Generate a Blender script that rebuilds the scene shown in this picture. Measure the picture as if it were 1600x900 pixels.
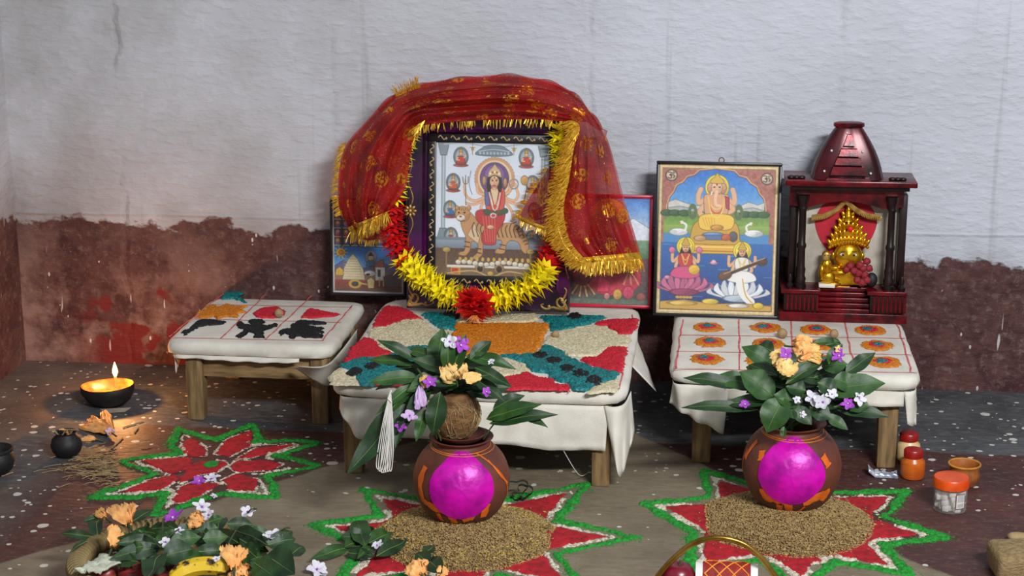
import bpy, bmesh, math, random
import numpy as np
from mathutils import Matrix, Vector

for o in list(bpy.data.objects): bpy.data.objects.remove(o)
scene = bpy.context.scene
col = scene.collection
rnd = random.Random(7)
rng = np.random.default_rng(11)
PI = math.pi

# ------------------------------------------------------------------ camera
FPX = 2800.0; DIST = 4.3
_d = np.array([320., -725., FPX]); _d /= np.linalg.norm(_d)
_p = math.atan(725 / FPX)
_up = np.array([0, -math.cos(_p), -math.sin(_p)])
_x = np.cross(_d, _up)
if _x[0] < 0: _x = -_x
CM = np.array([_x, _d, _up])                     # rows: world axes in camera (right, down, forward)
def ray(px, py): return CM @ np.array([px - 800., py - 450., FPX])
_v = ray(800, 588)
CAMH = -_v[2] / _v[1] * DIST
CC = np.array([0., -DIST, CAMH])
def onz(px, py, z=0.0):
    v = ray(px, py); return CC + v * ((z - CC[2]) / v[2])
def ony(px, py, y):
    v = ray(px, py); return CC + v * ((y - CC[1]) / v[1])

cam_d = bpy.data.cameras.new('camera'); cam = bpy.data.objects.new('camera', cam_d); col.objects.link(cam)
cam_d.sensor_width = 36; cam_d.lens = 36 * FPX / 1600; cam_d.clip_start = .05; cam_d.clip_end = 60
R3 = np.column_stack([CM @ np.array([1, 0, 0.]), CM @ np.array([0, -1., 0]), CM @ np.array([0, 0, -1.])])
cam.matrix_world = Matrix.Translation(CC) @ Matrix(R3.tolist()).to_4x4()
scene.camera = cam

# ------------------------------------------------------------------ light
world = bpy.data.worlds.new('world'); scene.world = world; world.use_nodes = True
bg = world.node_tree.nodes['Background']
bg.inputs[0].default_value = (.82, .90, 1.0, 1); bg.inputs[1].default_value = .30
def area(name, loc, target, size, power, color, size_y=None):
    l = bpy.data.lights.new(name, 'AREA'); l.energy = power; l.color = color; l.size = size
    if size_y: l.shape = 'RECTANGLE'; l.size_y = size_y
    o = bpy.data.objects.new(name, l); col.objects.link(o); o.location = loc
    o.rotation_euler = (Vector(target) - Vector(loc)).to_track_quat('-Z', 'Y').to_euler()
    return o
area('room_tube_lamp', (1.2, -3.7, 2.35), (-.2, -.3, .3), 1.1, 150, (.97, .98, 1.0), .20)
scene.view_settings.view_transform = 'Standard'; scene.view_settings.look = 'None'
scene.view_settings.exposure = 0.0; scene.view_settings.gamma = 1.0
scene.view_settings.use_curve_mapping = False

# ------------------------------------------------------------------ materials
def lin(c):
    c = np.asarray(c, float) / 255.
    return np.where(c <= .04045, c / 12.92, ((c + .055) / 1.055) ** 2.4)
def l4(c): return (*lin(c).tolist(), 1)
MATS = {}
class NT:
    def __init__(s, name):
        s.m = bpy.data.materials.new(name); s.m.use_nodes = True; s.t = s.m.node_tree
        s.t.nodes.clear(); s.out = s.n('ShaderNodeOutputMaterial')
        s._co = None
    def n(s, t, **k):
        x = s.t.nodes.new(t)
        for a, b in k.items(): setattr(x, a, b)
        return x
    def l(s, a, b): s.t.links.new(a, b)
    def co(s, kind='Object'):
        if s._co is None: s._co = s.n('ShaderNodeTexCoord')
        return s._co.outputs[kind]
    def pos(s): return s.n('ShaderNodeNewGeometry').outputs['Position']
    def setv(s, sock, v):
        if hasattr(v, 'is_linked') or isinstance(v, bpy.types.NodeSocket): s.l(v, sock)
        else: sock.default_value = v
    def math(s, op, a, b=0.0, c=0.0, clamp=False):
        x = s.n('ShaderNodeMath', operation=op, use_clamp=clamp)
        s.setv(x.inputs[0], a); s.setv(x.inputs[1], b)
        if op in ('MULTIPLY_ADD',): s.setv(x.inputs[2], c)
        return x.outputs[0]
    def noise(s, vec, scale, detail=3, rough=.55, dist=0.0):
        x = s.n('ShaderNodeTexNoise'); x.inputs['Scale'].default_value = scale
        x.inputs['Detail'].default_value = detail; x.inputs['Roughness'].default_value = rough
        x.inputs['Distortion'].default_value = dist
        if vec is not None: s.l(vec, x.inputs['Vector'])
        return x.outputs['Fac']
    def vor(s, vec, scale, feature='F1', out='Distance', rand=1.0):
        x = s.n('ShaderNodeTexVoronoi', feature=feature); x.inputs['Scale'].default_value = scale
        x.inputs['Randomness'].default_value = rand
        if vec is not None: s.l(vec, x.inputs['Vector'])
        return x.outputs[out]
    def scale(s, vec, sc):
        x = s.n('ShaderNodeMapping'); s.l(vec, x.inputs['Vector']); x.inputs['Scale'].default_value = sc
        return x.outputs[0]
    def ramp(s, fac, lo, hi, interp='LINEAR'):
        x = s.n('ShaderNodeMapRange', interpolation_type='SMOOTHSTEP' if interp == 'S' else 'LINEAR')
        s.setv(x.inputs[0], fac); x.inputs[1].default_value = lo; x.inputs[2].default_value = hi
        return x.outputs[0]
    def mix(s, fac, a, b):
        x = s.n('ShaderNodeMix', data_type='RGBA'); s.setv(x.inputs[0], fac)
        s.setv(x.inputs[6], a if not isinstance(a, tuple) or len(a) == 4 else l4(a))
        s.setv(x.inputs[7], b if not isinstance(b, tuple) or len(b) == 4 else l4(b))
        return x.outputs[2]
    def bump(s, h, strength=.4, dist=.004):
        x = s.n('ShaderNodeBump'); x.inputs['Strength'].default_value = strength
        x.inputs['Distance'].default_value = dist; s.l(h, x.inputs['Height'])
        return x.outputs[0]
    def bsdf(s, color, rough=.6, metal=0.0, normal=None, **k):
        x = s.n('ShaderNodeBsdfPrincipled')
        s.setv(x.inputs['Base Color'], color if not isinstance(color, tuple) or len(color) == 4 else l4(color))
        s.setv(x.inputs['Roughness'], rough); s.setv(x.inputs['Metallic'], metal)
        if normal is not None: s.l(normal, x.inputs['Normal'])
        for a, b in k.items(): s.setv(x.inputs[a.replace('_', ' ')], b)
        s.last = x
        return x.outputs[0]
    def done(s, sh): s.l(sh, s.out.inputs['Surface']); return s.m

def mat(name, c1, c2=None, rough=.6, metal=0.0, nscale=25, bump=.0, bscale=120, stretch=None, bdist=.003, lo=.35, hi=.65, **k):
    """procedural two-tone material: noise between two colours, optional bump"""
    if name in MATS: return MATS[name]
    t = NT(name); v = t.co()
    if stretch: v = t.scale(v, stretch)
    c2 = c2 or tuple(int(x * .82) for x in c1)
    c = t.mix(t.ramp(t.noise(v, nscale, 4), lo, hi), c1, c2)
    nm = t.bump(t.noise(v, bscale, 3), bump, bdist) if bump else None
    MATS[name] = t.done(t.bsdf(c, rough, metal, nm, **k)); return MATS[name]

def vcol_mat(name, rough=.35):
    t = NT(name); a = t.n('ShaderNodeAttribute', attribute_name='ink')
    c = t.mix(t.math('MULTIPLY', t.noise(t.co(), 300, 2), .10), a.outputs['Color'], (235, 230, 225))
    return t.done(t.bsdf(c, rough))

M = {}
M['cloth'] = mat('white_cotton', (226, 221, 208), (205, 200, 186), .85, nscale=14, bump=.25, bscale=420)
M['wood'] = mat('rough_wood', (150, 122, 80), (104, 80, 48), .75, nscale=9, stretch=(9, 9, 1.2), bump=.4, bscale=30)
M['woodh'] = mat('rough_wood_rail', (156, 128, 84), (108, 82, 48), .75, nscale=9, stretch=(1.2, 9, 9), bump=.4, bscale=30)
M['red_ink'] = mat('red_marker', (196, 62, 66), (215, 120, 115), .8, nscale=40)
M['rice_red'] = mat('rice_red', (222, 30, 52), (170, 14, 34), .6, nscale=260, bump=.5, bscale=350)
M['rice_white'] = mat('rice_white', (226, 216, 184), (190, 176, 138), .65, nscale=260, bump=.5, bscale=350)
M['rice_teal'] = mat('rice_teal', (16, 146, 144), (6, 82, 90), .3, nscale=220, bump=.7, bscale=300)
M['rice_orange'] = mat('rice_orange', (226, 136, 14), (178, 96, 6), .65, nscale=260, bump=.5, bscale=350)
M['rice_black'] = mat('rice_black', (20, 22, 24), (8, 9, 10), .5, nscale=260, bump=.5, bscale=350)
M['pow_green'] = mat('powder_green', (32, 160, 46), (18, 112, 32), .9, nscale=160, bump=.5, bscale=300)
M['pow_white'] = mat('powder_white', (220, 214, 196), (176, 164, 138), .9, nscale=220, bump=.5, bscale=300)
M['pow_red'] = mat('powder_red', (190, 18, 34), (140, 10, 22), .85, nscale=60, bump=.3, bscale=300)
M['grain'] = mat('barley_mound', (160, 130, 82), (92, 72, 40), .8, nscale=240, bump=.9, bscale=330)
M['grain_tan'] = mat('barley_tan', (182, 154, 100), (132, 106, 62), .6, nscale=90)
M['grain_yellow'] = mat('barley_yellow', (200, 172, 84), (170, 136, 52), .5, nscale=90)
M['leaf'] = mat('leaf_green', (48, 88, 30), (26, 58, 20), .5, nscale=30, bump=.2, bscale=60)
M['leaf2'] = mat('leaf_dark', (34, 66, 28), (16, 42, 17), .5, nscale=30, bump=.2, bscale=60)
M['rib'] = mat('leaf_rib', (110, 136, 70), (80, 110, 50), .5)
M['stem'] = mat('stem_green', (62, 84, 40), (44, 58, 30), .6)
M['wilt'] = mat('wilted_orange', (246, 190, 118), (226, 150, 78), .7, nscale=50, bump=.3, bscale=90)
M['wilt_y'] = mat('wilted_yellow', (240, 206, 134), (214, 166, 90), .7, nscale=50, bump=.3, bscale=90)
M['pet_purple'] = mat('petal_purple', (176, 74, 196), (130, 48, 160), .6)
M['pet_white'] = mat('petal_white', (222, 220, 226), (190, 184, 200), .6)
M['pet_lilac'] = mat('petal_lilac', (206, 180, 214), (176, 140, 190), .6)
M['terracotta'] = mat('terracotta', (112, 58, 40), (78, 38, 28), .62, nscale=16, bump=.2, bscale=70)
M['foil'] = mat('magenta_foil', (224, 0, 184), (160, 0, 140), .38, .2, nscale=26, bump=.6, bscale=34)
M['paint_orange'] = mat('paint_orange', (232, 112, 22), (190, 80, 14), .55, nscale=40)
M['gold'] = mat('gold', (236, 186, 40), (190, 128, 14), .25, .85, nscale=40, bump=.15, bscale=90)
M['gold_old'] = mat('old_gold', (206, 172, 96), (150, 112, 48), .4, .6, nscale=60)
M['brass'] = mat('brass', (176, 138, 62), (118, 86, 32), .28, .9, nscale=20)
M['black'] = mat('black_frame', (16, 15, 17), (28, 26, 28), .35, nscale=30)
M['purple'] = mat('purple_frame', (72, 10, 70), (20, 6, 24), .3, nscale=9, lo=.4, hi=.6)
M['temple'] = mat('temple_red', (122, 15, 26), (44, 7, 12), .26, .35, nscale=24, bump=.1, bscale=60)
M['temple_dark'] = mat('temple_dark', (38, 18, 18), (16, 10, 10), .35, .2, nscale=20)
M['clay_black'] = mat('sooty_clay', (30, 28, 27), (14, 13, 13), .6, nscale=20, bump=.3, bscale=60)
M['clay_in'] = mat('oil_clay', (170, 112, 52), (110, 64, 26), .35, nscale=30)
M['straw'] = mat('straw', (176, 152, 108), (128, 104, 66), .8)
M['coir'] = mat('coconut_husk', (132, 96, 56), (86, 58, 30), .9, nscale=60, stretch=(1, 1, 3), bump=.8, bscale=120)
M['thread'] = mat('white_thread', (232, 230, 222), (205, 202, 194), .8)
M['flower_y'] = mat('garland_yellow', (255, 244, 30), (250, 226, 14), .6, nscale=40)
M['flower_r'] = mat('garland_red', (232, 14, 18), (190, 6, 10), .6, nscale=40)
M['nut'] = mat('betel_nut', (176, 146, 106), (130, 100, 66), .7)

# flame
t = NT('flame'); e = t.n('ShaderNodeEmission'); e.inputs[0].default_value = (1, .62, .20, 1); e.inputs[1].default_value = 7
tr = t.n('ShaderNodeBsdfTransparent'); ad = t.n('ShaderNodeAddShader'); t.l(e.outputs[0], ad.inputs[0]); t.l(tr.outputs[0], ad.inputs[1]); M['flame'] = t.done(ad.outputs[0])
# glass pane
t = NT('glass_pane'); tr = t.n('ShaderNodeBsdfTransparent'); gl = t.n('ShaderNodeBsdfGlossy'); gl.inputs['Roughness'].default_value = .06
fr = t.n('ShaderNodeFresnel'); fr.inputs['IOR'].default_value = 1.3
mx = t.n('ShaderNodeMixShader'); t.l(fr.outputs[0], mx.inputs[0]); t.l(tr.outputs[0], mx.inputs[1]); t.l(gl.outputs[0], mx.inputs[2])
M['glass'] = t.done(mx.outputs[0])
# sheer red net with gold embroidery
def veil_mat():
    t = NT('red_net'); v = t.pos()
    emb = t.math('LESS_THAN', t.vor(v, 19, rand=.9), .36)
    em2 = t.math('GREATER_THAN', t.noise(v, 150, 2), .50)
    speck = t.math('LESS_THAN', t.vor(v, 150), .16)
    g = t.math('MAXIMUM', t.math('MULTIPLY', emb, em2), speck)
    red = t.mix(t.ramp(t.noise(v, 12, 3), .35, .65), (196, 10, 20), (132, 4, 14))
    c = t.mix(t.math('MULTIPLY', g, .85), red, (240, 170, 50))
    pb = t.bsdf(c, t.math('MULTIPLY_ADD', g, -.35, .6), t.math('MULTIPLY', g, .5))
    tl = t.n('ShaderNodeBsdfTranslucent'); t.l(c, tl.inputs[0])
    m1 = t.n('ShaderNodeMixShader'); m1.inputs[0].default_value = .3; t.l(pb, m1.inputs[1]); t.l(tl.outputs[0], m1.inputs[2])
    tp = t.n('ShaderNodeBsdfTransparent'); tp.inputs[0].default_value = (1, .72, .70, 1)
    lw = t.n('ShaderNodeLayerWeight'); lw.inputs[0].default_value = .35
    a = t.math('MAXIMUM', t.math('MULTIPLY_ADD', t.ramp(t.noise(v, 9, 3), .35, .65), .30, .42), t.math('MULTIPLY', g, .9), clamp=True)
    m2 = t.n('ShaderNodeMixShader'); t.l(a, m2.inputs[0]); t.l(tp.outputs[0], m2.inputs[1]); t.l(m1.outputs[0], m2.inputs[2])
    return t.done(m2.outputs[0])
M['veil'] = veil_mat()
M['tinsel'] = mat('gold_tinsel', (240, 200, 66), (206, 140, 30), .32, .5, nscale=120)

# wall: lime-washed plaster above, worn red-oxide dado below
def wall_mat(name, axis):
    t = NT(name); v = t.pos(); sp = t.n('ShaderNodeSeparateXYZ'); t.l(v, sp.inputs[0]); z = sp.outputs['Z']
    h = sp.outputs['X'] if axis == 'x' else sp.outputs['Y']
    vs = t.scale(v, (1, 1, 2.4)) ; vv = t.scale(v, (4, 4, .7))
    n1 = t.noise(v, 3.2, 4); n2 = t.noise(vs, 22, 4); n3 = t.noise(v, 60, 3)
    # edge of the dado, lower towards +x, ragged
    e0 = t.math('MULTIPLY_ADD', sp.outputs['X'], -.026, .338)
    rag = t.math('ADD', t.math('MULTIPLY', t.math('SUBTRACT', t.noise(v, 7, 5, .6), .5), .15),
                 t.math('MULTIPLY', t.math('SUBTRACT', n2, .5), .045))
    dd = t.math('SUBTRACT', z, t.math('ADD', e0, rag))
    up = t.ramp(dd, -.004, .006)
    # whitewash colours
    w = t.mix(t.ramp(t.noise(v, 1.7, 4), .35, .68), (196, 199, 207), (180, 182, 188))
    w = t.mix(t.math('MULTIPLY', t.ramp(n2, .55, .75), .3), w, (214, 217, 224))
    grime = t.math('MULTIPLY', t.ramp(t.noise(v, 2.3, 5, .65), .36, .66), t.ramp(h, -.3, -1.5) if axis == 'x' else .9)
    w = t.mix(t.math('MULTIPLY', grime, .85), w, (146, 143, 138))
    streak = t.ramp(t.noise(t.scale(v, (9, 9, .35)), 3.0, 3), .63, .74)
    w = t.mix(t.math('MULTIPLY', streak, .35), w, (128, 126, 126))
    lowg = t.math('MULTIPLY', t.ramp(dd, .12, .0), t.ramp(n1, .42, .62))
    w = t.mix(t.math('MULTIPLY', lowg, .6), w, (118, 112, 108))
    # dado colours
    d = t.mix(t.ramp(t.noise(v, 14, 7, .75), .38, .62), (60, 27, 27), (92, 58, 53))
    d = t.mix(t.math('MULTIPLY', t.ramp(t.noise(v, 45, 6, .8), .52, .70), .6), d, (134, 112, 104))
    fade = t.math('MULTIPLY', t.ramp(t.noise(v, 4.2, 5, .65), .47, .60), t.ramp(t.math('ADD', z, t.math('MULTIPLY', h, .22) if axis == 'x' else 0), .10, -.22))
    d = t.mix(t.math('MULTIPLY', fade, .9), d, (146, 116, 106))
    redp = t.math('MULTIPLY', t.math('MULTIPLY', t.ramp(t.math('ADD', t.noise(v, 9, 4), t.math('MULTIPLY', z, -1.3)), .36, .40), t.ramp(h, -1.62, -1.52)), t.ramp(h, -1.22, -1.30)) if axis == 'x' else 0.0
    if axis == 'x': d = t.mix(redp, d, (104, 24, 21))
    scr = t.ramp(t.noise(t.scale(v, (30, 30, 4)), 2.2, 2, .4), .73, .76)
    spk = t.math('MAXIMUM', scr, t.math('MULTIPLY', t.math('LESS_THAN', t.vor(t.scale(v, (1, 1, .5)), 46), .13), t.math('GREATER_THAN', t.noise(v, 13, 2), .56)))
    d = t.mix(t.math('MULTIPLY', spk, .8), d, (205, 200, 196))
    c = t.mix(up, d, w)
    b = t.math('ADD', t.math('MULTIPLY', t.ramp(n2, .42, .95), .55), t.math('ADD', t.math('MULTIPLY', n1, 1.0), t.math('MULTIPLY', n3, .10)))
    if axis == 'x':                                # old vertical cracks and the plaster line above the dado
        for px, amp in ((187, 1.0), (522, .55), (922, .6), (1312, .5)):
            xc = float(ony(px, 200, 0)[0]); dx = t.math('ABSOLUTE', t.math('SUBTRACT', t.math('MULTIPLY_ADD', t.math('SUBTRACT', t.noise(v, 14, 3), .5), .05, h), xc))
            g_ = t.math('MULTIPLY', t.ramp(dx, .012, .0), t.ramp(t.noise(t.scale(v, (1, 1, 1.5)), 6, 3), .42, .58))
            b = t.math('SUBTRACT', b, t.math('MULTIPLY', g_, .5 * amp)); c = t.mix(t.math('MULTIPLY', t.math('MULTIPLY', g_, up), .30 * amp), c, (120, 118, 118))
        dz = t.math('ABSOLUTE', t.math('SUBTRACT', z, t.math('MULTIPLY_ADD', t.noise(v, 2, 2), .012, .388)))
        b = t.math('ADD', b, t.math('MULTIPLY', t.ramp(dz, .006, .0), .35))
    b = t.math('ADD', b, t.math('MULTIPLY', up, .35))
    return t.done(t.bsdf(c, .8, 0, t.bump(b, .6, .011)))
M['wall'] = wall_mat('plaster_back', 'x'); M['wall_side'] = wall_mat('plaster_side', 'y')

# floor: painted cement, tan diamond, red-oxide ground, slate band, whitewash drops
def floor_mat():
    t = NT('painted_cement'); v = t.pos(); sp = t.n('ShaderNodeSeparateXYZ'); t.l(v, sp.inputs[0])
    X, Y = sp.outputs['X'], sp.outputs['Y']
    wob = t.math('MULTIPLY', t.math('SUBTRACT', t.noise(v, 9, 4), .5), .035)
    def half(p, q, inside):                    # signed side of the line through two floor points
        p = np.array(p[:2]); q = np.array(q[:2]); n = np.array([-(q - p)[1], (q - p)[0]]); n /= np.linalg.norm(n)
        if n @ (np.array(inside[:2]) - p) < 0: n = -n
        s = t.math('ADD', t.math('MULTIPLY_ADD', X, float(n[0]), float(-n @ p)), t.math('MULTIPLY', Y, float(n[1])))
        return t.ramp(t.math('ADD', s, wob), -.004, .004)
    A = half(onz(1007, 684), onz(1420, 872), onz(800, 880)); B = half(onz(80, 857), onz(520, 727), onz(800, 880))
    tan = t.math('MULTIPLY', A, B)
    S1 = half(onz(22, 690), onz(117, 635), onz(150, 700)); S2 = half(onz(37, 750), onz(170, 690), onz(60, 660))
    S3 = half(onz(330, 668), onz(1600, 712), onz(800, 600))
    slate = t.math('MULTIPLY', S3, t.ramp(X, -1.42, -1.36)); slate = t.math('MAXIMUM', slate, t.math('MULTIPLY', t.math('MULTIPLY', S1, S2), t.ramp(X, -1.1, -1.2)))
    n1 = t.noise(v, 6, 5, .6); n2 = t.noise(t.scale(v, (1, 2.4, 1)), 26, 4); n3 = t.noise(v, 90, 3)
    red = t.mix(t.ramp(n1, .35, .65), (84, 44, 38), (62, 34, 32)); red = t.mix(t.math('MULTIPLY', t.ramp(n2, .5, .75), .4), red, (112, 84, 74))
    gr = t.mix(t.ramp(n1, .35, .65), (84, 86, 88), (56, 57, 60)); gr = t.mix(t.math('MULTIPLY', t.ramp(n2, .48, .75), .5), gr, (120, 120, 118))
    tn = t.mix(t.ramp(n1, .35, .65), (138, 126, 104), (112, 100, 80)); tn = t.mix(t.math('MULTIPLY', t.ramp(n2, .5, .75), .4), tn, (92, 80, 62))
    lft = t.mix(t.ramp(n1, .35, .65), (112, 98, 88), (84, 72, 64))
    c = t.mix(t.ramp(t.math('ADD', X, wob), -1.32, -1.42), red, lft)
    c = t.mix(slate, c, gr); c = t.mix(tan, c, tn)
    c = t.mix(t.math('MULTIPLY', t.ramp(n3, .55, .8), .3), c, (150, 138, 122))
    # whitewash drops: denser near the back wall and the left corner
    vd = t.n('ShaderNodeVectorMath', operation='ADD'); t.l(v, vd.inputs[0])
    wn = t.n('ShaderNodeTexNoise'); wn.inputs['Scale'].default_value = 40; t.l(v, wn.inputs['Vector'])
    sc = t.n('ShaderNodeVectorMath', operation='SCALE'); t.l(wn.outputs['Color'], sc.inputs[0]); sc.inputs['Scale'].default_value = .012; t.l(sc.outputs[0], vd.inputs[1])
    vv = t.scale(vd.outputs[0], (1, 1, 0))
    dens = t.math('ADD', t.ramp(Y, -1.0, -.35), t.ramp(X, -.8, -1.2), clamp=True)
    dens = t.math('MULTIPLY', dens, t.ramp(t.noise(v, 3.5, 3), .28, .62))
    dens = t.math('MULTIPLY_ADD', dens, .95, .14)
    def drops(scale, rad):
        vr = t.n('ShaderNodeTexVoronoi'); vr.inputs['Scale'].default_value = scale; t.l(vv, vr.inputs['Vector'])
        s2 = t.n('ShaderNodeSeparateColor'); t.l(vr.outputs['Color'], s2.inputs[0])
        on = t.math('LESS_THAN', s2.outputs[0], dens)
        r = t.math('MULTIPLY', t.math('POWER', s2.outputs[1], 1.6), rad)
        return t.math('MULTIPLY', on, t.math('LESS_THAN', vr.outputs['Distance'], r))
    dr = t.math('MAXIMUM', drops(26, .26), t.math('MAXIMUM', drops(44, .30), drops(12, .15)))
    c = t.mix(t.math('MULTIPLY', dr, .85), c, (214, 210, 200))
    b = t.math('ADD', t.math('MULTIPLY', n2, .5), t.math('MULTIPLY', n1, .8))
    return t.done(t.bsdf(c, t.math('MULTIPLY_ADD', n1, .3, .48), 0, t.bump(b, .5, .01)))
M['floor'] = floor_mat()
# ------------------------------------------------------------------ mesh helpers
WL = {}                                              # world location of every object used as a parent
def rotz(a): c, s = math.cos(a), math.sin(a); return np.array([[c, -s, 0], [s, c, 0], [0, 0, 1.]])
def rotx(a): c, s = math.cos(a), math.sin(a); return np.array([[1, 0, 0], [0, c, -s], [0, s, c]])
def roty(a): c, s = math.cos(a), math.sin(a); return np.array([[c, 0, s], [0, 1, 0], [-s, 0, c]])
def nrm(v): v = np.asarray(v, float); return v / (np.linalg.norm(v) + 1e-12)

def tag(o, label=None, cat=None, group=None, kind=None):
    if label: o['label'] = label
    if cat: o['category'] = cat
    if group: o['group'] = group
    if kind: o['kind'] = kind
    return o
def thing(name, label, cat, loc, group=None):
    o = bpy.data.objects.new(name, None); col.objects.link(o); o.empty_display_size = .03
    o.location = tuple(float(x) for x in loc); WL[o.name] = np.array(loc, float)
    return tag(o, label, cat, group)
def finish(o, parent, wl):
    if parent is not None:
        o.parent = parent; o.location = tuple((wl - WL[parent.name]).tolist())
    else: o.location = tuple(wl.tolist())
    WL[o.name] = np.array(wl, float)
    return o
def mesh_data(name, V, F, m, smooth=True, angle=.7):
    me = bpy.data.meshes.new(name)
    me.from_pydata(np.asarray(V, float).tolist(), [], F if isinstance(F, list) else F.tolist())
    me.update(); me.materials.append(m)
    if smooth:
        me.polygons.foreach_set('use_smooth', [True] * len(me.polygons))
        if angle: me.set_sharp_from_angle(angle=angle)
    return me
def mk(name, V, F, m, parent=None, smooth=True, angle=.7):
    V = np.asarray(V, float); lo, hi = V.min(0), V.max(0)
    wl = np.array([(lo[0] + hi[0]) / 2, (lo[1] + hi[1]) / 2, lo[2]])
    o = bpy.data.objects.new(name, mesh_data(name, V - wl, F, m, smooth, angle)); col.objects.link(o)
    return finish(o, parent, wl)
def inst(name, me, loc, R, parent, scale=(1, 1, 1)):
    o = bpy.data.objects.new(name, me); col.objects.link(o)
    m4 = Matrix(np.asarray(R).tolist()).to_4x4() @ Matrix.Diagonal((*scale, 1))
    loc = np.asarray(loc, float); base = WL[parent.name] if parent is not None else 0 * loc
    o.parent = parent; o.matrix_basis = Matrix.Translation((loc - base).tolist()) @ m4
    WL[o.name] = loc
    return o

class MB:
    def __init__(s): s.V = []; s.F = []; s.n = 0
    def add(s, V, F, R=None, T=None):
        V = np.asarray(V, float)
        if R is not None: V = V @ np.asarray(R).T
        if T is not None: V = V + np.asarray(T, float)
        s.V.append(V); s.F += [tuple(int(i) + s.n for i in f) for f in F]; s.n += len(V); return s
    def build(s, name, m, parent=None, smooth=True, angle=.7): return mk(name, np.vstack(s.V), s.F, m, parent, smooth, angle)
    def data(s, name, m, smooth=True, angle=.7): return mesh_data(name, np.vstack(s.V), s.F, m, smooth, angle)
    def rbox(s, c, size, bev=.003, R=None, seg=2): V, F = rbox(size, bev, seg); return s.add(V, F, R, c)
    def ell(s, c, r, R=None, seg=16, rings=10): V, F = ellipsoid(r, seg, rings); return s.add(V, F, R, c)
    def lathe(s, prof, c=(0, 0, 0), R=None, seg=32, cap=True): V, F = lathe(prof, seg, cap); return s.add(V, F, R, c)
    def tube(s, pts, r, seg=8, closed=False): V, F = tube(pts, r, seg, closed); return s.add(V, F)
    def prism(s, outline, th, R=None, T=None): V, F = prism(outline, th); return s.add(V, F, R, T)

def rbox(size, bev=.003, seg=2):
    bm = bmesh.new(); bmesh.ops.create_cube(bm, size=1)
    for v in bm.verts: v.co = Vector((v.co.x * size[0], v.co.y * size[1], v.co.z * size[2]))
    b = min(bev, min(size) * .45)
    if b > 0: bmesh.ops.bevel(bm, geom=list(bm.edges), offset=b, segments=seg, affect='EDGES', profile=.5)
    bm.verts.index_update(); V = [tuple(v.co) for v in bm.verts]; F = [tuple(v.index for v in f.verts) for f in bm.faces]
    bm.free(); return np.array(V), F
def ellipsoid(r, seg=16, rings=10):
    r = np.ones(3) * r; V = [(0, 0, -1)]
    for i in range(1, rings):
        a = -PI / 2 + PI * i / rings
        for j in range(seg): b = 2 * PI * j / seg; V.append((math.cos(a) * math.cos(b), math.cos(a) * math.sin(b), math.sin(a)))
    V.append((0, 0, 1)); F = []
    for j in range(seg): F.append((0, 1 + (j + 1) % seg, 1 + j))
    for i in range(rings - 2):
        for j in range(seg):
            a = 1 + i * seg + j; b = 1 + i * seg + (j + 1) % seg; F.append((a, b, b + seg, a + seg))
    t = len(V) - 1; k = 1 + (rings - 2) * seg
    for j in range(seg): F.append((k + j, k + (j + 1) % seg, t))
    return np.array(V) * r, F
def lathe(prof, seg=32, cap=True):
    V = []; F = []
    for r, z in prof:
        for j in range(seg): a = 2 * PI * j / seg; V.append((r * math.cos(a), r * math.sin(a), z))
    for i in range(len(prof) - 1):
        for j in range(seg):
            a = i * seg + j; b = i * seg + (j + 1) % seg; F.append((a, b, b + seg, a + seg))
    if cap:
        F.append(tuple(range(seg - 1, -1, -1))); k = (len(prof) - 1) * seg; F.append(tuple(k + j for j in range(seg)))
    return np.array(V), F
def tube(pts, r, seg=8, closed=False):
    P = np.asarray(pts, float); n = len(P); rr = np.ones(n) * r
    T = np.gradient(P, axis=0) if not closed else np.roll(P, -1, 0) - np.roll(P, 1, 0)
    T /= np.linalg.norm(T, axis=1)[:, None] + 1e-12
    u = np.cross(T[0], [0.31, .2, .93]); u = nrm(u); V = []; F = []
    for i in range(n):
        u = nrm(u - T[i] * (u @ T[i])); w = np.cross(T[i], u)
        for j in range(seg): a = 2 * PI * j / seg; V.append(P[i] + rr[i] * (math.cos(a) * u + math.sin(a) * w))
    m = n if closed else n - 1
    for i in range(m):
        for j in range(seg):
            a = i * seg + j; b = i * seg + (j + 1) % seg; k = ((i + 1) % n) * seg
            F.append((a, b, k + (j + 1) % seg, k + j))
    if not closed: F.append(tuple(range(seg - 1, -1, -1))); F.append(tuple((n - 1) * seg + j for j in range(seg)))
    return np.array(V), F
def prism(outline, th):
    """outline in local x,z facing -y; thickness along y from 0 (front) to th"""
    o = np.asarray(outline, float); n = len(o)
    V = np.vstack([np.column_stack([o[:, 0], np.zeros(n), o[:, 1]]), np.column_stack([o[:, 0], np.full(n, th), o[:, 1]])])
    F = [tuple(range(n)), tuple(range(2 * n - 1, n - 1, -1))] + [(i, i + n, (i + 1) % n + n, (i + 1) % n) for i in range(n)]
    return V, F
def spline(pts, n=8, closed=False):
    P = np.asarray(pts, float); N = len(P); out = []
    rngs = range(N) if closed else range(N - 1)
    g = lambda i: P[i % N] if closed else P[min(max(i, 0), N - 1)]
    for i in rngs:
        a, b, c, d = g(i - 1), g(i), g(i + 1), g(i + 2)
        for k in range(n):
            t = k / n; out.append(.5 * (2 * b + (c - a) * t + (2 * a - 5 * b + 4 * c - d) * t * t + (3 * b - a - 3 * c + d) * t ** 3))
    if not closed: out.append(P[-1])
    return np.array(out)
def gridF(nu, nv):
    i, j = np.meshgrid(np.arange(nu - 1), np.arange(nv - 1), indexing='ij'); a = (i * nv + j).ravel()
    return np.column_stack([a, a + nv, a + nv + 1, a + 1])
_nz = {}
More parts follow.
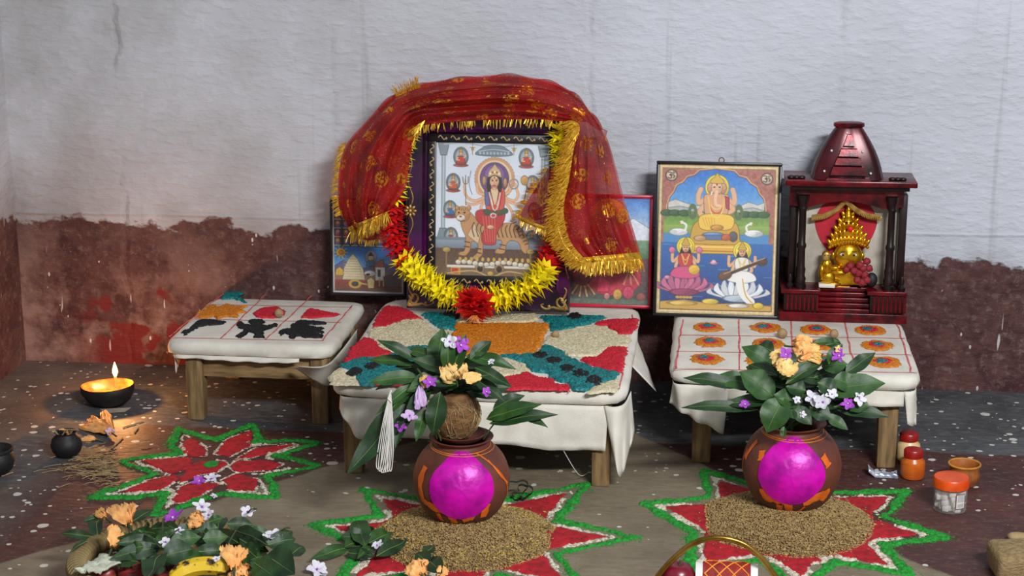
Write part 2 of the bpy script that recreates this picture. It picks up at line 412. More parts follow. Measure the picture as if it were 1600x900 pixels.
def vnoise(x, y, seed=0):
    if seed not in _nz: _nz[seed] = np.random.default_rng(seed).random((256, 256))
    T = _nz[seed]; x = np.asarray(x, float); y = np.asarray(y, float)
    i = np.floor(x).astype(int); j = np.floor(y).astype(int); fx = x - i; fy = y - j
    fx = fx * fx * (3 - 2 * fx); fy = fy * fy * (3 - 2 * fy)
    g = lambda a, b: T[a % 256, b % 256]
    return (g(i, j) * (1 - fx) + g(i + 1, j) * fx) * (1 - fy) + (g(i, j + 1) * (1 - fx) + g(i + 1, j + 1) * fx) * fy

def inside(P, X, Y):
    P = np.asarray(P, float); r = np.zeros(X.shape, bool); n = len(P)
    for i in range(n):
        x0, y0 = P[i][:2]; x1, y1 = P[(i + 1) % n][:2]
        if y0 == y1: continue
        c = ((y0 > Y) != (y1 > Y)) & (X < (x1 - x0) * (Y - y0) / (y1 - y0) + x0); r ^= c
    return r
def polydist(P, X, Y):
    P = np.asarray(P, float); d = np.full(X.shape, 9.); n = len(P)
    for i in range(n):
        a = P[i][:2]; b = P[(i + 1) % n][:2]; ab = b - a; L = ab @ ab + 1e-12
        t = np.clip(((X - a[0]) * ab[0] + (Y - a[1]) * ab[1]) / L, 0, 1)
        d = np.minimum(d, np.hypot(X - a[0] - t * ab[0], Y - a[1] - t * ab[1]))
    return d
def blur(a, k):
    for ax in (0, 1):
        p = np.pad(a, [(k, k) if i == ax else (0, 0) for i in (0, 1)]); c = np.cumsum(p, ax)
        c = np.concatenate([np.zeros_like(np.take(c, [0], ax)), c], ax); n = a.shape[ax]; w = 2 * k + 1
        a = (np.take(c, np.arange(w, w + n), ax) - np.take(c, np.arange(0, n), ax)) / w
    return a
def cells(x0, x1, y0, y1, cell):
    nx = int((x1 - x0) / cell) + 1; ny = int((y1 - y0) / cell) + 1
    X, Y = np.meshgrid(x0 + (np.arange(nx) + .5) * cell, y0 + (np.arange(ny) + .5) * cell, indexing='ij')
    return X, Y
def powder(name, mask, x0, y0, cell, z, h, m, parent=None, grain=.5, edge=2):
    """a heap of powder or grains as a height field over the true cells"""
    nx, ny = mask.shape
    if not mask.any(): return None
    mk_ = np.pad(mask, 1).astype(float)
    cnt = mk_[:-1, :-1] + mk_[1:, :-1] + mk_[:-1, 1:] + mk_[1:, 1:]
    b = blur(np.pad(mask, 1).astype(float), edge); bv = (b[:-1, :-1] + b[1:, :-1] + b[:-1, 1:] + b[1:, 1:]) / 4
    ramp = np.clip((bv - .35) / .6, 0, 1) ** .6
    H = z + h * ramp * (1 - grain + grain * rng.random(cnt.shape)); H[cnt < 4] = z
    i, j = np.meshgrid(np.arange(nx + 1), np.arange(ny + 1), indexing='ij')
    jit = (rng.random((2, *cnt.shape)) - .5) * .7 * cell
    VX = x0 + i * cell + jit[0]; VY = y0 + j * cell + jit[1]
    ci, cj = np.nonzero(mask); W = ny + 1
    a = ci * W + cj; F = np.column_stack([a, a + W, a + W + 1, a + 1])
    used, inv = np.unique(F.ravel(), return_inverse=True)
    V = np.column_stack([VX.ravel(), VY.ravel(), H.ravel()])[used]
    o = mk(name, V, inv.reshape(-1, 4), m, parent, True, None)
    return o
def powder_poly(name, poly, z, h, m, parent=None, cell=.0022, rag=.006, rs=70, grain=.5, holes=(), seed=1):
    P = np.asarray(poly, float); x0, y0 = P[:, :2].min(0) - .012; x1, y1 = P[:, :2].max(0) + .012
    X, Y = cells(x0, x1, y0, y1, cell)
    wx = (vnoise(X * rs + 9, Y * rs, seed) - .5) * 2 * rag; wy = (vnoise(X * rs, Y * rs + 31, seed + 1) - .5) * 2 * rag
    k = inside(P, X + wx, Y + wy)
    for q in holes: k &= ~inside(q, X + wx, Y + wy)
    return powder(name, k, x0, y0, cell, z, h, m, parent, grain)
def grains_mesh(pts, l, w, seed=0, flat=.5):
    r = np.random.default_rng(seed); n = len(pts); base = np.array([(1, 0, 0), (-1, 0, 0), (0, 1, 0), (0, -1, 0), (0, 0, 1), (0, 0, -1.)])
    f = np.array([(0, 2, 4), (2, 1, 4), (1, 3, 4), (3, 0, 4), (2, 0, 5), (1, 2, 5), (3, 1, 5), (0, 3, 5)])
    B = base * np.array([l / 2, w / 2, w / 2 * .8]); a = r.random(n) * 2 * PI; e = (r.random(n) - .5) * flat
    u = np.column_stack([np.cos(a) * np.cos(e), np.sin(a) * np.cos(e), np.sin(e)]); v = np.column_stack([-np.sin(a), np.cos(a), np.zeros(n)]); q = np.cross(u, v)
    s = (.8 + .5 * r.random(n))[:, None, None]
    V = pts[:, None, :] + s * (B[None, :, 0:1] * u[:, None, :] + B[None, :, 1:2] * v[:, None, :] + B[None, :, 2:3] * q[:, None, :])
    F = f[None] + (np.arange(n) * 6)[:, None, None]
    return V.reshape(-1, 3), F.reshape(-1, 3)

# ------------------------------------------------------------------ the room
def slab(name, lo, hi, m):
    lo = np.array(lo, float); hi = np.array(hi, float); V, F = rbox(hi - lo, 0)
    return tag(mk(name, V + (lo + hi) / 2, F, m, None, False), kind='structure')
CORX = -1.747
slab('floor', (CORX - .15, -5.2, -.1), (3.2, .15, 0), M['floor'])
# plastered back wall with gentle hand-trowelled unevenness
def plaster(name, kind):
    n, k = (420, 150) if kind == 'back' else (300, 120)
    a = np.linspace(0, 1, n); b = np.linspace(0, 1, k); A, B = np.meshgrid(a, b, indexing='ij')
    L = (3.2 - CORX + .05) if kind == 'back' else 5.25; H = 3.0
    s = A * L; z = B ** 1.6 * H
    off = (vnoise(s * 3, z * 3, 3) - .5) * .010 + (vnoise(s * 9, z * 12, 4) - .5) * .003 + (vnoise(s * 28, z * 30, 5) - .5) * .0008
    off = np.minimum(off, .006)
    if kind == 'back': V = np.column_stack([(CORX - .05 + s).ravel(), (off).ravel() + .004, z.ravel()])
    else: V = np.column_stack([CORX - off.ravel() - .004, (.05 - s).ravel(), z.ravel()])
    F = gridF(n, k); F = F if kind == 'back' else F
    mb = MB(); mb.add(V, F[:, ::1].tolist())
    if kind == 'back': mb.rbox((CORX / 2 + 1.6, .085, 1.5), (3.2 - CORX, .13, 3.0), 0)
    else: mb.rbox((CORX - .085, -2.6, 1.5), (.13, 5.2, 3.0), 0)
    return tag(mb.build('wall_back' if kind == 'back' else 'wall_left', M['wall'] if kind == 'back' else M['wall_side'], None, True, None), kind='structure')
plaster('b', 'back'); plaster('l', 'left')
# ------------------------------------------------------------------ tables
def strip_line(name, p, q, z, w, m, parent, seed=0):
    p = np.array(p[:2]); q = np.array(q[:2]); n = max(6, int(np.linalg.norm(q - p) / .012)); d = nrm(q - p); nn = np.array([-d[1], d[0]])
    V = []; 
    for i in range(n + 1):
        t = i / n; c = p + (q - p) * t + nn * (vnoise(i * .35, seed * 7.3, 8) - .5) * .004; ww = w * (.6 + .8 * vnoise(i * 1.3, seed * 3.1, 9))
        for s in (-1, 1): V.append((*(c + nn * s * ww / 2), z + .0008))
    F = [(2 * i, 2 * i + 1, 2 * i + 3, 2 * i + 2) for i in range(n)]
    return mk(name, V, F, m, parent, False)
def cloth_slab(x0, x1, y0, y1, ztop, th, m, parent, name='cover', sag=.0, seed=0, top_name=None):
    """cloth wrapped around a board: rounded plan corners, rounded edge, slightly padded top"""
    mb = MB(); cx, cy = (x0 + x1) / 2, (y0 + y1) / 2; hx, hy = (x1 - x0) / 2, (y1 - y0) / 2
    n = 96; rc = .035
    def ringpts(inset, z):
        out = []
        for k in range(n):
            a = 2 * PI * k / n; c, s = math.cos(a), math.sin(a)
            sc = 1 / max(abs(c) / hx, abs(s) / hy)
            x, y = c * sc, s * sc
            # rounded corner by superellipse blending
            e = 14.; sc2 = (abs(c / hx) ** e + abs(s / hy) ** e) ** (-1 / e); x, y = c * sc2, s * sc2
            f = 1 - inset / max(hx, hy) * 1.0
            x = math.copysign(max(abs(x) - inset, 0), x); y = math.copysign(max(abs(y) - inset, 0), y)
            wv = (vnoise(k * .5, z * 60 + seed * 5, 12) - .5) * .004 * (1 if inset < .03 else 0)
            out.append((cx + x + wv, cy + y + wv, z))
        return out
    prof = [(.0145, ztop - th + .001), (.012, ztop - th), (.003, ztop - th * .85), (0, ztop - th * .5), (.003, ztop - th * .2), (.010, ztop - th * .05), (.02, ztop)]
    V = []
    for ins, z in prof: V += ringpts(ins, z)
    F = []
    for i in range(len(prof) - 1):
        for k in range(n): a = i * n + k; b = i * n + (k + 1) % n; F.append((a, b, b + n, a + n))
    F.append(tuple((len(prof) - 1) * n + k for k in range(n)))
    mb.add(V, F); return mb.build(name, m, parent, True, .9)
def flap(name, top, bottom, m, parent, nu=24, nv=10, fold=.008, freq=5, seed=0, th=.0):
    """cloth hanging between two polylines of world points"""
    A = spline(top, 12); Bm = spline(bottom, 12)
    def res(P):
        L = np.concatenate([[0], np.cumsum(np.linalg.norm(np.diff(P, axis=0), axis=1))]); t = np.linspace(0, L[-1], nu)
        return np.column_stack([np.interp(t, L, P[:, k]) for k in range(3)])
    A, Bm = res(A), res(Bm); V = []
    for i in range(nu):
        for j in range(nv):
            t = j / (nv - 1); p = A[i] * (1 - t) + Bm[i] * t
            d = fold * (.25 + t) * (math.sin(i / nu * freq * 2 * PI + seed + 1.5 * t) + 1.2 * (vnoise(i * .3 + seed * 9, j * .4, 14) - .5))
            V.append(p + np.array([0, -d, 0]))
    o = mk(name, V, gridF(nu, nv), m, parent, True, None)
    md = o.modifiers.new('thick', 'SOLIDIFY'); md.thickness = .0012; md.offset = 0
    return o
def leg(mb_parent, x, y, h, w=.042, d=.042, lean=(0, 0)):
    V, F = rbox((w, d, h), .004); V[:, 0] += lean[0] * (h / 2 - V[:, 2]) ; V[:, 1] += lean[1] * (h / 2 - V[:, 2])
    V[:, :2] *= (1 + .10 * (V[:, 2:3] / h))
    return mk('leg', V + np.array([x, y, h / 2]), F, M['wood'], mb_parent)
def table(label, x0, x1, y0, y1, ztop, th, legs, apron_h, cloth_label, name='low_table', aprons=True, leg_w=.04):
    t = thing(name, label, 'low table', ((x0 + x1) / 2, (y0 + y1) / 2, 0), 'low wooden altar tables')
    MB().rbox(((x0 + x1) / 2, (y0 + y1) / 2, ztop - th / 2 - .002), (x1 - x0 - .05, y1 - y0 - .05, th - .012), .004).build('top_board', M['woodh'], t)
    zt = ztop - th + .005
    for (lx, ly) in legs: leg(t, lx, ly, zt, leg_w, leg_w)
    if aprons:
        (xa, ya), (xb, yb) = legs[0], legs[1]; (xc, yc), (xd, yd) = legs[2], legs[3]
        for (p, q, ax) in ((legs[0], legs[1], 'x'), (legs[2], legs[3], 'x'), (legs[0], legs[2], 'y'), (legs[1], legs[3], 'y')):
            c = ((p[0] + q[0]) / 2, (p[1] + q[1]) / 2, zt - apron_h / 2 - .001)
            if ax == 'x': MB().rbox(c, (abs(q[0] - p[0]) - leg_w * .9, .02, apron_h), .003).build('apron', M['woodh'], t)
            else: MB().rbox(c, (.02, abs(q[1] - p[1]) - leg_w * .9, apron_h), .003).build('apron', M['woodh'], t)
    return t

ZL, ZM, ZR = .195, .217, .214
# --- left table
LX0, LX1, LY0, LY1 = -1.236, -.838, -.445, -.03
table('rough wooden low table standing beside the burning clay lamp', LX0, LX1, LY0, LY1, ZL, .032,
      [(-1.172, -.405), (-.876, -.405), (-1.172, -.08), (-.876, -.08)], .062, '')
c = thing('tablecloth', 'white cloth with red grid and black, red, orange and teal rice figures', 'tablecloth', ((LX0 + LX1) / 2, (LY0 + LY1) / 2, ZL - .03), 'white altar tablecloths')
cloth_slab(LX0, LX1, LY0, LY1, ZL, .034, M['cloth'], c, 'cover', seed=1)
yL = LY0 + .03
q6 = lambda X, Y: onz(240 + X / 3.75, 440 + Y / 3.75, ZL)
for k, (a, b) in enumerate((((90, 325), (430, 55)), ((390, 335), (675, 58)), ((655, 342), (945, 65)), ((990, 345), (1165, 140)), ((95, 330), (995, 348)), ((240, 220), (1100, 240)), ((340, 135), (1160, 152)), ((420, 62), (1000, 72)))):
    strip_line('drawn_line', q6(*a), q6(*b), ZL, .0035, M['red_ink'], c, k)
flap('hanging_corner', [q6(860, 420) * [1, 1, 0] + [0, -.005, .166], q6(1000, 420) * [1, 1, 0] + [.0, -.005, .166], (LX1 + .004, LY0 + .06, .166), (LX1 + .006, LY0 + .26, .166)],
     [(-.93, -.452, .145), (-.885, -.456, .118), (-.832, -.41, .10), (-.828, -.19, .115)], M['cloth'], c, freq=3, seed=2, fold=.007)
flap('hanging_edge', [(LX0 + .02, LY0 + .005, .164), (-1.0, LY0 + .004, .164), (LX1 - .08, LY0 + .006, .164)], [(LX0 + .024, LY0 + .002, .157), (-1.0, LY0 - .002, .153), (LX1 - .08, LY0, .156)], M['cloth'], c, nv=4, fold=.003, seed=4)
flap('hanging_corner', [(LX0 + .018, LY0 + .02, .165), (LX0 + .012, LY0 + .09, .165)], [(LX0 + .022, LY0 + .018, .115), (LX0 + .014, LY0 + .08, .13)], M['cloth'], c, nu=8, fold=.003, seed=5)
motifs = [
 ('rice_bird', 'teal rice bird shape on the gridded white cloth', 'rice_teal', [(400, 95), (415, 65), (500, 63), (525, 75), (495, 90), (550, 125), (535, 130), (480, 105), (440, 103), (405, 108)]),
 ('rice_sun', 'orange rice sun with spiky rays on the white cloth', 'rice_orange', [(240, 215), (290, 195), (245, 185), (320, 165), (300, 150), (350, 140), (375, 150), (440, 136), (470, 150), (555, 145), (510, 165), (550, 180), (490, 190), (495, 215), (430, 207), (380, 222), (350, 205), (300, 218)]),
 ('rice_disc', 'red rice disc with a betel nut at its edge', 'rice_red', [(585, 190), (610, 168), (670, 155), (730, 156), (768, 175), (765, 198), (720, 215), (650, 218), (600, 208)]),
 ('rice_triangle', 'red rice triangle on the gridded white cloth', 'rice_red', [(865, 215), (905, 162), (930, 165), (1000, 180), (1095, 195), (1060, 205), (960, 215)]),
 ('rice_boomerang', 'black rice bent club shape near the cloth edge', 'rice_black', [(160, 300), (200, 285), (250, 240), (280, 225), (340, 228), (425, 240), (410, 252), (330, 258), (270, 268), (215, 300), (180, 322)]),
 ('rice_figure', 'black rice figure with arms and legs spread', 'rice_black', [(485, 255), (510, 232), (525, 255), (570, 260), (560, 235), (590, 225), (640, 225), (662, 238), (640, 255), (660, 268), (730, 245), (725, 265), (650, 288), (635, 310), (650, 332), (580, 333), (590, 305), (560, 300), (510, 333), (472, 325), (520, 300), (530, 280), (495, 275)]),
 ('rice_hand', 'black rice hand with long fingers near the cloth corner', 'rice_black', [(735, 310), (745, 290), (790, 280), (830, 240), (880, 232), (1025, 243), (1010, 254), (900, 256), (905, 265), (1000, 275), (985, 285), (920, 283), (1000, 295), (990, 306), (930, 302), (990, 318), (985, 335), (880, 330), (850, 322), (820, 340), (795, 335), (800, 315), (770, 308), (740, 322)])]
for k, (n, lb, mm, poly) in enumerate(motifs):
    o = powder_poly(n, [q6(*p) for p in poly], ZL + .0004, .006, M[mm], None, rag=.004, rs=110, seed=20 + k)
    tag(o, lb, 'rice figure', 'rice figures on the left cloth', 'stuff')
# --- middle table
MX0, MX1, MY0, MY1 = -.782, -.150, -.778, -.07
table('wooden low table under the goddess picture and rice mosaic', MX0, MX1, MY0, MY1, ZM, .034,
      [(-.737, -.715), (-.205, -.735), (-.737, -.12), (-.205, -.12)], .05, '')
c = thing('tablecloth', 'white cloth draped over the table below the garlanded goddess picture', 'tablecloth', ((MX0 + MX1) / 2, (MY0 + MY1) / 2, ZM - .03), 'white altar tablecloths')
cloth_slab(MX0, MX1, MY0, MY1, ZM, .034, M['cloth'], c, 'cover', seed=2)
fz = ZM - .034
flap('hanging_front', [(-.63, MY0 + .012, fz), (-.45, MY0 + .010, fz), (-.19, MY0 + .012, fz)], [(-.64, MY0 + .004, .10), (-.45, MY0 - .004, .096), (-.32, MY0 + .002, .088), (-.195, MY0 + .004, .085)], M['cloth'], c, 60, 10, .005, 2.5, 1)
flap('hanging_corner', [(MX0 + .02, MY0 + .05, fz), (MX0 + .04, MY0 + .012, fz), (-.63, MY0 + .012, fz)], [(MX0 + .02, MY0 + .03, .15), (-.71, MY0 - .004, .095), (-.66, MY0 - .002, .125)], M['cloth'], c, 24, 9, .006, 3, 4)
flap('hanging_corner', [(-.20, MY0 + .012, fz), (MX1 - .012, MY0 + .02, fz), (MX1 + .002, MY0 + .12, fz)], [(-.172, MY0 + .002, .06), (-.16, MY0 - .004, .034), (MX1 + .012, MY0 + .10, .10)], M['cloth'], c, 26, 12, .006, 2.5, 6)
flap('hanging_side', [(MX1 - .004, MY0 + .30, fz), (MX1 - .004, -.25, fz)], [(MX1 + .05, MY0 + .30, .125), (MX1 + .012, -.27, .15)], M['cloth'], c, 14, 7, .004, 2, 3)
strip_line('drawn_line', (MX0 + .02, MY0 + .022, 0), (MX1 - .02, MY0 + .022, 0), ZM, .003, M['red_ink'], c, 31)
strip_line('drawn_line', (MX1 - .018, MY0 + .02, 0), (MX1 - .018, MY1 - .1, 0), ZM, .003, M['red_ink'], c, 32)
A_ = lambda X, Y: onz(500 + X / 2.961, 300 + Y / 2.961, ZM + .003)
B_ = lambda X, Y: onz(480 + X / 2.961, 500 + Y / 2.961, ZM + .003)
mos = thing('rice_mosaic', 'mosaic of red, white, teal, black and orange rice covering the table', 'rice mosaic', ((MX0 + MX1) / 2, -.46, ZM + .0005))
patches = [
 ('orange', A_, [(625, 608), (1058, 606), (1000, 754), (585, 754)]),
 ('red', A_, [(300, 528), (370, 530), (472, 585), (385, 600), (300, 625), (232, 627)]),
 ('white', A_, [(300, 625), (385, 592), (470, 588), (530, 640), (610, 640), (590, 705), (540, 712), (430, 715), (380, 737), (285, 735), (250, 690), (220, 650), (235, 627)]),
 ('red', A_, [(150, 710), (210, 668), (262, 690), (285, 720), (342, 745), (270, 765), (105, 792)]),
 ('teal', A_, [(95, 802), (170, 770), (270, 767), (342, 747), (420, 715), (545, 715), (570, 760), (480, 765), (425, 800), (410, 832), (330, 850), (250, 880), (185, 892), (150, 850), (190, 838)]),
 ('white', B_, [(103, 258), (145, 222), (190, 250), (232, 258), (240, 300), (108, 296)]),
 ('red', B_, [(305, 296), (330, 270), (440, 238), (600, 240), (600, 300), (330, 302)]),
 ('white', B_, [(480, 240), (560, 180), (810, 165), (900, 168), (1000, 202), (1030, 240), (960, 256), (700, 260), (520, 262)]),
 ('teal', A_, [(468, 562), (640, 566), (622, 640), (555, 632), (520, 600)]),
 ('white', A_, [(650, 572), (780, 570), (1000, 562), (1012, 590), (930, 606), (640, 606)]),
 ('teal', A_, [(1010, 577), (1330, 575), (1270, 600), (1200, 622), (1075, 652), (1056, 610)]),
 ('red', A_, [(1330, 590), (1478, 587), (1448, 652), (1385, 658), (1320, 618), (1262, 606)]),
 ('white', A_, [(1030, 700), (1062, 655), (1200, 622), (1320, 620), (1388, 662), (1440, 660), (1425, 712), (1335, 722), (1280, 757), (1152, 760), (1130, 737), (1040, 716)]),
 ('red', A_, [(1192, 768), (1280, 760), (1332, 718), (1425, 715), (1396, 832), (1330, 825), (1250, 800)]),
 ('teal', B_, [(890, 166), (1010, 160), (1068, 155), (1090, 115), (1190, 145), (1202, 172), (1260, 190), (1332, 222), (1446, 246), (1440, 268), (1350, 297), (1290, 326), (1226, 322), (1212, 292), (1130, 272), (1110, 242), (1030, 237), (1010, 200), (900, 180)]),
 ('red', B_, [(700, 262), (930, 260), (1030, 240), (1065, 262), (1140, 272), (1148, 296), (1212, 296), (1224, 326), (870, 318), (700, 312)]),
 ('white', B_, [(1292, 332), (1340, 302), (1438, 270), (1436, 330), (1300, 338)]),
 ('teal', B_, [(240, 300), (310, 285), (300, 302)])]
for k, (cn, fn, poly) in enumerate(patches):
    o = powder_poly(cn + '_rice', [fn(*p) for p in poly], ZM + .0006, .007 if cn != 'teal' else .009, M['rice_' + cn], mos, cell=.0026, rag=.006, rs=90, seed=40 + k, grain=.55)
    tag(o, kind='stuff')
def blob_poly(c, rx, ry, n=12): return [(c[0] + rx * math.cos(2 * PI * i / n), c[1] + ry * math.sin(2 * PI * i / n)) for i in range(n)]
for k, (fn, c0) in enumerate([(A_, (165, 840)), (A_, (243, 815)), (A_, (332, 796)), (A_, (1180, 582)), (A_, (600, 572)), (B_, (1080, 172)), (B_, (1140, 195)), (B_, (1203, 230)), (B_, (1266, 256)), (B_, (1325, 285))]):
    p = fn(*c0); tag(powder_poly('black_rice', blob_poly(p, .021, .030), ZM + .002, .0095, M['rice_black'], mos, cell=.0026, rag=.006, rs=90, seed=70 + k), kind='stuff')
# --- right table
RX0, RX1, RY0, RY1 = -.070, .468, -.600, -.05
table('wooden low table under the three-deity picture and toy temple', RX0, RX1, RY0, RY1, ZR, .030,
      [(.004, -.565), (.402, -.555), (.004, -.1), (.402, -.1)], .03, '', leg_w=.042)
c = thing('tablecloth', 'white cloth with red grid and orange rice rosettes', 'tablecloth', ((RX0 + RX1) / 2, (RY0 + RY1) / 2, ZR - .03), 'white altar tablecloths')
cloth_slab(RX0, RX1, RY0, RY1, ZR, .034, M['cloth'], c, 'cover', seed=3)
q5 = lambda X, Y: onz(1010 + X / 3.214, 480 + Y / 3.214, ZR)
for k, (a, b) in enumerate((((145, 312), (182, 62)), ((468, 315), (466, 62)), ((735, 300), (725, 62)), ((1050, 320), (990, 65)), ((1330, 325), (1255, 70)), ((135, 310), (1365, 330)), ((150, 222), (1340, 240)), ((165, 140), (1300, 158)))):
    strip_line('drawn_line', q5(*a), q5(*b), ZR, .0035, M['red_ink'], c, 50 + k)
fz = ZR - .034
flap('hanging_corner', [(RX0 + .01, RY0 + .06, fz), (RX0 + .02, RY0 + .012, fz), (.06, RY0 + .012, fz)], [(RX0 + .002, RY0 + .04, .125), (-.01, RY0 - .006, .105), (.05, RY0 - .004, .075)], M['cloth'], c, 26, 10, .007, 3, 2)
flap('hanging_corner', [(.43, RY0 + .012, fz), (RX1 - .012, RY0 + .03, fz), (RX1 - .004, RY0 + .16, fz)], [(.44, RY0 + .006, .11), (RX1 - .01, RY0 + .02, .10), (RX1 + .006, RY0 + .15, .12)], M['cloth'], c, 22, 9, .006, 3, 7)
flap('hanging_edge', [(.05, RY0 + .010, fz), (.25, RY0 + .008, fz), (.43, RY0 + .010, fz)], [(.05, RY0 + .006, .145), (.25, RY0 + .002, .15), (.43, RY0 + .004, .148)], M['cloth'], c, 40, 5, .004, 3, 9)
ros = [(310, 103), (598, 105), (850, 115), (1125, 118), (318, 177), (612, 186), (880, 190), (1158, 195), (303, 262), (580, 275), (890, 270), (1195, 278)]
ros_label = ['orange rice rosette at the cloth corner below the three-deity picture', 'orange rice rosette beside the dark betel nut below the three-deity picture', 'orange rice rosette beside the pale betel nut below the temple steps', 'orange rice rosette at the outer cloth corner below the toy temple',
 'middle-row orange rosette on the cloth edge facing the rice mosaic table', 'orange rosette half covered by the yellow wilted blossom', 'orange rosette almost hidden behind the top of the leaf pile', 'middle-row orange rosette on the cloth edge away from the mosaic',
 'front-row orange rosette above the hanging cloth corner with purple flower', 'orange rosette partly covered by the broad left leaves of the pot', 'orange rosette behind the purple flower of the leaf pile', 'front-row orange rosette on the cloth corner above the red-lidded jars']
for k, c0 in enumerate(ros):
    p = q5(*c0)
    r_ = thing('rice_rosette', ros_label[k], 'rice rosette', (p[0], p[1], ZR + .0005), 'rice rosettes on the right cloth')
    R1, R2, R3 = .036, .022, .0155; off = rnd.uniform(-.004, .004)
    ring = lambda r, n=20, dx=0: [(p[0] + dx + r * math.cos(2 * PI * i / n), p[1] + r * 1.12 * math.sin(2 * PI * i / n)) for i in range(n)]
    for nm, mm, R_, h, sd in (('orange_ring', 'rice_orange', R1, .004, 0), ('red_ring', 'rice_red', R2, .0055, 1), ('teal_centre', 'rice_teal', R3, .007, 2)):
        tag(powder_poly(nm, ring(R_, dx=off * sd), ZR + .0006, h, M[mm], r_, cell=.002, rag=.005, rs=120, seed=100 + 3 * k + sd), kind='stuff')
# betel nuts
def nut(px, py, z, label, r=.011):
    p = onz(px, py, z); rr = np.array([r, r, r * 1.05]); V, F = ellipsoid(rr, 14, 10)
    V *= 1 + .12 * (vnoise(V[:, 0] * 200 + px, V[:, 2] * 200, 33) - .5)[:, None]; V[:, 2] = np.maximum(V[:, 2], -r * .9)
    o = MB().add(V, F, None, (p[0], p[1], z + r * .9)).build('betel_nut', M['nut'])
    return tag(o, label, 'betel nut', 'betel nuts on the altar tables')
nut(436, 496, ZL + .0005, 'tan betel nut on the red rice disc', .011)
nut(868, 528, ZM + .0035, 'brown betel nut on the white rice of the mosaic', .009)
nut(1222, 528, ZR + .0005, 'dark brown betel nut behind the leaf-filled pot on the gridded cloth', .0115)
nut(1303, 528, ZR + .0005, 'pale tan betel nut beside a rosette on the gridded cloth', .0105)
# ------------------------------------------------------------------ printed pictures (flat print as ink colours on a paper mesh)
class Canvas:
    def __init__(s, x0, y0, x1, y1, step, bg):
        s.x0, s.y0, s.x1, s.y1 = x0, y0, x1, y1
        s.nx = int((x1 - x0) / step); s.ny = int((y1 - y0) / step); ss = s.ss = 2
        s.X, s.Y = np.meshgrid(x0 + (np.arange(s.nx * ss) + .5) * (x1 - x0) / (s.nx * ss), y0 + (np.arange(s.ny * ss) + .5) * (y1 - y0) / (s.ny * ss), indexing='ij')
        s.A = np.empty((*s.X.shape, 3)); s.A[:] = bg; s.ol = 1.5
    def put(s, mask, c, a=1.0):
        if callable(c): c = c(s.X[mask], s.Y[mask])
        s.A[mask] = s.A[mask] * (1 - a) + np.asarray(c, float) * a
    def poly(s, pts, c, a=1.0, sm=False):
        P = np.asarray(pts, float)
        if sm: P = spline(P, 6, True)
        lo, hi = P.min(0), P.max(0); b = (s.X >= lo[0]) & (s.X <= hi[0]) & (s.Y >= lo[1]) & (s.Y <= hi[1])
        m = np.zeros(s.X.shape, bool); m[b] = inside(P, s.X[b], s.Y[b]); s.put(m, c, a)
        if s.ol and a == 1.0 and not callable(c):
            lo, hi = lo - 3, hi + 3; b = (s.X >= lo[0]) & (s.X <= hi[0]) & (s.Y >= lo[1]) & (s.Y <= hi[1]); d = polydist(P, s.X[b], s.Y[b]); e = np.zeros(s.X.shape, bool); e[b] = d < s.ol; s.put(e, tuple(v * .45 for v in c), .65)
    def ell(s, cx, cy, rx, ry, c, a=1.0, rot=0):
        dx, dy = s.X - cx, s.Y - cy; k, q = math.cos(rot), math.sin(rot)
        r2 = ((dx * k + dy * q) / rx) ** 2 + ((-dx * q + dy * k) / ry) ** 2; s.put(r2 < 1, c, a)
        if s.ol and min(rx, ry) > 7 and a == 1.0:
            w = s.ol / min(rx, ry); s.put(np.abs(np.sqrt(r2) - 1) < w, tuple(v * .5 for v in c), .55); sh = (r2 < 1) & (dx * .5 + dy > .35 * ry); s.put(sh, tuple(v * .72 for v in c), .35); hi = (r2 < .75) & (dx * .5 + dy < -.35 * ry); s.put(hi, tuple(min(255, v * 1.15 + 8) for v in c), .4)
    def ring(s, cx, cy, rx, ry, w, c):
        r = np.sqrt(((s.X - cx) / rx) ** 2 + ((s.Y - cy) / ry) ** 2); s.put(np.abs(r - 1) < w / rx, c)
    def line(s, pts, w, c, sm=True, a=1.0):
        P = np.asarray(pts, float)
        if sm and len(P) > 2: P = spline(P, 5)
        d = np.full(s.X.shape, 1e9)
        for p, q in zip(P[:-1], P[1:]):
            ab = q - p; L = ab @ ab + 1e-9; t = np.clip(((s.X - p[0]) * ab[0] + (s.Y - p[1]) * ab[1]) / L, 0, 1)
            d = np.minimum(d, np.hypot(s.X - p[0] - t * ab[0], s.Y - p[1] - t * ab[1]))
        s.put(d < w / 2, c, a)
    def rect(s, x0, y0, x1, y1, c, a=1.0): s.put((s.X >= x0) & (s.X < x1) & (s.Y >= y0) & (s.Y < y1), c, a)
    def grad(s, x0, y0, x1, y1, c0, c1):
        m = (s.X >= x0) & (s.X < x1) & (s.Y >= y0) & (s.Y < y1); t = ((s.Y[m] - y0) / (y1 - y0))[:, None]
        s.A[m] = np.asarray(c0) * (1 - t) + np.asarray(c1) * t
    def mottle(s, amt, sc, seed=0): s.A += ((vnoise(s.X * sc, s.Y * sc, seed + 50) - .5) * amt)[..., None]
    def mesh(s, name, origin, u, v, W, H, m, parent):
        ss = s.ss; A = s.A.reshape(s.nx, ss, s.ny, ss, 3).mean((1, 3)); A = lin(np.clip(A, 0, 255))
        i, j = np.meshgrid((np.arange(s.nx)) / (s.nx - 1), 1 - np.arange(s.ny) / (s.ny - 1), indexing='ij')
        V = np.asarray(origin) + i.ravel()[:, None] * W * np.asarray(u) + j.ravel()[:, None] * H * np.asarray(v)
        F = gridF(s.nx, s.ny)
        o = mk(name, V, F, m, parent, False)
        a = o.data.color_attributes.new('ink', 'FLOAT_COLOR', 'POINT')
        a.data.foreach_set('color', np.column_stack([A.reshape(-1, 3), np.ones(len(V))]).astype(np.float32).ravel())
        return o
INK = vcol_mat('print_ink', .4)
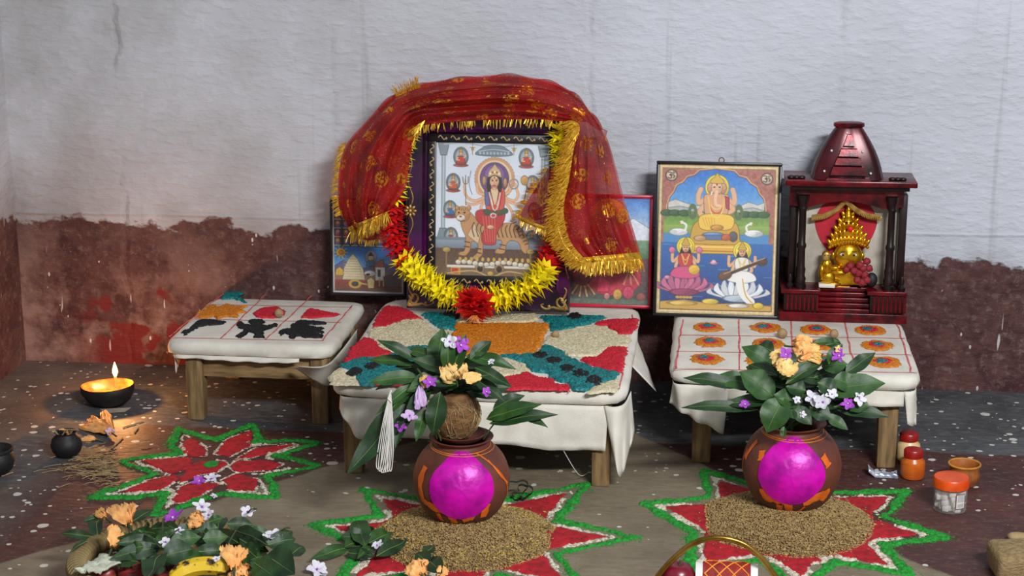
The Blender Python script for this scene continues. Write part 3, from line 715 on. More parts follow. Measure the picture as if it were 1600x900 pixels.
SKIN = (226, 178, 138); SKD = (196, 140, 102)

def deity_small(c, x, y, s, robe, halo=(110, 120, 126), flip=1):
    c.ell(x, y, 34 * s, 44 * s, halo); c.ell(x, y + 2 * s, 27 * s, 37 * s, (150, 166, 170))
    c.poly([(x - 22 * s, y + 30 * s), (x - 14 * s, y - 2 * s), (x + 14 * s, y - 2 * s), (x + 22 * s, y + 30 * s)], robe)
    c.line([(x - 14 * s, y + 4 * s), (x - 20 * s, y + 14 * s), (x - 8 * s, y + 16 * s)], 6 * s, SKIN); c.line([(x + 14 * s, y + 4 * s), (x + 22 * s, y - 6 * s)], 6 * s, SKIN)
    c.ell(x, y - 14 * s, 8 * s, 10 * s, SKIN); c.poly([(x - 9 * s, y - 20 * s), (x, y - 42 * s), (x + 9 * s, y - 20 * s)], (206, 160, 66))
    c.ell(x, y + 40 * s, 30 * s, 8 * s, (186, 84, 70)); c.ell(x, y + 37 * s, 22 * s, 5 * s, (120, 60, 56))

def paint_goddess():
    c = Canvas(124, 130, 640, 768, 1.9, (222, 228, 236)); c.grad(124, 130, 640, 570, (206, 214, 222), (228, 232, 240)); c.mottle(8, .02, 1)
    for x in (158, 612):                                           # side columns
        c.rect(x - 10, 170, x + 10, 560, (150, 164, 168)); c.rect(x - 3, 170, x + 3, 560, (196, 206, 208))
        c.poly([(x - 26, 132), (x + 26, 132), (x + 14, 190), (x - 14, 190)], (132, 146, 150)); c.poly([(x - 16, 530), (x + 16, 530), (x + 26, 572), (x - 26, 572)], (128, 142, 146))
    c.line([(160, 140), (250, 132), (390, 150), (530, 132), (615, 140)], 8, (170, 180, 184))
    c.poly([(305, 185), (325, 160), (360, 142), (415, 142), (450, 160), (470, 185), (390, 192)], (112, 128, 136), sm=True)
    for k in range(9): c.ell(325 + k * 16, 178, 5, 6, (176, 188, 192))
    c.line([(318, 170), (390, 160), (458, 170)], 3, (200, 208, 212))
    for x in (290, 478): c.line([(x, 130), (x, 185)], 3, (150, 120, 60)); c.ell(x, 160, 7, 9, (176, 140, 62)); c.line([(x - 12, 152), (x + 12, 152)], 3, (150, 120, 60))
    for x, y, s, r in ((237, 196, 1, (196, 60, 44)), (535, 196, 1, (196, 60, 44)), (203, 316, .95, (200, 96, 50)), (190, 440, .9, (60, 110, 160)), (195, 566, .92, (190, 60, 60)), (565, 316, .9, (180, 90, 60)), (575, 440, .9, (170, 60, 60)), (565, 570, .9, (190, 60, 60))): deity_small(c, x, y, s, r)
    c.rect(124, 570, 640, 584, (120, 136, 146)); c.grad(124, 584, 640, 622, (150, 162, 172), (120, 130, 140))
    c.grad(124, 622, 640, 768, (92, 62, 42), (120, 96, 72))
    for k in range(14): c.line([(124 + k * 42, 768), (200 + k * 27, 624)], 2, (66, 44, 30), False)
    # aura and throne back
    for k in range(40):
        a = 2 * PI * k / 40; c.ell(392 + 84 * math.cos(a), 296 + 92 * math.sin(a), 8, 8, (214, 184, 120))
    c.ring(392, 294, 80, 86, 10, (206, 150, 110)); c.ring(392, 294, 70, 76, 7, (226, 206, 160)); c.ell(391, 294, 66, 74, (112, 74, 132)); c.ell(391, 284, 48, 54, (132, 92, 150))
    # arms
    for P in ([(350, 380), (300, 400), (262, 375), (255, 330)], [(352, 395), (300, 416), (266, 412)], [(350, 370), (318, 360), (312, 320)], [(436, 380), (480, 395), (500, 370), (486, 320)], [(436, 390), (490, 410), (530, 395)], [(436, 370), (462, 350), (458, 320)], [(440, 400), (470, 440), (480, 480)], [(350, 400), (330, 430), (345, 452)]):
        c.line(P, 13, SKD); c.line(P, 9, SKIN)
    c.line([(262, 420), (258, 300)], 4, (120, 96, 70), False); c.line([(246, 290), (250, 316), (260, 322), (270, 316), (272, 288)], 4, (120, 96, 70)); c.line([(259, 282), (260, 322)], 4, (120, 96, 70))
    c.line([(284, 262), (276, 320), (290, 370)], 4, (130, 140, 146)); c.line([(530, 280), (540, 320), (528, 390)], 5, (150, 110, 60)); c.ell(528, 300, 17, 22, (196, 150, 80)); c.ring(480, 318, 20, 22, 3, (150, 140, 130))
    # tiger
    TG, TS = (196, 146, 92), (74, 54, 38)
    c.poly([(236, 470), (262, 440), (300, 470), (330, 500), (440, 500), (490, 505), (530, 540), (552, 600), (540, 640), (520, 625), (505, 590), (470, 580), (450, 600), (440, 640), (400, 640), (405, 622), (424, 610), (424, 580), (370, 585), (345, 600), (340, 650), (310, 672), (294, 664), (316, 640), (318, 600), (290, 590), (284, 630), (262, 656), (232, 652), (236, 640), (258, 630), (262, 570), (246, 530)], TG, sm=True)
    c.poly([(270, 560), (300, 500), (330, 560), (320, 600)], (220, 190, 150)); 
    for k in range(13): x = 300 + k * 19; c.line([(x, 500 + (k % 3) * 5), (x - 8, 530), (x + 2, 566)], 5, TS, a=.85)
    for (x, y) in ((268, 590), (266, 612), (320, 620), (322, 640), (430, 600), (428, 620)): c.line([(x - 10, y), (x + 14, y + 4)], 5, TS, False)
    c.line([(540, 610), (500, 560), (490, 510), (470, 490)], 10, TG); 
    for k in range(8): c.line([(478 + k * 8, 500 + k * 14), (492 + k * 8, 494 + k * 14)], 4, TS, False)
    c.ell(248, 462, 34, 36, TG); c.ell(222, 434, 9, 10, TG); c.ell(276, 434, 10, 11, TG); c.ell(240, 480, 20, 16, (232, 218, 196)); c.ell(230, 456, 5, 4, (40, 34, 20)); c.ell(256, 456, 5, 4, (40, 34, 20)); c.ell(238, 474, 7, 5, (150, 80, 76)); c.line([(226, 490), (240, 496), (254, 490)], 3, (60, 30, 26))
    for k in range(4): c.line([(232 + k * 9, 434), (234 + k * 8, 446)], 3, TS, False)
    # robe
    c.poly([(306, 460), (330, 440), (430, 440), (440, 480), (420, 520), (402, 560), (398, 600), (345, 600), (336, 560), (350, 520), (320, 500)], (190, 50, 52), sm=True)
    for k in range(5): c.line([(340 + k * 14, 470), (356 + k * 10, 590)], 3, (228, 150, 110), a=.7)
    c.poly([(350, 440), (440, 430), (452, 452), (400, 466), (352, 462)], (62, 92, 58), sm=True)
    c.poly([(350, 350), (372, 330), (414, 330), (438, 352), (438, 420), (420, 440), (366, 440), (352, 420)], (206, 90, 76), sm=True)
    c.poly([(346, 352), (372, 345), (370, 420), (352, 418)], (84, 110, 160)); c.poly([(372, 340), (414, 340), (408, 420), (378, 420)], (226, 200, 160))
    for k in range(3): c.line([(374 - k * 8, 350), (386 - k * 3, 400 + k * 22), (394, 420 + k * 22), (404 + k * 4, 400 + k * 22), (412 + k * 8, 350)], 4, (236, 230, 220) if k % 2 else (176, 40, 40))
    c.ell(388, 466, 16, 13, (220, 200, 190)); c.ell(388, 466, 9, 7, (190, 50, 52)); c.ell(376, 520, 16, 10, SKIN)
    # hair, face, crown
    c.poly([(366, 280), (358, 330), (362, 356), (374, 346), (378, 300), (404, 300), (408, 346), (420, 356), (424, 330), (416, 280)], (40, 28, 26), sm=True); c.rect(381, 320, 401, 348, SKD); c.rect(384, 322, 398, 346, SKIN)
    c.ell(391, 308, 21, 27, SKIN); c.ell(391, 327, 9, 4, (196, 70, 66)); c.ell(382, 304, 5, 3, (40, 26, 22)); c.ell(401, 304, 5, 3, (40, 26, 22)); c.line([(376, 298), (387, 297)], 2, (60, 36, 28), False); c.line([(396, 297), (407, 298)], 2, (60, 36, 28), False); c.line([(391, 306), (391, 316)], 3, SKD, False); c.ell(391, 290, 3, 5, (190, 30, 30))
    c.poly([(362, 288), (366, 260), (380, 244), (392, 228), (404, 244), (418, 260), (422, 288), (392, 278)], (206, 178, 130), sm=True)
    for k in range(5): c.ell(372 + k * 10, 272 - 8 * math.sin(k / 4 * PI), 4, 5, (170, 60, 50) if k % 2 else (246, 236, 210))
    c.ell(344, 305, 8, 22, (196, 150, 90)); c.ell(440, 312, 8, 22, (196, 150, 90))
    # offerings on the altar
    c.rect(176, 708, 560, 760, (128, 100, 74)); c.rect(176, 700, 560, 712, (226, 222, 210)); c.rect(196, 712, 240, 745, (206, 150, 50)); c.rect(200, 716, 230, 740, (190, 50, 40))
    for x in (330, 418): c.ell(x, 714, 22, 24, (160, 130, 90)); c.ell(x, 716, 12, 14, (52, 36, 28))
    for x in range(230, 560, 26): c.ell(x, 690 + 6 * math.sin(x), 13, 11, (224, 214, 196)); c.ell(x + 8, 672, 7, 10, (206, 168, 80))
    c.line([(180, 740), (300, 726), (380, 752), (460, 726), (556, 742)], 6, (206, 176, 110)); c.ell(378, 738, 14, 12, (206, 168, 80))
    for x in (175, 560): c.line([(x, 640), (x, 706)], 7, (150, 116, 62)); c.ell(x, 630, 18, 12, (186, 156, 76))
    c.rect(124, 750, 640, 768, (206, 208, 204)); c.mottle(14, .5, 3)
    return c

def lotus(c, x, y, w, h, col, dark):
    for k in range(-4, 5):
        a = k / 4; tipx = x + a * w; tipy = y - h * (1.0 - .55 * a * a); bx = x + a * w * .35
        c.poly([(bx - w * .16, y), (tipx - w * .13 + a * w * .0, (y + tipy) / 2), (tipx, tipy), (tipx + w * .13, (y + tipy) / 2), (bx + w * .16, y)], col if k % 2 else tuple(int(v * .9) for v in col), sm=True)
        c.line([(bx, y), (tipx, tipy)], 2, dark, False)
    c.ell(x, y, w * .55, h * .16, dark)
def seated(c, x, y, s, dress, garment, halo=(236, 208, 66)):
    c.ell(x, y - 62 * s, 42 * s, 44 * s, halo); c.ell(x, y - 62 * s, 32 * s, 34 * s, tuple(min(255, v + 12) for v in halo))
    c.poly([(x - 16 * s, y - 60 * s), (x - 26 * s, y), (x + 26 * s, y), (x + 16 * s, y - 60 * s)], (36, 26, 24), sm=True)
    for P in ([(x - 26 * s, y - 18 * s), (x - 58 * s, y + 10 * s), (x - 60 * s, y - 34 * s)], [(x + 26 * s, y - 18 * s), (x + 58 * s, y + 10 * s), (x + 60 * s, y - 34 * s)], [(x - 24 * s, y - 14 * s), (x - 44 * s, y + 36 * s), (x - 10 * s, y + 52 * s)], [(x + 24 * s, y - 14 * s), (x + 46 * s, y + 30 * s), (x + 16 * s, y + 48 * s)]):
        c.line(P, 15 * s, SKD); c.line(P, 11 * s, SKIN)
    c.poly([(x - 28 * s, y - 24 * s), (x + 28 * s, y - 24 * s), (x + 24 * s, y + 36 * s), (x - 24 * s, y + 36 * s)], dress, sm=True)
    c.poly([(x - 66 * s, y + 78 * s), (x - 50 * s, y + 44 * s), (x, y + 32 * s), (x + 50 * s, y + 44 * s), (x + 66 * s, y + 78 * s), (x, y + 92 * s)], garment, sm=True)
    c.ell(x, y - 56 * s, 16 * s, 21 * s, SKIN); c.poly([(x - 19 * s, y - 68 * s), (x - 8 * s, y - 92 * s), (x, y - 108 * s), (x + 8 * s, y - 92 * s), (x + 19 * s, y - 68 * s)], (206, 166, 60), sm=True)
    c.ell(x - 6 * s, y - 58 * s, 4 * s, 2.4 * s, (40, 26, 22)); c.ell(x + 6 * s, y - 58 * s, 4 * s, 2.4 * s, (40, 26, 22)); c.ell(x, y - 44 * s, 5 * s, 2.4 * s, (190, 60, 60)); c.line([(x, y - 56 * s), (x, y - 50 * s)], 2 * s, SKD, False)
    for k in range(2): c.line([(x - 18 * s, y - 26 * s), (x, y + (4 + 22 * k) * s), (x + 18 * s, y - 26 * s)], 4 * s, (226, 190, 90))

def om(c, x, y, s, col):
    c.ell(x, y, 25 * s, 25 * s, (70, 44, 34)); c.ell(x, y, 22 * s, 22 * s, (206, 186, 160)); D = (60, 36, 28)
    c.line([(x - 14 * s, y - 12 * s), (x - 4 * s, y - 13 * s), (x - 2 * s, y - 6 * s), (x - 8 * s, y - 2 * s), (x, y + 4 * s), (x - 4 * s, y + 13 * s), (x - 15 * s, y + 10 * s)], 4 * s, D)
    c.line([(x - 4 * s, y), (x + 6 * s, y - 2 * s), (x + 13 * s, y + 4 * s), (x + 8 * s, y + 10 * s)], 4 * s, D); c.line([(x + 2 * s, y - 12 * s), (x + 8 * s, y - 8 * s), (x + 14 * s, y - 13 * s)], 3 * s, D); c.ell(x + 8 * s, y - 15 * s, 2.4 * s, 2.4 * s, D)

def paint_trinity():
    c = Canvas(60, 205, 565, 858, 1.9, (196, 168, 118)); c.rect(66, 212, 559, 851, (228, 204, 150)); c.rect(72, 220, 553, 843, (150, 120, 76)); c.rect(76, 224, 549, 839, (168, 104, 88))
    c.mottle(26, .12, 2)
    # sky through the cusped arch
    arch = [(100, 520), (100, 390), (110, 350), (126, 330), (138, 300), (165, 285), (182, 262), (210, 255), (232, 234), (300, 226), (375, 234), (396, 255), (426, 262), (444, 285), (470, 300), (482, 330), (500, 350), (508, 390), (508, 520)]
    c.line(arch, 16, (214, 172, 120), False); c.line(arch, 7, (120, 70, 56), False)
    def sky(x, y): t = np.clip((y - 226) / 180, 0, 1)[:, None]; return np.array((30, 110, 196)) * (1 - t) + np.array((120, 178, 220)) * t
    c.poly(arch, sky)
    c.poly([(100, 372), (130, 358), (170, 372), (220, 384), (400, 384), (440, 364), (480, 376), (508, 364), (508, 440), (100, 440)], (206, 204, 196)); c.poly([(100, 396), (150, 388), (220, 400), (400, 398), (460, 388), (508, 400), (508, 440), (100, 440)], (176, 180, 176))
    c.grad(84, 410, 530, 470, (96, 130, 70), (126, 168, 62)); c.mottle(18, .09, 5)
    for x in (96, 130, 170, 430, 466, 505): c.ell(x, 418, 26, 14, (60, 96, 52))
    c.grad(84, 470, 530, 546, (150, 176, 80), (110, 140, 70)); c.rect(84, 506, 530, 548, (76, 140, 190))
    # lower lake
    def lake(x, y): t = np.clip((y - 540) / 260, 0, 1)[:, None]; return np.array((44, 108, 176)) * (1 - t) + np.array((24, 62, 128)) * t
    c.poly([(76, 546), (549, 546), (549, 812), (76, 812)], lake)
    for k in range(16): c.line([(80 + (k * 97) % 440, 556 + k * 15), (120 + (k * 97) % 440, 556 + k * 15)], 3, (110, 160, 206), False, .7)
    om(c, 112, 254, 1, 0); om(c, 515, 262, 1, 0)
    for x, f in ((148, 1), (466, -1)):                                  # swans
        c.ell(x, 500, 40, 16, (226, 226, 222)); c.line([(x + 26 * f, 496), (x + 32 * f, 470), (x + 14 * f, 458)], 9, (232, 232, 228)); c.ell(x + 12 * f, 458, 8, 7, (232, 232, 228)); c.ell(x + 4 * f, 460, 5, 3, (200, 120, 50))
        for k in range(4): c.line([(x - 40 * f, 492 + 5 * k), (x - 8 * f, 496 + 5 * k)], 2, (150, 160, 168), False)
    # throne and steps
    c.poly([(206, 548), (400, 548), (412, 592), (194, 592)], (226, 176, 62)); c.rect(196, 560, 408, 566, (246, 214, 120)); c.rect(196, 578, 410, 584, (176, 120, 30))
    c.poly([(196, 528), (230, 450), (380, 450), (408, 528), (402, 550), (200, 550)], (206, 160, 60), sm=True)
    c.ring(205, 410, 13, 24, 6, (90, 110, 66)); c.ring(400, 410, 13, 24, 6, (90, 110, 66))
    # elephant-headed figure
    c.ell(306, 302, 50, 54, (240, 214, 66)); c.ell(306, 302, 40, 44, (248, 228, 110))
    for P in ([(258, 352), (232, 372), (228, 340), (238, 312)], [(352, 352), (378, 372), (380, 340), (372, 312)], [(262, 372), (236, 410), (250, 430)], [(352, 372), (376, 396), (360, 410)]):
        c.line(P, 22, SKD); c.line(P, 17, SKIN)
    c.poly([(252, 345), (276, 332), (334, 332), (358, 345), (352, 420), (330, 436), (282, 436), (258, 420)], (216, 164, 122), sm=True)
    c.poly([(232, 440), (262, 420), (352, 420), (382, 440), (372, 480), (330, 488), (306, 478), (280, 490), (240, 482)], (238, 196, 78), sm=True)
    for k in range(5): c.line([(248 + k * 12, 434), (262 + k * 10, 474)], 2, (196, 146, 40), False)
    c.ell(310, 478, 26, 12, (206, 150, 60)); c.ell(296, 512, 46, 14, (120, 150, 186)); c.poly([(256, 512), (340, 512), (334, 532), (262, 532)], (90, 120, 168)); c.ell(240, 526, 26, 12, (200, 160, 110)); c.ell(380, 516, 18, 22, (90, 90, 96)); c.ell(350, 520, 20, 14, (196, 96, 60))
    c.ell(280, 306, 15, 23, (206, 150, 116)); c.ell(331, 306, 15, 23, (206, 150, 116)); c.ell(305, 304, 23, 29, (226, 184, 148))
    c.line([(305, 320), (300, 352), (304, 378), (318, 382)], 18, (216, 164, 126)); c.line([(305, 320), (300, 352), (304, 378), (318, 382)], 12, (238, 196, 160))
    c.ell(294, 302, 5, 3, (40, 28, 24)); c.ell(317, 302, 5, 3, (40, 28, 24)); c.line([(286, 322), (282, 334)], 5, (246, 240, 226), False); c.ell(305, 288, 4, 8, (190, 40, 30))
    c.poly([(280, 284), (284, 266), (296, 256), (306, 240), (316, 256), (328, 266), (332, 284)], (216, 176, 66), sm=True)
    for k in range(3): c.line([(270, 346), (284, 384 + 16 * k), (306, 398 + 18 * k), (328, 384 + 16 * k), (340, 346)], 5, (206, 70, 50) if k % 2 else (236, 206, 110))
    c.poly([(340, 340), (358, 346), (360, 400), (346, 392)], (180, 60, 80))
    # lotus goddess, left
    lotus(c, 178, 764, 112, 96, (206, 110, 146), (150, 60, 96)); seated(c, 180, 620, .92, (196, 60, 60), (212, 84, 130)); c.ell(218, 664, 24, 22, (226, 182, 60)); c.ell(122, 580, 13, 14, (216, 120, 150)); c.ell(238, 578, 13, 14, (216, 120, 150))
    for k in range(5): c.ell(150 + k * 14, 786, 8, 6, (210, 160, 60))
    # white goddess with veena, right
    lotus(c, 408, 786, 118, 96, (232, 236, 240), (176, 190, 200)); seated(c, 420, 634, .92, (232, 230, 222), (236, 234, 228)); c.line([(412, 700), (426, 760), (462, 800)], 34, (238, 236, 230)); c.line([(424, 700), (440, 770), (470, 806)], 5, (206, 160, 60))
    c.line([(340, 690), (520, 612)], 14, (70, 48, 34), False); c.ell(350, 686, 30, 20, (110, 72, 46), rot=-.4); c.ell(508, 626, 20, 14, (80, 54, 38), rot=-.4); c.line([(344, 680), (516, 606)], 3, (206, 176, 110), False)
    c.ell(300, 632, 16, 8, (226, 150, 170)); c.ell(300, 626, 8, 7, (240, 190, 200)); c.ell(104, 700, 12, 8, (226, 150, 170))
    # bank with offerings
    c.poly([(76, 806), (180, 796), (300, 812), (420, 806), (549, 816), (549, 839), (76, 839)], (206, 164, 76), sm=False); c.ell(290, 802, 36, 12, (226, 196, 80)); c.ell(170, 812, 60, 10, (226, 186, 90)); c.ell(408, 818, 44, 9, (232, 226, 216)); c.ell(494, 816, 22, 14, (226, 196, 60))
    c.mottle(12, .6, 7); return c

def paint_temple_town():
    # coordinates of the crop (500,300)-(1040,604) at 2.961x
    c = Canvas(66, 42, 388, 498, 2.2, (96, 130, 190)); c.grad(66, 42, 388, 270, (60, 48, 66), (46, 40, 46))
    for r in range(5):
        for k in range(8):
            x, y = 84 + k * 40, 62 + r * 44; c.ell(x, y + 4, 12, 16, (150, 120, 170) if (r + k) % 2 else (176, 110, 70)); c.ell(x, y, 6, 7, SKIN); c.rect(x - 9, y + 12, x + 9, y + 22, (190, 60, 60) if r % 2 else (70, 110, 170)); c.rect(x - 16, y + 24, x + 16, y + 29, (206, 190, 150))
    c.grad(66, 270, 388, 400, (24, 120, 206), (130, 170, 206)); c.ell(98, 300, 22, 22, (246, 196, 60)); c.ell(98, 300, 11, 11, (250, 140, 30))
    for k in range(10): a = k * PI / 5; c.line([(98 + 20 * math.cos(a), 300 + 20 * math.sin(a)), (98 + 34 * math.cos(a), 300 + 34 * math.sin(a))], 3, (246, 206, 90), False)
    c.poly([(66, 370), (110, 340), (200, 380), (300, 350), (388, 376), (388, 440), (66, 440)], (90, 92, 130))
    c.rect(66, 400, 388, 470, (150, 110, 88)); c.grad(66, 440, 388, 498, (150, 58, 46), (100, 70, 56))
    c.poly([(104, 440), (112, 380), (134, 332), (155, 306), (176, 332), (204, 384), (212, 440)], (218, 204, 166))
    for k in range(9): c.line([(112 + 2 * k * 0, 436 - k * 13), (206 - k * 3, 436 - k * 13)], 3, (176, 160, 122), False)
    c.line([(155, 306), (155, 288)], 4, (120, 90, 60), False)
    c.poly([(70, 418), (74, 388), (90, 374), (108, 388), (110, 418)], (206, 170, 70)); c.ell(240, 322, 28, 38, (130, 140, 160)); c.ell(240, 326, 13, 16, SKIN); c.poly([(226, 340), (254, 340), (264, 366), (216, 366)], (80, 130, 180)); c.poly([(228, 314), (240, 296), (252, 314)], (40, 34, 36))
    c.poly([(256, 352), (300, 330), (306, 410), (250, 410)], (150, 84, 66)); c.rect(262, 372, 306, 440, (226, 226, 220)); c.rect(272, 384, 286, 420, (60, 60, 70)); c.ell(236, 404, 28, 14, (226, 226, 224)); c.ell(226, 410, 10, 6, (40, 40, 44))
    c.ring(164, 460, 24, 18, 7, (196, 160, 70)); c.ell(164, 460, 15, 10, (60, 66, 80)); c.line([(188, 456), (250, 466)], 8, (206, 180, 110), False); c.poly([(222, 440), (240, 424), (258, 440), (254, 480), (226, 480)], (226, 206, 140))
    for x in (280, 300, 322): c.line([(x, 430), (x, 466)], 6, (206, 186, 130), False)
    c.poly([(300, 420), (360, 400), (388, 420), (388, 470), (310, 470)], (110, 90, 96)); c.mottle(20, .3, 9); return c

def paint_red_goddess():
    # crop (500,300) 2.961x ; x 1160-1525 , y 25-565
    c = Canvas(1150, 30, 1522, 562, 2.4, (150, 190, 226)); c.grad(1150, 30, 1522, 200, (70, 130, 206), (206, 222, 236)); c.mottle(24, .03, 4)
    c.poly([(1150, 180), (1260, 120), (1360, 190), (1450, 130), (1522, 180), (1522, 260), (1150, 260)], (222, 228, 236)); c.grad(1150, 240, 1522, 330, (130, 160, 130), (84, 130, 90))
    c.grad(1150, 330, 1522, 562, (120, 66, 80), (70, 84, 70))
    c.poly([(1290, 140), (1400, 140), (1450, 300), (1490, 440), (1420, 510), (1300, 505), (1230, 430), (1250, 280)], (196, 40, 70), sm=True); c.ell(1345, 120, 80, 86, (236, 206, 90)); c.ell(1345, 130, 30, 38, SKIN); c.poly([(1312, 104), (1345, 46), (1378, 104)], (216, 176, 66))
    for k in range(9): c.line([(1240, 430), (1180 + k * 16, 530 - 6 * abs(k - 4))], 7, (214, 170, 110) if k % 2 else (150, 80, 50), False)
    for k in range(7): c.line([(1440, 380), (1400 + k * 16, 460)], 6, (206, 150, 110) if k % 2 else (150, 60, 60), False)
    c.ell(1238, 420, 44, 50, (150, 44, 60)); c.poly([(1310, 420), (1360, 450), (1350, 500), (1300, 500)], (226, 60, 96)); 
    c.ell(1390, 510, 18, 26, (206, 160, 70)); c.ell(1436, 500, 24, 32, (196, 66, 96)); c.ell(1345, 520, 12, 16, (206, 130, 130)); c.rect(1150, 536, 1522, 562, (90, 110, 90)); c.ell(1490, 520, 20, 20, (150, 80, 70)); c.mottle(26, .12, 6); return c

# ------------------------------------------------------------------ frames
class Plane:
    """a leaning upright rectangle: origin at the middle of its lower edge"""
    def __init__(s, px_l, px_r, px_t, y_bot, lean, zb=None):
        p = ony(*px_l, y_bot); q = ony(*px_r, y_bot); s.z0 = zb if zb is not None else (p[2] + q[2]) / 2
        s.W = q[0] - p[0]; a = math.radians(lean); s.u = np.array([1., 0, 0]); s.v = np.array([0, math.sin(a), math.cos(a)]); s.n = np.array([0, -math.cos(a), math.sin(a)])
        s.o = np.array([(p[0] + q[0]) / 2, y_bot, s.z0]); s.R = np.column_stack([s.u, -s.n, s.v])
        s.H = s.hit(*px_t)[1]
    def hit(s, px, py):
        r = ray(px, py); t = ((s.o - CC) @ s.n) / (r @ s.n); P = CC + r * t - s.o; return P @ s.u, P @ s.v
    def at(s, u, v, n=0.): return s.o + u * s.u + v * s.v + n * s.n
    def box(s, u0, u1, v0, v1, n0, n1, bev=.002): return MB().rbox(s.at((u0 + u1) / 2, (v0 + v1) / 2, (n0 + n1) / 2), (abs(u1 - u0), abs(n1 - n0), abs(v1 - v0)), bev, s.R)
def rails(pl, u0, u1, v0, v1, w, n0, n1, m, t, name='frame_rail', bev=.002):
    pl.box(u0, u1, v0, v0 + w, n0, n1, bev).build(name, m, t); pl.box(u0, u1, v1 - w, v1, n0, n1, bev).build(name, m, t)
    pl.box(u0, u0 + w, v0 + w, v1 - w, n0, n1, bev).build(name, m, t); pl.box(u1 - w, u1, v0 + w, v1 - w, n0, n1, bev).build(name, m, t)

# three-deity picture (right)
pl = Plane((1020, 497), (1215, 497), (1124, 253), -.165, 9, ZR + .001)
t = thing('framed_picture', 'black framed print of three seated deities between goddess picture and toy temple', 'picture', pl.o, 'framed devotional pictures')
w2 = pl.W / 2; fw = .0075
rails(pl, -w2, w2, 0, pl.H, fw, -.014, .004, M['black'], t)
pl.box(-w2 + .004, w2 - .004, .004, pl.H - .004, -.012, -.006).build('backing_board', M['black'], t)
paint_trinity().mesh('print', pl.at(-w2 + fw, fw, -.003), pl.u, pl.v, pl.W - 2 * fw, pl.H - 2 * fw, INK, t)
pl.box(-w2 + fw, w2 - fw, fw, pl.H - fw, -.001, .0005, 0).build('glass', M['glass'], t)
a = np.linspace(0, 2 * PI, 20, endpoint=False)
MB().tube([pl.at(.005 + .006 * math.cos(x), pl.H + .004 + .006 * math.sin(x), -.005) for x in a], .0012, 6, True).build('hanging_ring', M['brass'], t)

# small temple-town picture (left, behind the veil)
pl = Plane((517, 473), (634, 473), (575, 310), -.07, 4, ZM + .002)
t = thing('framed_picture', 'small black framed print of a pale temple tower under the veil edge', 'picture', pl.o, 'framed devotional pictures')
w2 = pl.W / 2; fw = .006
rails(pl, -w2, w2, 0, pl.H, fw, -.012, .003, M['black'], t)
pl.box(-w2 + .004, w2 - .004, .004, pl.H - .004, -.010, -.005).build('backing_board', M['black'], t)
mb = mat('white_mount', (206, 200, 196), (188, 182, 178), .6)
rails(pl, -w2 + fw, w2 - fw, fw, pl.H - fw, .004, -.005, -.0015, mb, t, 'mount_strip', .0005)
paint_temple_town().mesh('print', pl.at(-w2 + fw + .004, fw + .004, -.003), pl.u, pl.v, pl.W - 2 * fw - .008, pl.H - 2 * fw - .008, INK, t)
pl.box(-w2 + fw, w2 - fw, fw, pl.H - fw, -.001, .0005, 0).build('glass', M['glass'], t)

# red framed picture (behind the veil, right of the goddess picture)
pl = Plane((872, 492), (1017, 494), (960, 304), -.118, 7, ZM + .002)
t = thing('framed_picture', 'red framed print leaning behind the red veil beside the goddess picture', 'picture', pl.o, 'framed devotional pictures')
w2 = pl.W / 2; fw = .008; rm = mat('red_plastic', (206, 30, 62), (170, 18, 44), .35)
rails(pl, -w2, w2, 0, pl.H, fw, -.010, .003, rm, t)
pl.box(-w2 + .004, w2 - .004, .004, pl.H - .004, -.009, -.005).build('backing_board', M['black'], t)
paint_red_goddess().mesh('print', pl.at(-w2 + fw, fw, -.003), pl.u, pl.v, pl.W - 2 * fw, pl.H - 2 * fw, INK, t)
pl.box(-w2 + fw, w2 - fw, fw, pl.H - fw, -.001, .0005, 0).build('glass', M['glass'], t)

# large goddess picture
GP = pl = Plane((636, 489), (890, 490), (768, 176), -.20, 7.5, ZM + .0095)
gp = t = thing('framed_picture', 'large purple and gold framed print of a goddess riding a tiger', 'picture', pl.o, 'framed devotional pictures')
w2 = pl.W / 2
iu0, iv1 = pl.hit(670, 208); iu1, iv0 = pl.hit(868, 446)
pu0, pv1 = pl.hit(682, 222); pu1, pv0 = pl.hit(855, 440)
# outer moulding, four mitred rails
def mitre(name, u0, u1, v0, v1, a0, a1, b0, b1, n0, n1, nr, m):
    O = [(u0, v0), (u1, v0), (u1, v1), (u0, v1)]; I = [(a0, b0), (a1, b0), (a1, b1), (a0, b1)]
    for k in range(4):
        k2 = (k + 1) % 4; V = []
        for (P, Q) in ((O[k], I[k]), (O[k2], I[k2])):
            P = np.array(P); Q = np.array(Q)
            for f, nn in ((0, nr), (0, n0), (.12, n1), (.75, n1 * .8), (.9, n1), (1, n0), (1, nr)): X = P + (Q - P) * f; V.append(pl.at(X[0], X[1], nn))
        F = [(i, i + 1, i + 8, i + 7) for i in range(6)] + [(6, 0, 7, 13), tuple(range(6, -1, -1)), tuple(range(7, 14))]
        mk(name, V, F, m, t, True, .5)
mitre('frame_rail', -w2, w2, 0, pl.H, iu0, iu1, iv0, iv1, .006, .018, -.008, M['purple'])
rails(pl, iu0, iu1, iv0, iv1, pu0 - iu0, -.006, .008, M['black'], t, 'inner_rail', .001)
pl.box(iu0 + .002, iu1 - .002, iv0 + .002, iv1 - .002, -.010, -.006).build('backing_board', M['black'], t)
paint_goddess().mesh('print', pl.at(pu0, pv0, -.002), pl.u, pl.v, pu1 - pu0, pv1 - pv0, INK, t)
pl.box(pu0, pu1, pv0, pv1, .000, .0015, 0).build('glass', M['glass'], t)
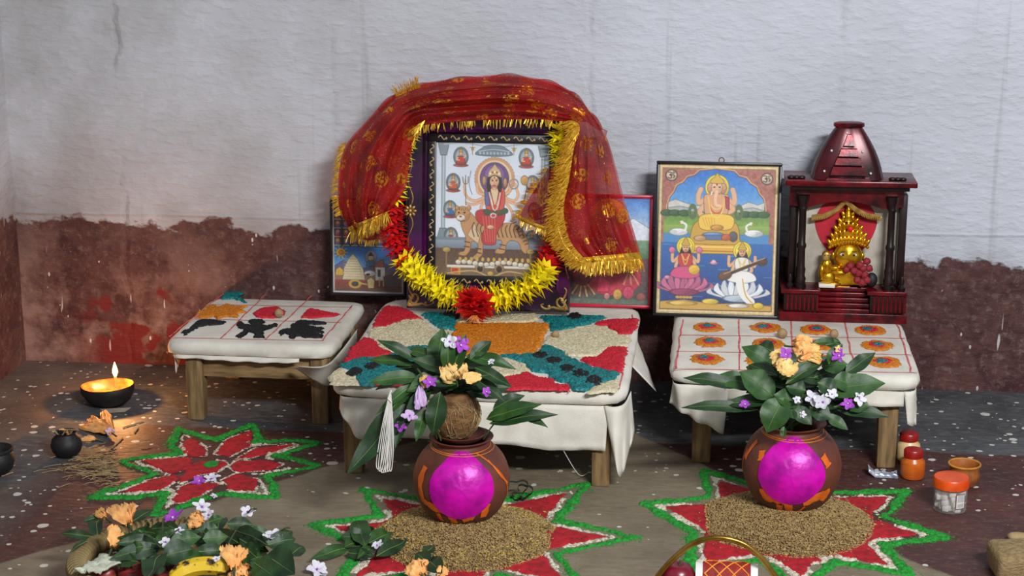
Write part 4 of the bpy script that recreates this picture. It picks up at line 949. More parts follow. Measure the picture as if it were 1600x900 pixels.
# S-shaped curls on the inner rail, one shared mesh
cr = mat('curl_cream', (214, 190, 150), (180, 140, 96), .4, .3)
sc = .0115; cu = []
for k in range(15):
    s_ = k / 14; a = s_ * 2 * PI; cu.append((sc * (1.6 * s_ - .8) * 1.0, 0, sc * .40 * math.sin(a)))
for k in range(5): a = k / 4 * PI; cu.append((sc * (.8 + .15 * math.sin(a)), 0, sc * (-.0 - .35 * (1 - math.cos(a)) * .5)))
curl = MB().tube(cu, .0015, 5).data('curl', cr)
nh = 9; nv = 11; wmid = (pu0 - iu0) / 2
for k in range(nh):
    u = pu0 + (pu1 - pu0) * (k + .5) / nh
    inst('curl', curl, pl.at(u, iv1 - wmid, .0085), pl.R, t); inst('curl', curl, pl.at(u, iv0 + wmid * .6, .0085), pl.R, t)
for k in range(nv):
    v = pv0 + (pv1 - pv0) * (k + .5) / nv
    for u in (iu0 + wmid, iu1 - wmid): inst('curl', curl, pl.at(u, v, .0085), pl.R @ roty(PI / 2), t)
# gilt ornaments: corner scrolls, rosettes, side vines
def scroll(cu, cv, su, sv, s):
    mb = MB(); f = lambda x, y: pl.at(cu + su * x * s, cv + sv * y * s, .0165)
    for P in ([(0, 0), (.5, .1), (1.0, .5), (1.1, 1.0), (.8, 1.3), (.45, 1.2), (.4, .9), (.6, .8)], [(0, 0), (.1, .5), (.5, 1.0), (.2, 1.6), (.05, 2.2), (.3, 2.5)], [(0, 0), (.9, .1), (1.6, .25), (2.2, .05), (2.7, .2), (2.9, .5), (2.6, .6)], [(.3, .3), (.2, .9), (.05, 1.2)], [(.3, .3), (.9, .2), (1.3, .05)]):
        P = spline(P, 5); mb.tube([f(*p) for p in P], np.linspace(.0034, .0018, len(P)), 6)
    for (x, y) in ((.15, .15), (.55, 1.05), (2.0, .35)): mb.ell(f(x, y), (.004, .003, .004), None, 10, 6)
    mb.build('corner_scroll', M['gold_old'], t)
for su in (1, -1):
    scroll(-su * (w2 - .006), .008, su, 1, .021); scroll(-su * (w2 - .006), pl.H - .008, su, -1, .021)
def rosette(cu, cv, s):
    mb = MB(); mb.ell(pl.at(cu, cv, .018), (s * .3, s * .25, s * .3), None, 10, 6)
    for k in range(8):
        a = k * PI / 4; R = pl.R @ roty(-a); mb.ell(pl.at(cu + s * .6 * math.cos(a), cv + s * .6 * math.sin(a), .0165), (s * .34, s * .14, s * .2), R, 8, 6)
    mb.build('rosette', M['gold_old'], t)
for su in (1, -1):
    um = su * (w2 - .009); rosette(um, pl.H * .5, .017)
    for q in (1, -1):
        mb = MB(); P = spline([(0, .06), (-.3, .2), (.25, .45), (-.15, .7), (.3, .95)], 6); mb.tube([pl.at(um + p[0] * .02 * su, pl.H * .5 + q * p[1] * pl.H * .34, .0165) for p in P], .0016, 6); mb.build('vine', M['gold_old'], t)
rosette(0, pl.H - .014, .017); rosette(-.07, pl.H - .012, .011); rosette(.07, pl.H - .012, .011); rosette(0, .012, .013)
# ------------------------------------------------------------------ toy temple
TY = -.178                                            # front of the plinth
def q4(X, Y, y): return ony(1010 + X / 2.728, 180 + Y / 2.728, y)
tz = ZR + .001
tp = thing('toy_temple', 'dark red miniature temple with dome, columns and a golden idol face', 'shrine', (q4(850, 865, TY)[0], -.115, tz))
def tbox(name, X0, X1, zlo, zhi, yf, yb, m=None, bev=.002):
    a = q4(X0, 600, yf)[0]; b = q4(X1, 600, yf)[0]
    return MB().rbox(((a + b) / 2, (yf + yb) / 2, (zlo + zhi) / 2), (b - a, yb - yf, zhi - zlo), bev).build(name, m or M['temple'], tp)
zY = lambda Y, y: q4(850, Y, y)[2]
z_pl = zY(846, TY); z_bt = zY(745, TY + .012); z_ct = zY(345, TY + .02); z_cn = zY(283, TY - .006)
YB = -.062
tbox('plinth', 575, 1125, tz, z_pl, TY, YB)
for (a, b) in ((592, 738), (962, 1110)):
    tbox('pedestal', a, b, z_pl, z_bt - .010, TY + .008, YB, M['temple_dark'])
    tbox('pedestal_cap', a - 12, b + 12, z_bt - .010, z_bt, TY + .002, YB)
    for k in range(8):
        X = a + 10 + (b - a - 20) * k / 7; p = q4(X, 800, TY + .008)
        MB().tube([(p[0], TY + .008, z_pl + .003), (p[0], TY + .008, z_bt - .012)], .0036, 8).build('flute', M['temple'], tp)
for k in range(5):
    tbox('step', 738, 962, z_pl + (z_bt - z_pl) * k / 5, z_pl + (z_bt - z_pl) * (k + 1) / 5 - .001, TY + .004 + .009 * k, YB)
# columns
def colm(X, y, r, m):
    x = q4(X, 540, y)[0]; h = z_ct - z_bt; pr = []
    for f, q in ((0, 1.35), (.04, 1.35), (.05, 1.1), (.10, 1.25), (.13, .95), (.2, 1.12), (.23, .92), (.42, .85), (.44, 1.05), (.47, 1.05), (.49, .82), (.84, .78), (.86, 1.05), (.9, .9), (.94, 1.2), (1, 1.35)): pr.append((r * q, z_bt + h * f))
    MB().lathe(pr, (x, y, 0), None, 16).build('column', m, tp)
colm(662, TY + .026, .0105, M['temple_dark']); colm(1040, TY + .026, .0105, M['temple_dark'])
for (a, b) in ((606, 638), (1068, 1102)): tbox('pilaster', a, b, z_bt, z_ct, TY + .05, YB, M['temple_dark'])
for X in (612, 1090):
    p = q4(X, 700, TY + .02); MB().lathe([(.008, 0), (.009, .008), (.004, .014), (.006, .022), (.002, .034)], (p[0], TY + .018, z_bt), None, 12).build('finial', M['temple_dark'], tp)
# back panel, red disc
wp = mat('ivory_panel', (196, 190, 176), (170, 162, 146), .5); rp = mat('red_felt', (190, 22, 46), (160, 12, 34), .7)
yb = TY + .075
tbox('back_panel', 640, 1070, z_bt, z_ct, yb, YB, wp, .001)
cx, _, cz = q4(850, 462, yb); pa = []
for k in range(40):
    a = 2 * PI * k / 40; pa.append((.072 * math.cos(a) * (1 - .18 * max(0, -math.sin(a))), .068 * math.sin(a) * (1.25 if math.sin(a) < 0 else 1)))
MB().prism(pa, .002, None, (cx, yb - .0022, cz)).build('red_disc', rp, tp)
# lintel with a shallow cusped arch
xl = q4(612, 345, TY + .03)[0]; xr = q4(1100, 345, TY + .03)[0]; xi, xj = q4(692, 345, TY + .03)[0], q4(1008, 345, TY + .03)[0]; xm = (xi + xj) / 2
zb_ = zY(398, TY + .03); zt_ = z_cn - .016
ar = [(xl, zt_), (xl, zb_ + .004), (xi, zb_)] + [(xi + (xm - xi) * k / 8, zb_ + .016 * math.sin(k / 8 * PI / 2)) for k in range(1, 9)] + [(xm + (xj - xm) * k / 8, zb_ + .016 * math.cos(k / 8 * PI / 2)) for k in range(1, 9)] + [(xr, zb_ + .004), (xr, zt_)]
MB().prism(ar, .012, None, (0, TY + .036, 0)).build('lintel', M['temple'], tp)
for (P) in ([(705, 432), (760, 424), (810, 398), (848, 362)], [(852, 362), (890, 396), (945, 424), (1000, 432)]):
    P = spline(P, 8); mb = MB()
    mb.tube([q4(p[0], p[1], TY + .05) for p in P], .0042, 7)
    for i, p in enumerate(P): mb.ell(q4(p[0], p[1] + 9, TY + .049), (.0022, .0022, .006), None, 6, 5)
    mb.build('swag', M['gold_old'], tp)
# cornice and dome
tbox('cornice', 605, 1108, z_cn - .024, z_cn - .013, TY + .008, YB, M['temple_dark'])
tbox('cornice', 580, 1140, z_cn - .013, z_cn, TY - .006, YB + .004)
ym = TY + .055; xm = q4(853, 275, ym)[0]; zd0 = z_cn; zd = lambda Y: q4(853, Y, ym)[2]
S = abs(q4(900, 200, ym)[0] - q4(800, 200, ym)[0]) / 100
prof = [(166, 280), (162, 250), (153, 215), (140, 180), (123, 145), (102, 110), (82, 80), (66, 58), (58, 50)]
V = []; seg = 48
for hw, Y in prof:
    z = max(zd(Y), zd0)
    for j in range(seg):
        a = 2 * PI * j / seg; e = 4; c_, s_ = math.cos(a), math.sin(a); r = (abs(c_) ** e + abs(s_) ** e) ** (-1 / e) * .94; r *= 1 - .03 * (j % 4 == 0)
        V.append((xm + hw * S * c_ * r, ym + hw * S * .52 * s_ * r, z))
F = []
for i in range(len(prof) - 1):
    for j in range(seg): a = i * seg + j; b = i * seg + (j + 1) % seg; F.append((a, b, b + seg, a + seg))
F.append(tuple((len(prof) - 1) * seg + j for j in range(seg)))
mk('dome', V, F, mat('temple_dome', (84, 12, 20), (36, 8, 10), .28, .3, nscale=14), tp)
MB().lathe([(.033, 0), (.036, .003), (.035, .010), (.028, .012)], (xm, ym, zd(50)), np.diag([1, .55, 1]), 24).build('dome_cap', M['temple'], tp)
for (h0, h1, Y0, Y1) in ((96, 90, 280, 250), (78, 66, 238, 204), (60, 50, 196, 168), (44, 34, 160, 132), (24, 8, 118, 74)):
    yf = lambda Y: ym - .52 * S * np.interp(Y, [p[1] for p in prof][::-1], [p[0] for p in prof][::-1]) - .002
    a, b = zd(Y0), zd(Y1); a = max(a, zd0 + .0005); P = [(xm - h0 * S, a), (xm + h0 * S, a), (xm + h1 * S, b), (xm - h1 * S, b)]
    V = [(x, (yf(Y0) if i < 2 else yf(Y1)) - .009, z) for i, (x, z) in enumerate(P)] + [(x, (yf(Y0) if i < 2 else yf(Y1)) + .012, z) for i, (x, z) in enumerate(P)]
    mk('dome_step', V, [(0, 1, 2, 3), (7, 6, 5, 4), (0, 4, 5, 1), (1, 5, 6, 2), (2, 6, 7, 3), (3, 7, 4, 0)], M['temple'], tp, False)
for k, (X, Y) in enumerate(((792, 142), (926, 144), (760, 226), (958, 232), (860, 70))):
    p = q4(X, Y, ym - .05); MB().ell((p[0], ym - .52 * S * np.interp(Y, [q[1] for q in prof][::-1], [q[0] for q in prof][::-1]) * .97, zd(Y)), .003, None, 8, 6).build('stud', mat('pearl', (226, 216, 206), (206, 196, 186), .3), tp)
for X in (640, 1075):
    x = q4(X, 280, TY)[0]; mb = MB()
    for d_ in (-.012, 0, .012): mb.ell((x + d_, TY + .02, z_cn + .003), (.009, .006, .005), None, 10, 6)
    mb.build('corner_leaf', M['temple_dark'], tp)
# ------------------------------------------------------------------ golden idol inside
iy = TY + .056
idl = thing('deity_idol', 'golden crowned idol face with red flowers inside the toy temple', 'idol', (q4(860, 720, iy)[0], iy, z_bt))
fx, _, fz = q4(858, 600, iy); k1 = S
body = [(760, 725), (770, 690), (800, 660), (815, 640), (900, 640), (930, 670), (955, 690), (960, 725)]
MB().prism([(q4(X, 600, iy)[0], max(z_bt, q4(X, Y, iy)[2]) ) for X, Y in body][::-1], .014, None, (0, iy, 0)).build('bust', M['gold'], idl)
V, F = ellipsoid((.034, .022, .038), 28, 20); fy = -V[:, 1]
nose = np.exp(-((V[:, 0] / .005) ** 2) - ((V[:, 2] + .003) / .011) ** 2) * .008 * (V[:, 1] < 0); V[:, 1] -= nose
for sx in (-1, 1): V[:, 1] += np.exp(-(((V[:, 0] - sx * .013) / .007) ** 2) - ((V[:, 2] - .008) / .005) ** 2) * .0025 * (V[:, 1] < 0)
V[:, 1] -= np.exp(-((V[:, 0] / .009) ** 2) - ((V[:, 2] + .02) / .003) ** 2) * .003 * (V[:, 1] < 0)
face = MB().add(V, F, None, (fx, iy - .004, fz)).build('face', M['gold'], idl)
dk = M['rice_black']; wh = mat('eye_white', (232, 226, 210), (220, 212, 196), .4)
for sx in (-1, 1):
    MB().ell((fx + sx * .013, iy - .0215, fz + .008), (.0068, .002, .0034), None, 12, 8).build('eye', wh, idl)
    MB().ell((fx + sx * .013, iy - .0236, fz + .008), (.003, .001, .003), None, 10, 6).build('pupil', dk, idl)
    MB().tube([(fx + sx * (.005 + .004 * k), iy - .0225 + .0012 * k * k * .25, fz + .0145 + .0018 * math.sin(k / 4 * PI)) for k in range(5)], .0009, 6).build('eyebrow', dk, idl)
    MB().ell((fx + sx * .034, iy - .002, fz), (.005, .006, .011), None, 10, 8).build('ear', M['gold'], idl)
MB().ell((fx, iy - .0245, fz - .0185), (.008, .002, .0026), None, 10, 6).build('mouth', mat('idol_lip', (150, 30, 26), (120, 20, 20), .5), idl)
# crown: fan of lobes in tiers with a spire
cr = MB(); cb = q4(860, 556, iy)
for tier, (n, hw, Yb, ln) in enumerate(((11, 78, 548, 52), (9, 66, 522, 52), (7, 50, 492, 50), (5, 32, 462, 44), (3, 17, 434, 34))):
    for k in range(n):
        f = (k / (n - 1) - .5) * 2 if n > 1 else 0; X = 860 + f * hw; p = q4(X, Yb - 14 * (1 - f * f), iy)
        cr.ell((p[0], iy - .012 + .004 * tier, p[2] + .004), (.0052, .005, .0125), roty(f * .55), 10, 8)
p0 = q4(860, 440, iy); cr.lathe([(.013, 0), (.010, .010), (.011, .013), (.006, .024), (.007, .027), (.001, .040)], (p0[0], iy, p0[2] - .006), None, 14)
cr.build('crown', M['gold'], idl)
band = MB()
for k in range(15): f = (k / 14 - .5) * 2; p = q4(860 + f * 80, 556 - 26 * (1 - f * f), iy); band.ell((p[0], iy - .022 + .006 * f * f, p[2]), .0042, None, 8, 6)
band.build('crown_band', M['gold'], idl)
p = q4(867, 478, iy); MB().ell((p[0], iy - .018, p[2]), (.007, .004, .007), None, 12, 8).build('jewel', M['flower_r'], idl)
# small golden attendant
ft = MB(); 
for (X, Y, rx, ry, d_) in ((770, 690, 34, 36, 0), (765, 640, 26, 40, .004), (764, 588, 19, 22, .010), (800, 640, 28, 12, .012), (745, 660, 14, 36, .008), (820, 660, 34, 14, .010), (785, 712, 44, 14, .004)):
    p = q4(X, Y, iy); ft.ell((p[0], iy - .016 - d_ * .4, max(p[2], z_bt + ry * S * .95)), (rx * S, .010, ry * S), None, 14, 10)
ft.build('attendant', M['gold'], idl)
p = q4(764, 590, iy); MB().ell((p[0], iy - .029, p[2]), (.009, .003, .011), None, 12, 8).build('attendant_face', M['gold_old'], idl)
for sx in (-1, 1): MB().ell((p[0] + sx * .0035, iy - .0318, p[2] + .003), (.0016, .0008, .001), None, 8, 6).build('attendant_eye', dk, idl)
MB().rbox((q4(766, 712, iy)[0], iy - .022, z_bt + .005), (.038, .02, .009), .002).build('attendant_base', wh, idl)
for k in range(12):
    X, Y = [(865, 628), (848, 645), (880, 650), (905, 625), (935, 610), (920, 640), (900, 660), (925, 668), (945, 640), (895, 690), (915, 700), (935, 690)][k]
    p = q4(X, Y, iy); V, F = ellipsoid((.009, .007, .009), 12, 8); V *= 1 + .35 * (vnoise(V[:, 0] * 600 + k * 9, V[:, 2] * 600, 60) - .5)[:, None]
    MB().add(V, F, None, (p[0], iy - .030, max(p[2], z_bt + .008))).build('red_blossom', mat('dull_red_petal', (150, 30, 42), (110, 16, 28), .7, nscale=120, bump=.6, bscale=200), idl)
p = q4(958, 690, iy); MB().ell((p[0], iy - .012, z_bt + .018), (.014, .012, .018), None, 14, 10).build('dark_drape', M['clay_black'], idl)

# ------------------------------------------------------------------ flower garland on the goddess picture
def garland_flower(n=11, layers=3, r=.036, seed=0, flat=1.0):
    q = random.Random(seed); mb = MB()
    for L in range(layers):
        for k in range(n):
            a = 2 * PI * (k + .5 * (L % 2)) / n + q.uniform(-.12, .12); rr = r * q.uniform(.82, 1.1); tilt = (L - (layers - 1) / 2) * .42 + q.uniform(-.18, .18); w = .0078
            ca, sa = math.cos(a), math.sin(a); er = np.array([ca, sa, 0]); et = np.array([-sa, ca, 0]); ez = np.array([0, 0, 1.])
            dv = er * math.cos(tilt) + ez * math.sin(tilt); up_ = -er * math.sin(tilt) + ez * math.cos(tilt)
            b = dv * .006 + ez * (L - 1) * .004
            V = [b - et * w * .5, b + et * w * .5, b + dv * rr * .5 - et * w + up_ * .002, b + dv * rr * .5 + up_ * -.0005, b + dv * rr * .5 + et * w + up_ * .002, b + dv * rr + up_ * .003]
            mb.add(V, [(0, 1, 3), (0, 3, 2), (1, 4, 3), (2, 3, 5), (3, 4, 5)])
    mb.ell((0, 0, 0), (.009, .009, .008), None, 8, 6)
    for V in mb.V: V[:, 0] *= flat                                  # squeezed between frame and net
    return mb
FY = {fl: [garland_flower(seed=k, flat=fl).data('yellow_blossom', M['flower_y'], True, .5) for k in range(5)] for fl in (.5, .74)}
FR = {fl: [garland_flower(12, 3, .037, seed=10 + k, flat=fl).data('red_blossom', M['flower_r'], True, .5) for k in range(4)] for fl in (.5, .74, 1.0)}
def gpt(px, py, n): u, v = GP.hit(px, py); return GP.at(u, v, n)
GPATH = [(636, 205), (626, 245), (622, 285), (616, 322), (617, 352), (626, 385), (645, 412), (668, 436), (695, 456), (722, 468), (743, 474), (768, 466), (797, 460), (826, 448), (848, 428), (861, 405), (866, 380), (876, 345), (884, 305), (884, 260), (880, 225), (878, 196)]
def gpath(px, py):
    a = gpt(px, py, .0450 if 325 < py < 480 and not (px > 800 and py < 400) else .0375)
    if py > 405: f = min(1, (py - 405) / 50); b = ony(px, py, -.282); a = a * (1 - f) + b * f
    return a
gp3 = np.array([gpath(*p) for p in GPATH]); gs = spline(gp3, 12)
gl = thing('flower_garland', 'yellow and red cloth flower garland hung around the goddess picture', 'garland', gs[np.argmin(gs[:, 2])] - [0, 0, .05])
MB().tube(gs, .0016, 6).build('string', M['thread'], gl)
L = np.concatenate([[0], np.cumsum(np.linalg.norm(np.diff(gs, axis=0), axis=1))]); N = 44
for k in range(N):
    s_ = L[-1] * (k + .3) / N; p = np.array([np.interp(s_, L, gs[:, i]) for i in range(3)]); p2 = np.array([np.interp(s_ + .004, L, gs[:, i]) for i in range(3)])
    tz_ = nrm(p2 - p); yy = nrm(np.cross(tz_, GP.n)); R = np.column_stack([nrm(np.cross(yy, tz_)), yy, tz_]); rnd.random()
    u, v = GP.hit(643, 412); pu = (p - GP.o) @ GP.u; pv = (p - GP.o) @ GP.v
    vr0, vr1 = GP.hit(640, 400)[1], GP.hit(640, 318)[1]; left = pu < 0; ur = GP.hit(866, 415)[1]; ur1 = GP.hit(866, 372)[1]
    isred = (left and vr0 < pv < vr1) or ((not left) and ur < pv < ur1)
    pull = rnd.uniform(.92, 1.08) * (1 if abs(pv) else 1)
    fl_ = .74 if pv < GP.hit(640, 335)[1] and not (pu > 0 and pv > GP.hit(866, 412)[1]) else .5
    inst('red_blossom' if isred else 'yellow_blossom', rnd.choice((FR if isred else FY)[fl_]), p, R, gl, (1, pull, 1))
pc = ony(743, 484, -.300) + [0, 0, .0045]
for k, (dx, dz) in enumerate(((-.014, .012), (.014, .010), (0, -.004), (.0, .022))):
    inst('red_blossom', FR[1.0][k % 2], pc + [dx, -.004 * k, dz], rotx(-1.2 + .3 * k) @ rotz(k), gl, (1.0, 1.0, 1.0))
mb = MB()
for k in range(26):
    a = rnd.uniform(-1.1, 1.1); l_ = rnd.uniform(.016, .026); b = pc + np.array([rnd.uniform(-.006, .006), -.016, -.014]); e_ = b + np.array([math.sin(a) * l_, -.004 - rnd.random() * .006, -math.cos(a) * l_]); e_[2] = max(e_[2], ZM + .012)
    mb.tube([b, (b + e_) / 2 + [0, -.003, 0], e_], [.0012, .0014, .0008], 4)
mb.build('tassel', mat('tassel', (196, 70, 40), (206, 150, 60), .5, nscale=200), gl)

# ------------------------------------------------------------------ red net veil over the picture
VO = [(548, 362), (531, 330), (529, 275), (540, 228), (572, 190), (612, 150), (660, 131), (720, 122), (790, 117), (850, 125), (893, 143), (925, 178), (948, 215), (962, 260), (975, 310), (990, 360), (1003, 404)]
VI = [(606, 332), (620, 316), (634, 292), (640, 255), (648, 215), (660, 197), (690, 192), (730, 189), (780, 187), (825, 186), (862, 188), (902, 196), (890, 232), (880, 280), (868, 330), (878, 378), (908, 410)]
NT_ = 150; NS = 64
def curve(P, n):
    C = spline(P, 20); t = np.linspace(0, len(C) - 1, n); return np.column_stack([np.interp(t, np.arange(len(C)), C[:, k]) for k in (0, 1)])
O2, I2 = curve(VO, NT_), curve(VI, NT_)
tt = np.linspace(0, 1, NT_)
yplane = lambda px, py: gpt(px, py, 0)[1]
veil = thing('red_veil', 'sheer red net veil with gold fringe draped over the goddess picture', 'veil', (GP.o[0], -.17, ZM + .06))
yO = -.150 + 0 * tt; yI = np.array([min(yplane(*p), -.10) for p in I2]) - .078
_gp2 = spline(np.array(GPATH, float), 6); _gx, _gy = np.meshgrid(np.arange(500, 1020), np.arange(100, 440), indexing='ij')
GPX = np.min(np.hypot(_gx[..., None] - _gp2[::2, 0], _gy[..., None] - _gp2[::2, 1]), -1)
def vlayer(front, seed, amp, shrink):
    V = np.zeros((NT_, NS, 3))
    for i in range(NT_):
        a, b = I2[i], O2[i]; top = math.exp(-((tt[i] - .5) / .22) ** 2)
        for j in range(NS):
            s_ = j / (NS - 1); e = s_ ** .9
            px = a[0] + (b[0] - a[0]) * e * (1 - shrink * s_); py = a[1] + (b[1] - a[1]) * e * (1 - shrink * s_)
            f = math.sin(PI * min(s_ * 1.05, 1))
            if front: y = yI[i] * (1 - s_) + yO[i] * s_ - .030 * f
            else: y = (yI[i] + .008) * (1 - s_) + yO[i] * s_ - .008 * f if top < .3 else (yI[i] + .02) * (1 - s_) + (yO[i] + .03) * s_ - .012 * f
            env = min(1, 4 * s_ + .15) * min(1, 5 * (1 - s_) + .1)
            w = vnoise(s_ * 9 + seed * 3.7, tt[i] * 7, 70 + seed) - .5 + .6 * (vnoise(s_ * 19 + 3 * vnoise(tt[i] * 6, 1, 74), tt[i] * 12, 71 + seed) - .5) + .35 * math.sin(s_ * 22 + 5 * vnoise(tt[i] * 5, seed, 72))
            y -= amp * w * env
            dg = GPX[np.clip(int(px) - 500, 0, 519), np.clip(int(py) - 100, 0, 339)]; wg_ = min(1, max(0, (62 - dg) / 30)); wg_ = wg_ * wg_ * (3 - 2 * wg_)
            if wg_ > 0: y += wg_ * min(0, yplane(px, py) - (.074 if front else .066) - .004 * (w + .5) - y)   # the net lies over the garland
            V[i, j] = ony(px, py, y)
    return V
front = vlayer(True, 1, .042, 0)
mk('net_front', front.reshape(-1, 3), gridF(NT_, NS), M['veil'], veil, True, None)
back = vlayer(False, 5, .020, .03)
mk('net_back', back.reshape(-1, 3), gridF(NT_, NS), M['veil'], veil, True, None)
# roll of net over the top, towards the wall
V = []
i0, i1 = 40, 112
for i in range(i0, i1):
    p = front[i, -1]; m_ = (i - i0) / (i1 - i0 - 1); dr = .10 * math.sin(PI * m_) + .01
    for j in range(14):
        s_ = j / 13; V.append(p + np.array([0, .095 * s_ * (1 if True else 0), -dr * s_ ** 2 + .004 * math.sin(i * .6 + 5 * s_)]))
V = np.array(V); V[:, 1] = np.minimum(V[:, 1], -.012)
mk('net_roll', V, gridF(i1 - i0, 14), M['veil'], veil, True, None)
# gold border and fringe
def fringe(pts, dirs, ln, n, seed=0, name='fringe', w=.0009, jit=.35):
    q = np.random.default_rng(seed); P = np.asarray(pts); D = np.asarray(dirs); V = []; F = []
    for k in range(n):
        f = q.random() * (len(P) - 1); i = int(f); g = f - i; p = P[i] * (1 - g) + P[i + 1] * g; d = nrm(D[i] + (q.random(3) - .5) * jit * 2); l_ = ln * (.6 + .6 * q.random())
        side = nrm(np.cross(d, [0, 1, .2])) * w; c_ = (q.random(3) - .5) * .35 * l_; c_[1] -= .2 * l_ * q.random(); b = len(V)
        m_ = p + d * l_ * .55 + c_ * .4; e_ = p + d * l_ + c_ * .6 + np.array([0, 0, -.12 * l_])
        V += [p - side, p + side, m_ - side, m_ + side, e_ - side * .6, e_ + side * .6]; F += [(b, b + 1, b + 3, b + 2), (b + 2, b + 3, b + 5, b + 4)]
    return tag(mk(name, V, F, M['tinsel'], veil, False), kind='stuff')
def strip(name, A, Bp, m=None):
    A, Bp = np.asarray(A), np.asarray(Bp); n = len(A); V = np.empty((n, 5, 3))
    for j in range(5): V[:, j] = A + (Bp - A) * j / 4 + np.array([0, -.004 - .003 * math.sin(j / 4 * PI), 0])
    return mk(name, V.reshape(-1, 3), gridF(n, 5), m or M['tinsel'], veil, True, None)
k0 = int(NT_ * .66)
In = front[k0:, 0]; strip('gold_border', front[k0:, 0], front[k0:, 2])
left_d = np.tile([[-1., -.25, -.15]], (len(In), 1))
fringe(In + [0, -.004, 0], left_d, .026, 420, 1)
Mid = front[k0:, 6]; fringe(Mid + [0, -.006, 0], np.tile([[-.9, -.3, -.35]], (len(Mid), 1)), .034, 420, 2)
hem = front[-1, :]; strip('gold_border', front[-1, :], front[-4, :]); fringe(hem + [0, -.004, 0], np.tile([[.1, -.2, -1.]], (NS, 1)), .026, 300, 3)
hem = front[0, :]; strip('gold_border', front[0, :], front[3, :]); fringe(hem + [0, -.004, 0], np.tile([[.1, -.2, -1.]], (NS, 1)), .024, 220, 4)
To = front[36:112, 0]; fringe(To + [0, -.003, 0], np.tile([[0, -.2, -1.]], (len(To), 1)), .016, 150, 5)
Lo = front[8:30, -1]; fringe(Lo, np.tile([[-1., 0, -.3]], (len(Lo), 1)), .018, 110, 6)
tu = np.array([ony(617, 152, -.165), ony(656, 136, -.165)]); fringe(tu, np.tile([[-.3, 0, 1.]], (2, 1)), .032, 70, 7, w=.0006, jit=.5)
tu = np.array([ony(650, 200, -.235), ony(664, 188, -.235)]); fringe(tu, np.tile([[-.5, -.3, -.6]], (2, 1)), .024, 50, 8)
# a thin end of the veil crossing the print
FA = [(858, 262), (842, 288), (824, 316), (812, 340)]; FB = [(872, 262), (868, 300), (864, 330), (858, 354)]
A2, B2 = curve(FA, 24), curve(FB, 24); V = np.zeros((24, 10, 3))
for i in range(24):
    for j in range(10):
        f = j / 9; px = A2[i] * (1 - f) + B2[i] * f; V[i, j] = gpt(px[0], px[1], min(.074, .030 + .066 * f) + .005 * math.sin(f * 9 + i * .2) * (1 - f))
mk('net_end', V.reshape(-1, 3), gridF(24, 10), M['veil'], veil, True, None)
fringe(V[:, 0], np.tile([[-1., -.2, .3]], (24, 1)), .014, 90, 9); strip('gold_border', V[-1, :], V[-3, :]); fringe(V[-1, :], np.tile([[0, -.2, -1.]], (10, 1)), .014, 60, 10)
# lower left scrap of net hanging below the hem
FA = [(552, 362), (575, 366), (602, 352)]; FB = [(560, 372), (580, 376), (600, 368)]
A2, B2 = curve(FA, 16), curve(FB, 16); V = np.zeros((16, 6, 3))
for i in range(16):
    for j in range(6): f = j / 5; px = A2[i] * (1 - f) + B2[i] * f; V[i, j] = ony(px[0], px[1], -.155)
mk('net_end', V.reshape(-1, 3), gridF(16, 6), M['veil'], veil, True, None); fringe(V[:, -1], np.tile([[0, -.2, -1.]], (16, 1)), .012, 50, 11)
# ------------------------------------------------------------------ rangoli stars
def rangoli(name, label, outline, centre, wg=.0095, woff=.019, ww=.006, roff=.026, cell=.0026, seed=0, tips=None, mound=None, extra=None):
    P = np.array([onz(*p)[:2] for p in outline]); c = onz(*centre)[:2]
    t = thing(name, label, 'rangoli', (c[0], c[1], .0002), 'powder rangoli stars on the floor')
    x0, y0 = P.min(0) - .03; x1, y1 = P.max(0) + .03; X, Y = cells(x0, x1, y0, y1, cell)
    wx = (vnoise(X * 60, Y * 60, seed + 1) - .5) * .010; wy = (vnoise(X * 60, Y * 60 + 40, seed + 2) - .5) * .010
    ins = inside(P, X + wx, Y + wy); d = polydist(P, X + wx, Y + wy); sd = np.where(ins, d, -d)
    thick = .55 + .75 * vnoise(X * 14, Y * 14, seed + 3); spk = rng.random(X.shape)
    if mound is not None:
        mc, mr = mound; out = np.hypot((X - mc[0]) / mr[0], (Y - mc[1]) / mr[1]) > .93
    else: out = np.ones(X.shape, bool)
    g = (np.abs(sd) < wg * thick) & (spk > .06) & out
    scat = (np.abs(sd) < wg * 2.0) & (spk > .90) & out
    o = powder('green_outline', g | scat, x0, y0, cell, .0004, .005, M['pow_green'], t, .55, 1); tag(o, kind='stuff')
    w_ = (np.abs(sd - woff) < ww * thick * (.5 + 1.0 * vnoise(X * 34, Y * 34, seed + 6))) & (spk > .15) & (vnoise(X * 22 + 7, Y * 22, seed + 8) > .30) & out & ~g
    o = powder('white_outline', w_, x0, y0, cell, .0004, .005, M['pow_white'], t, .6, 1); tag(o, kind='stuff')
    return t, X, Y, sd, out, x0, y0, cell, g, w_
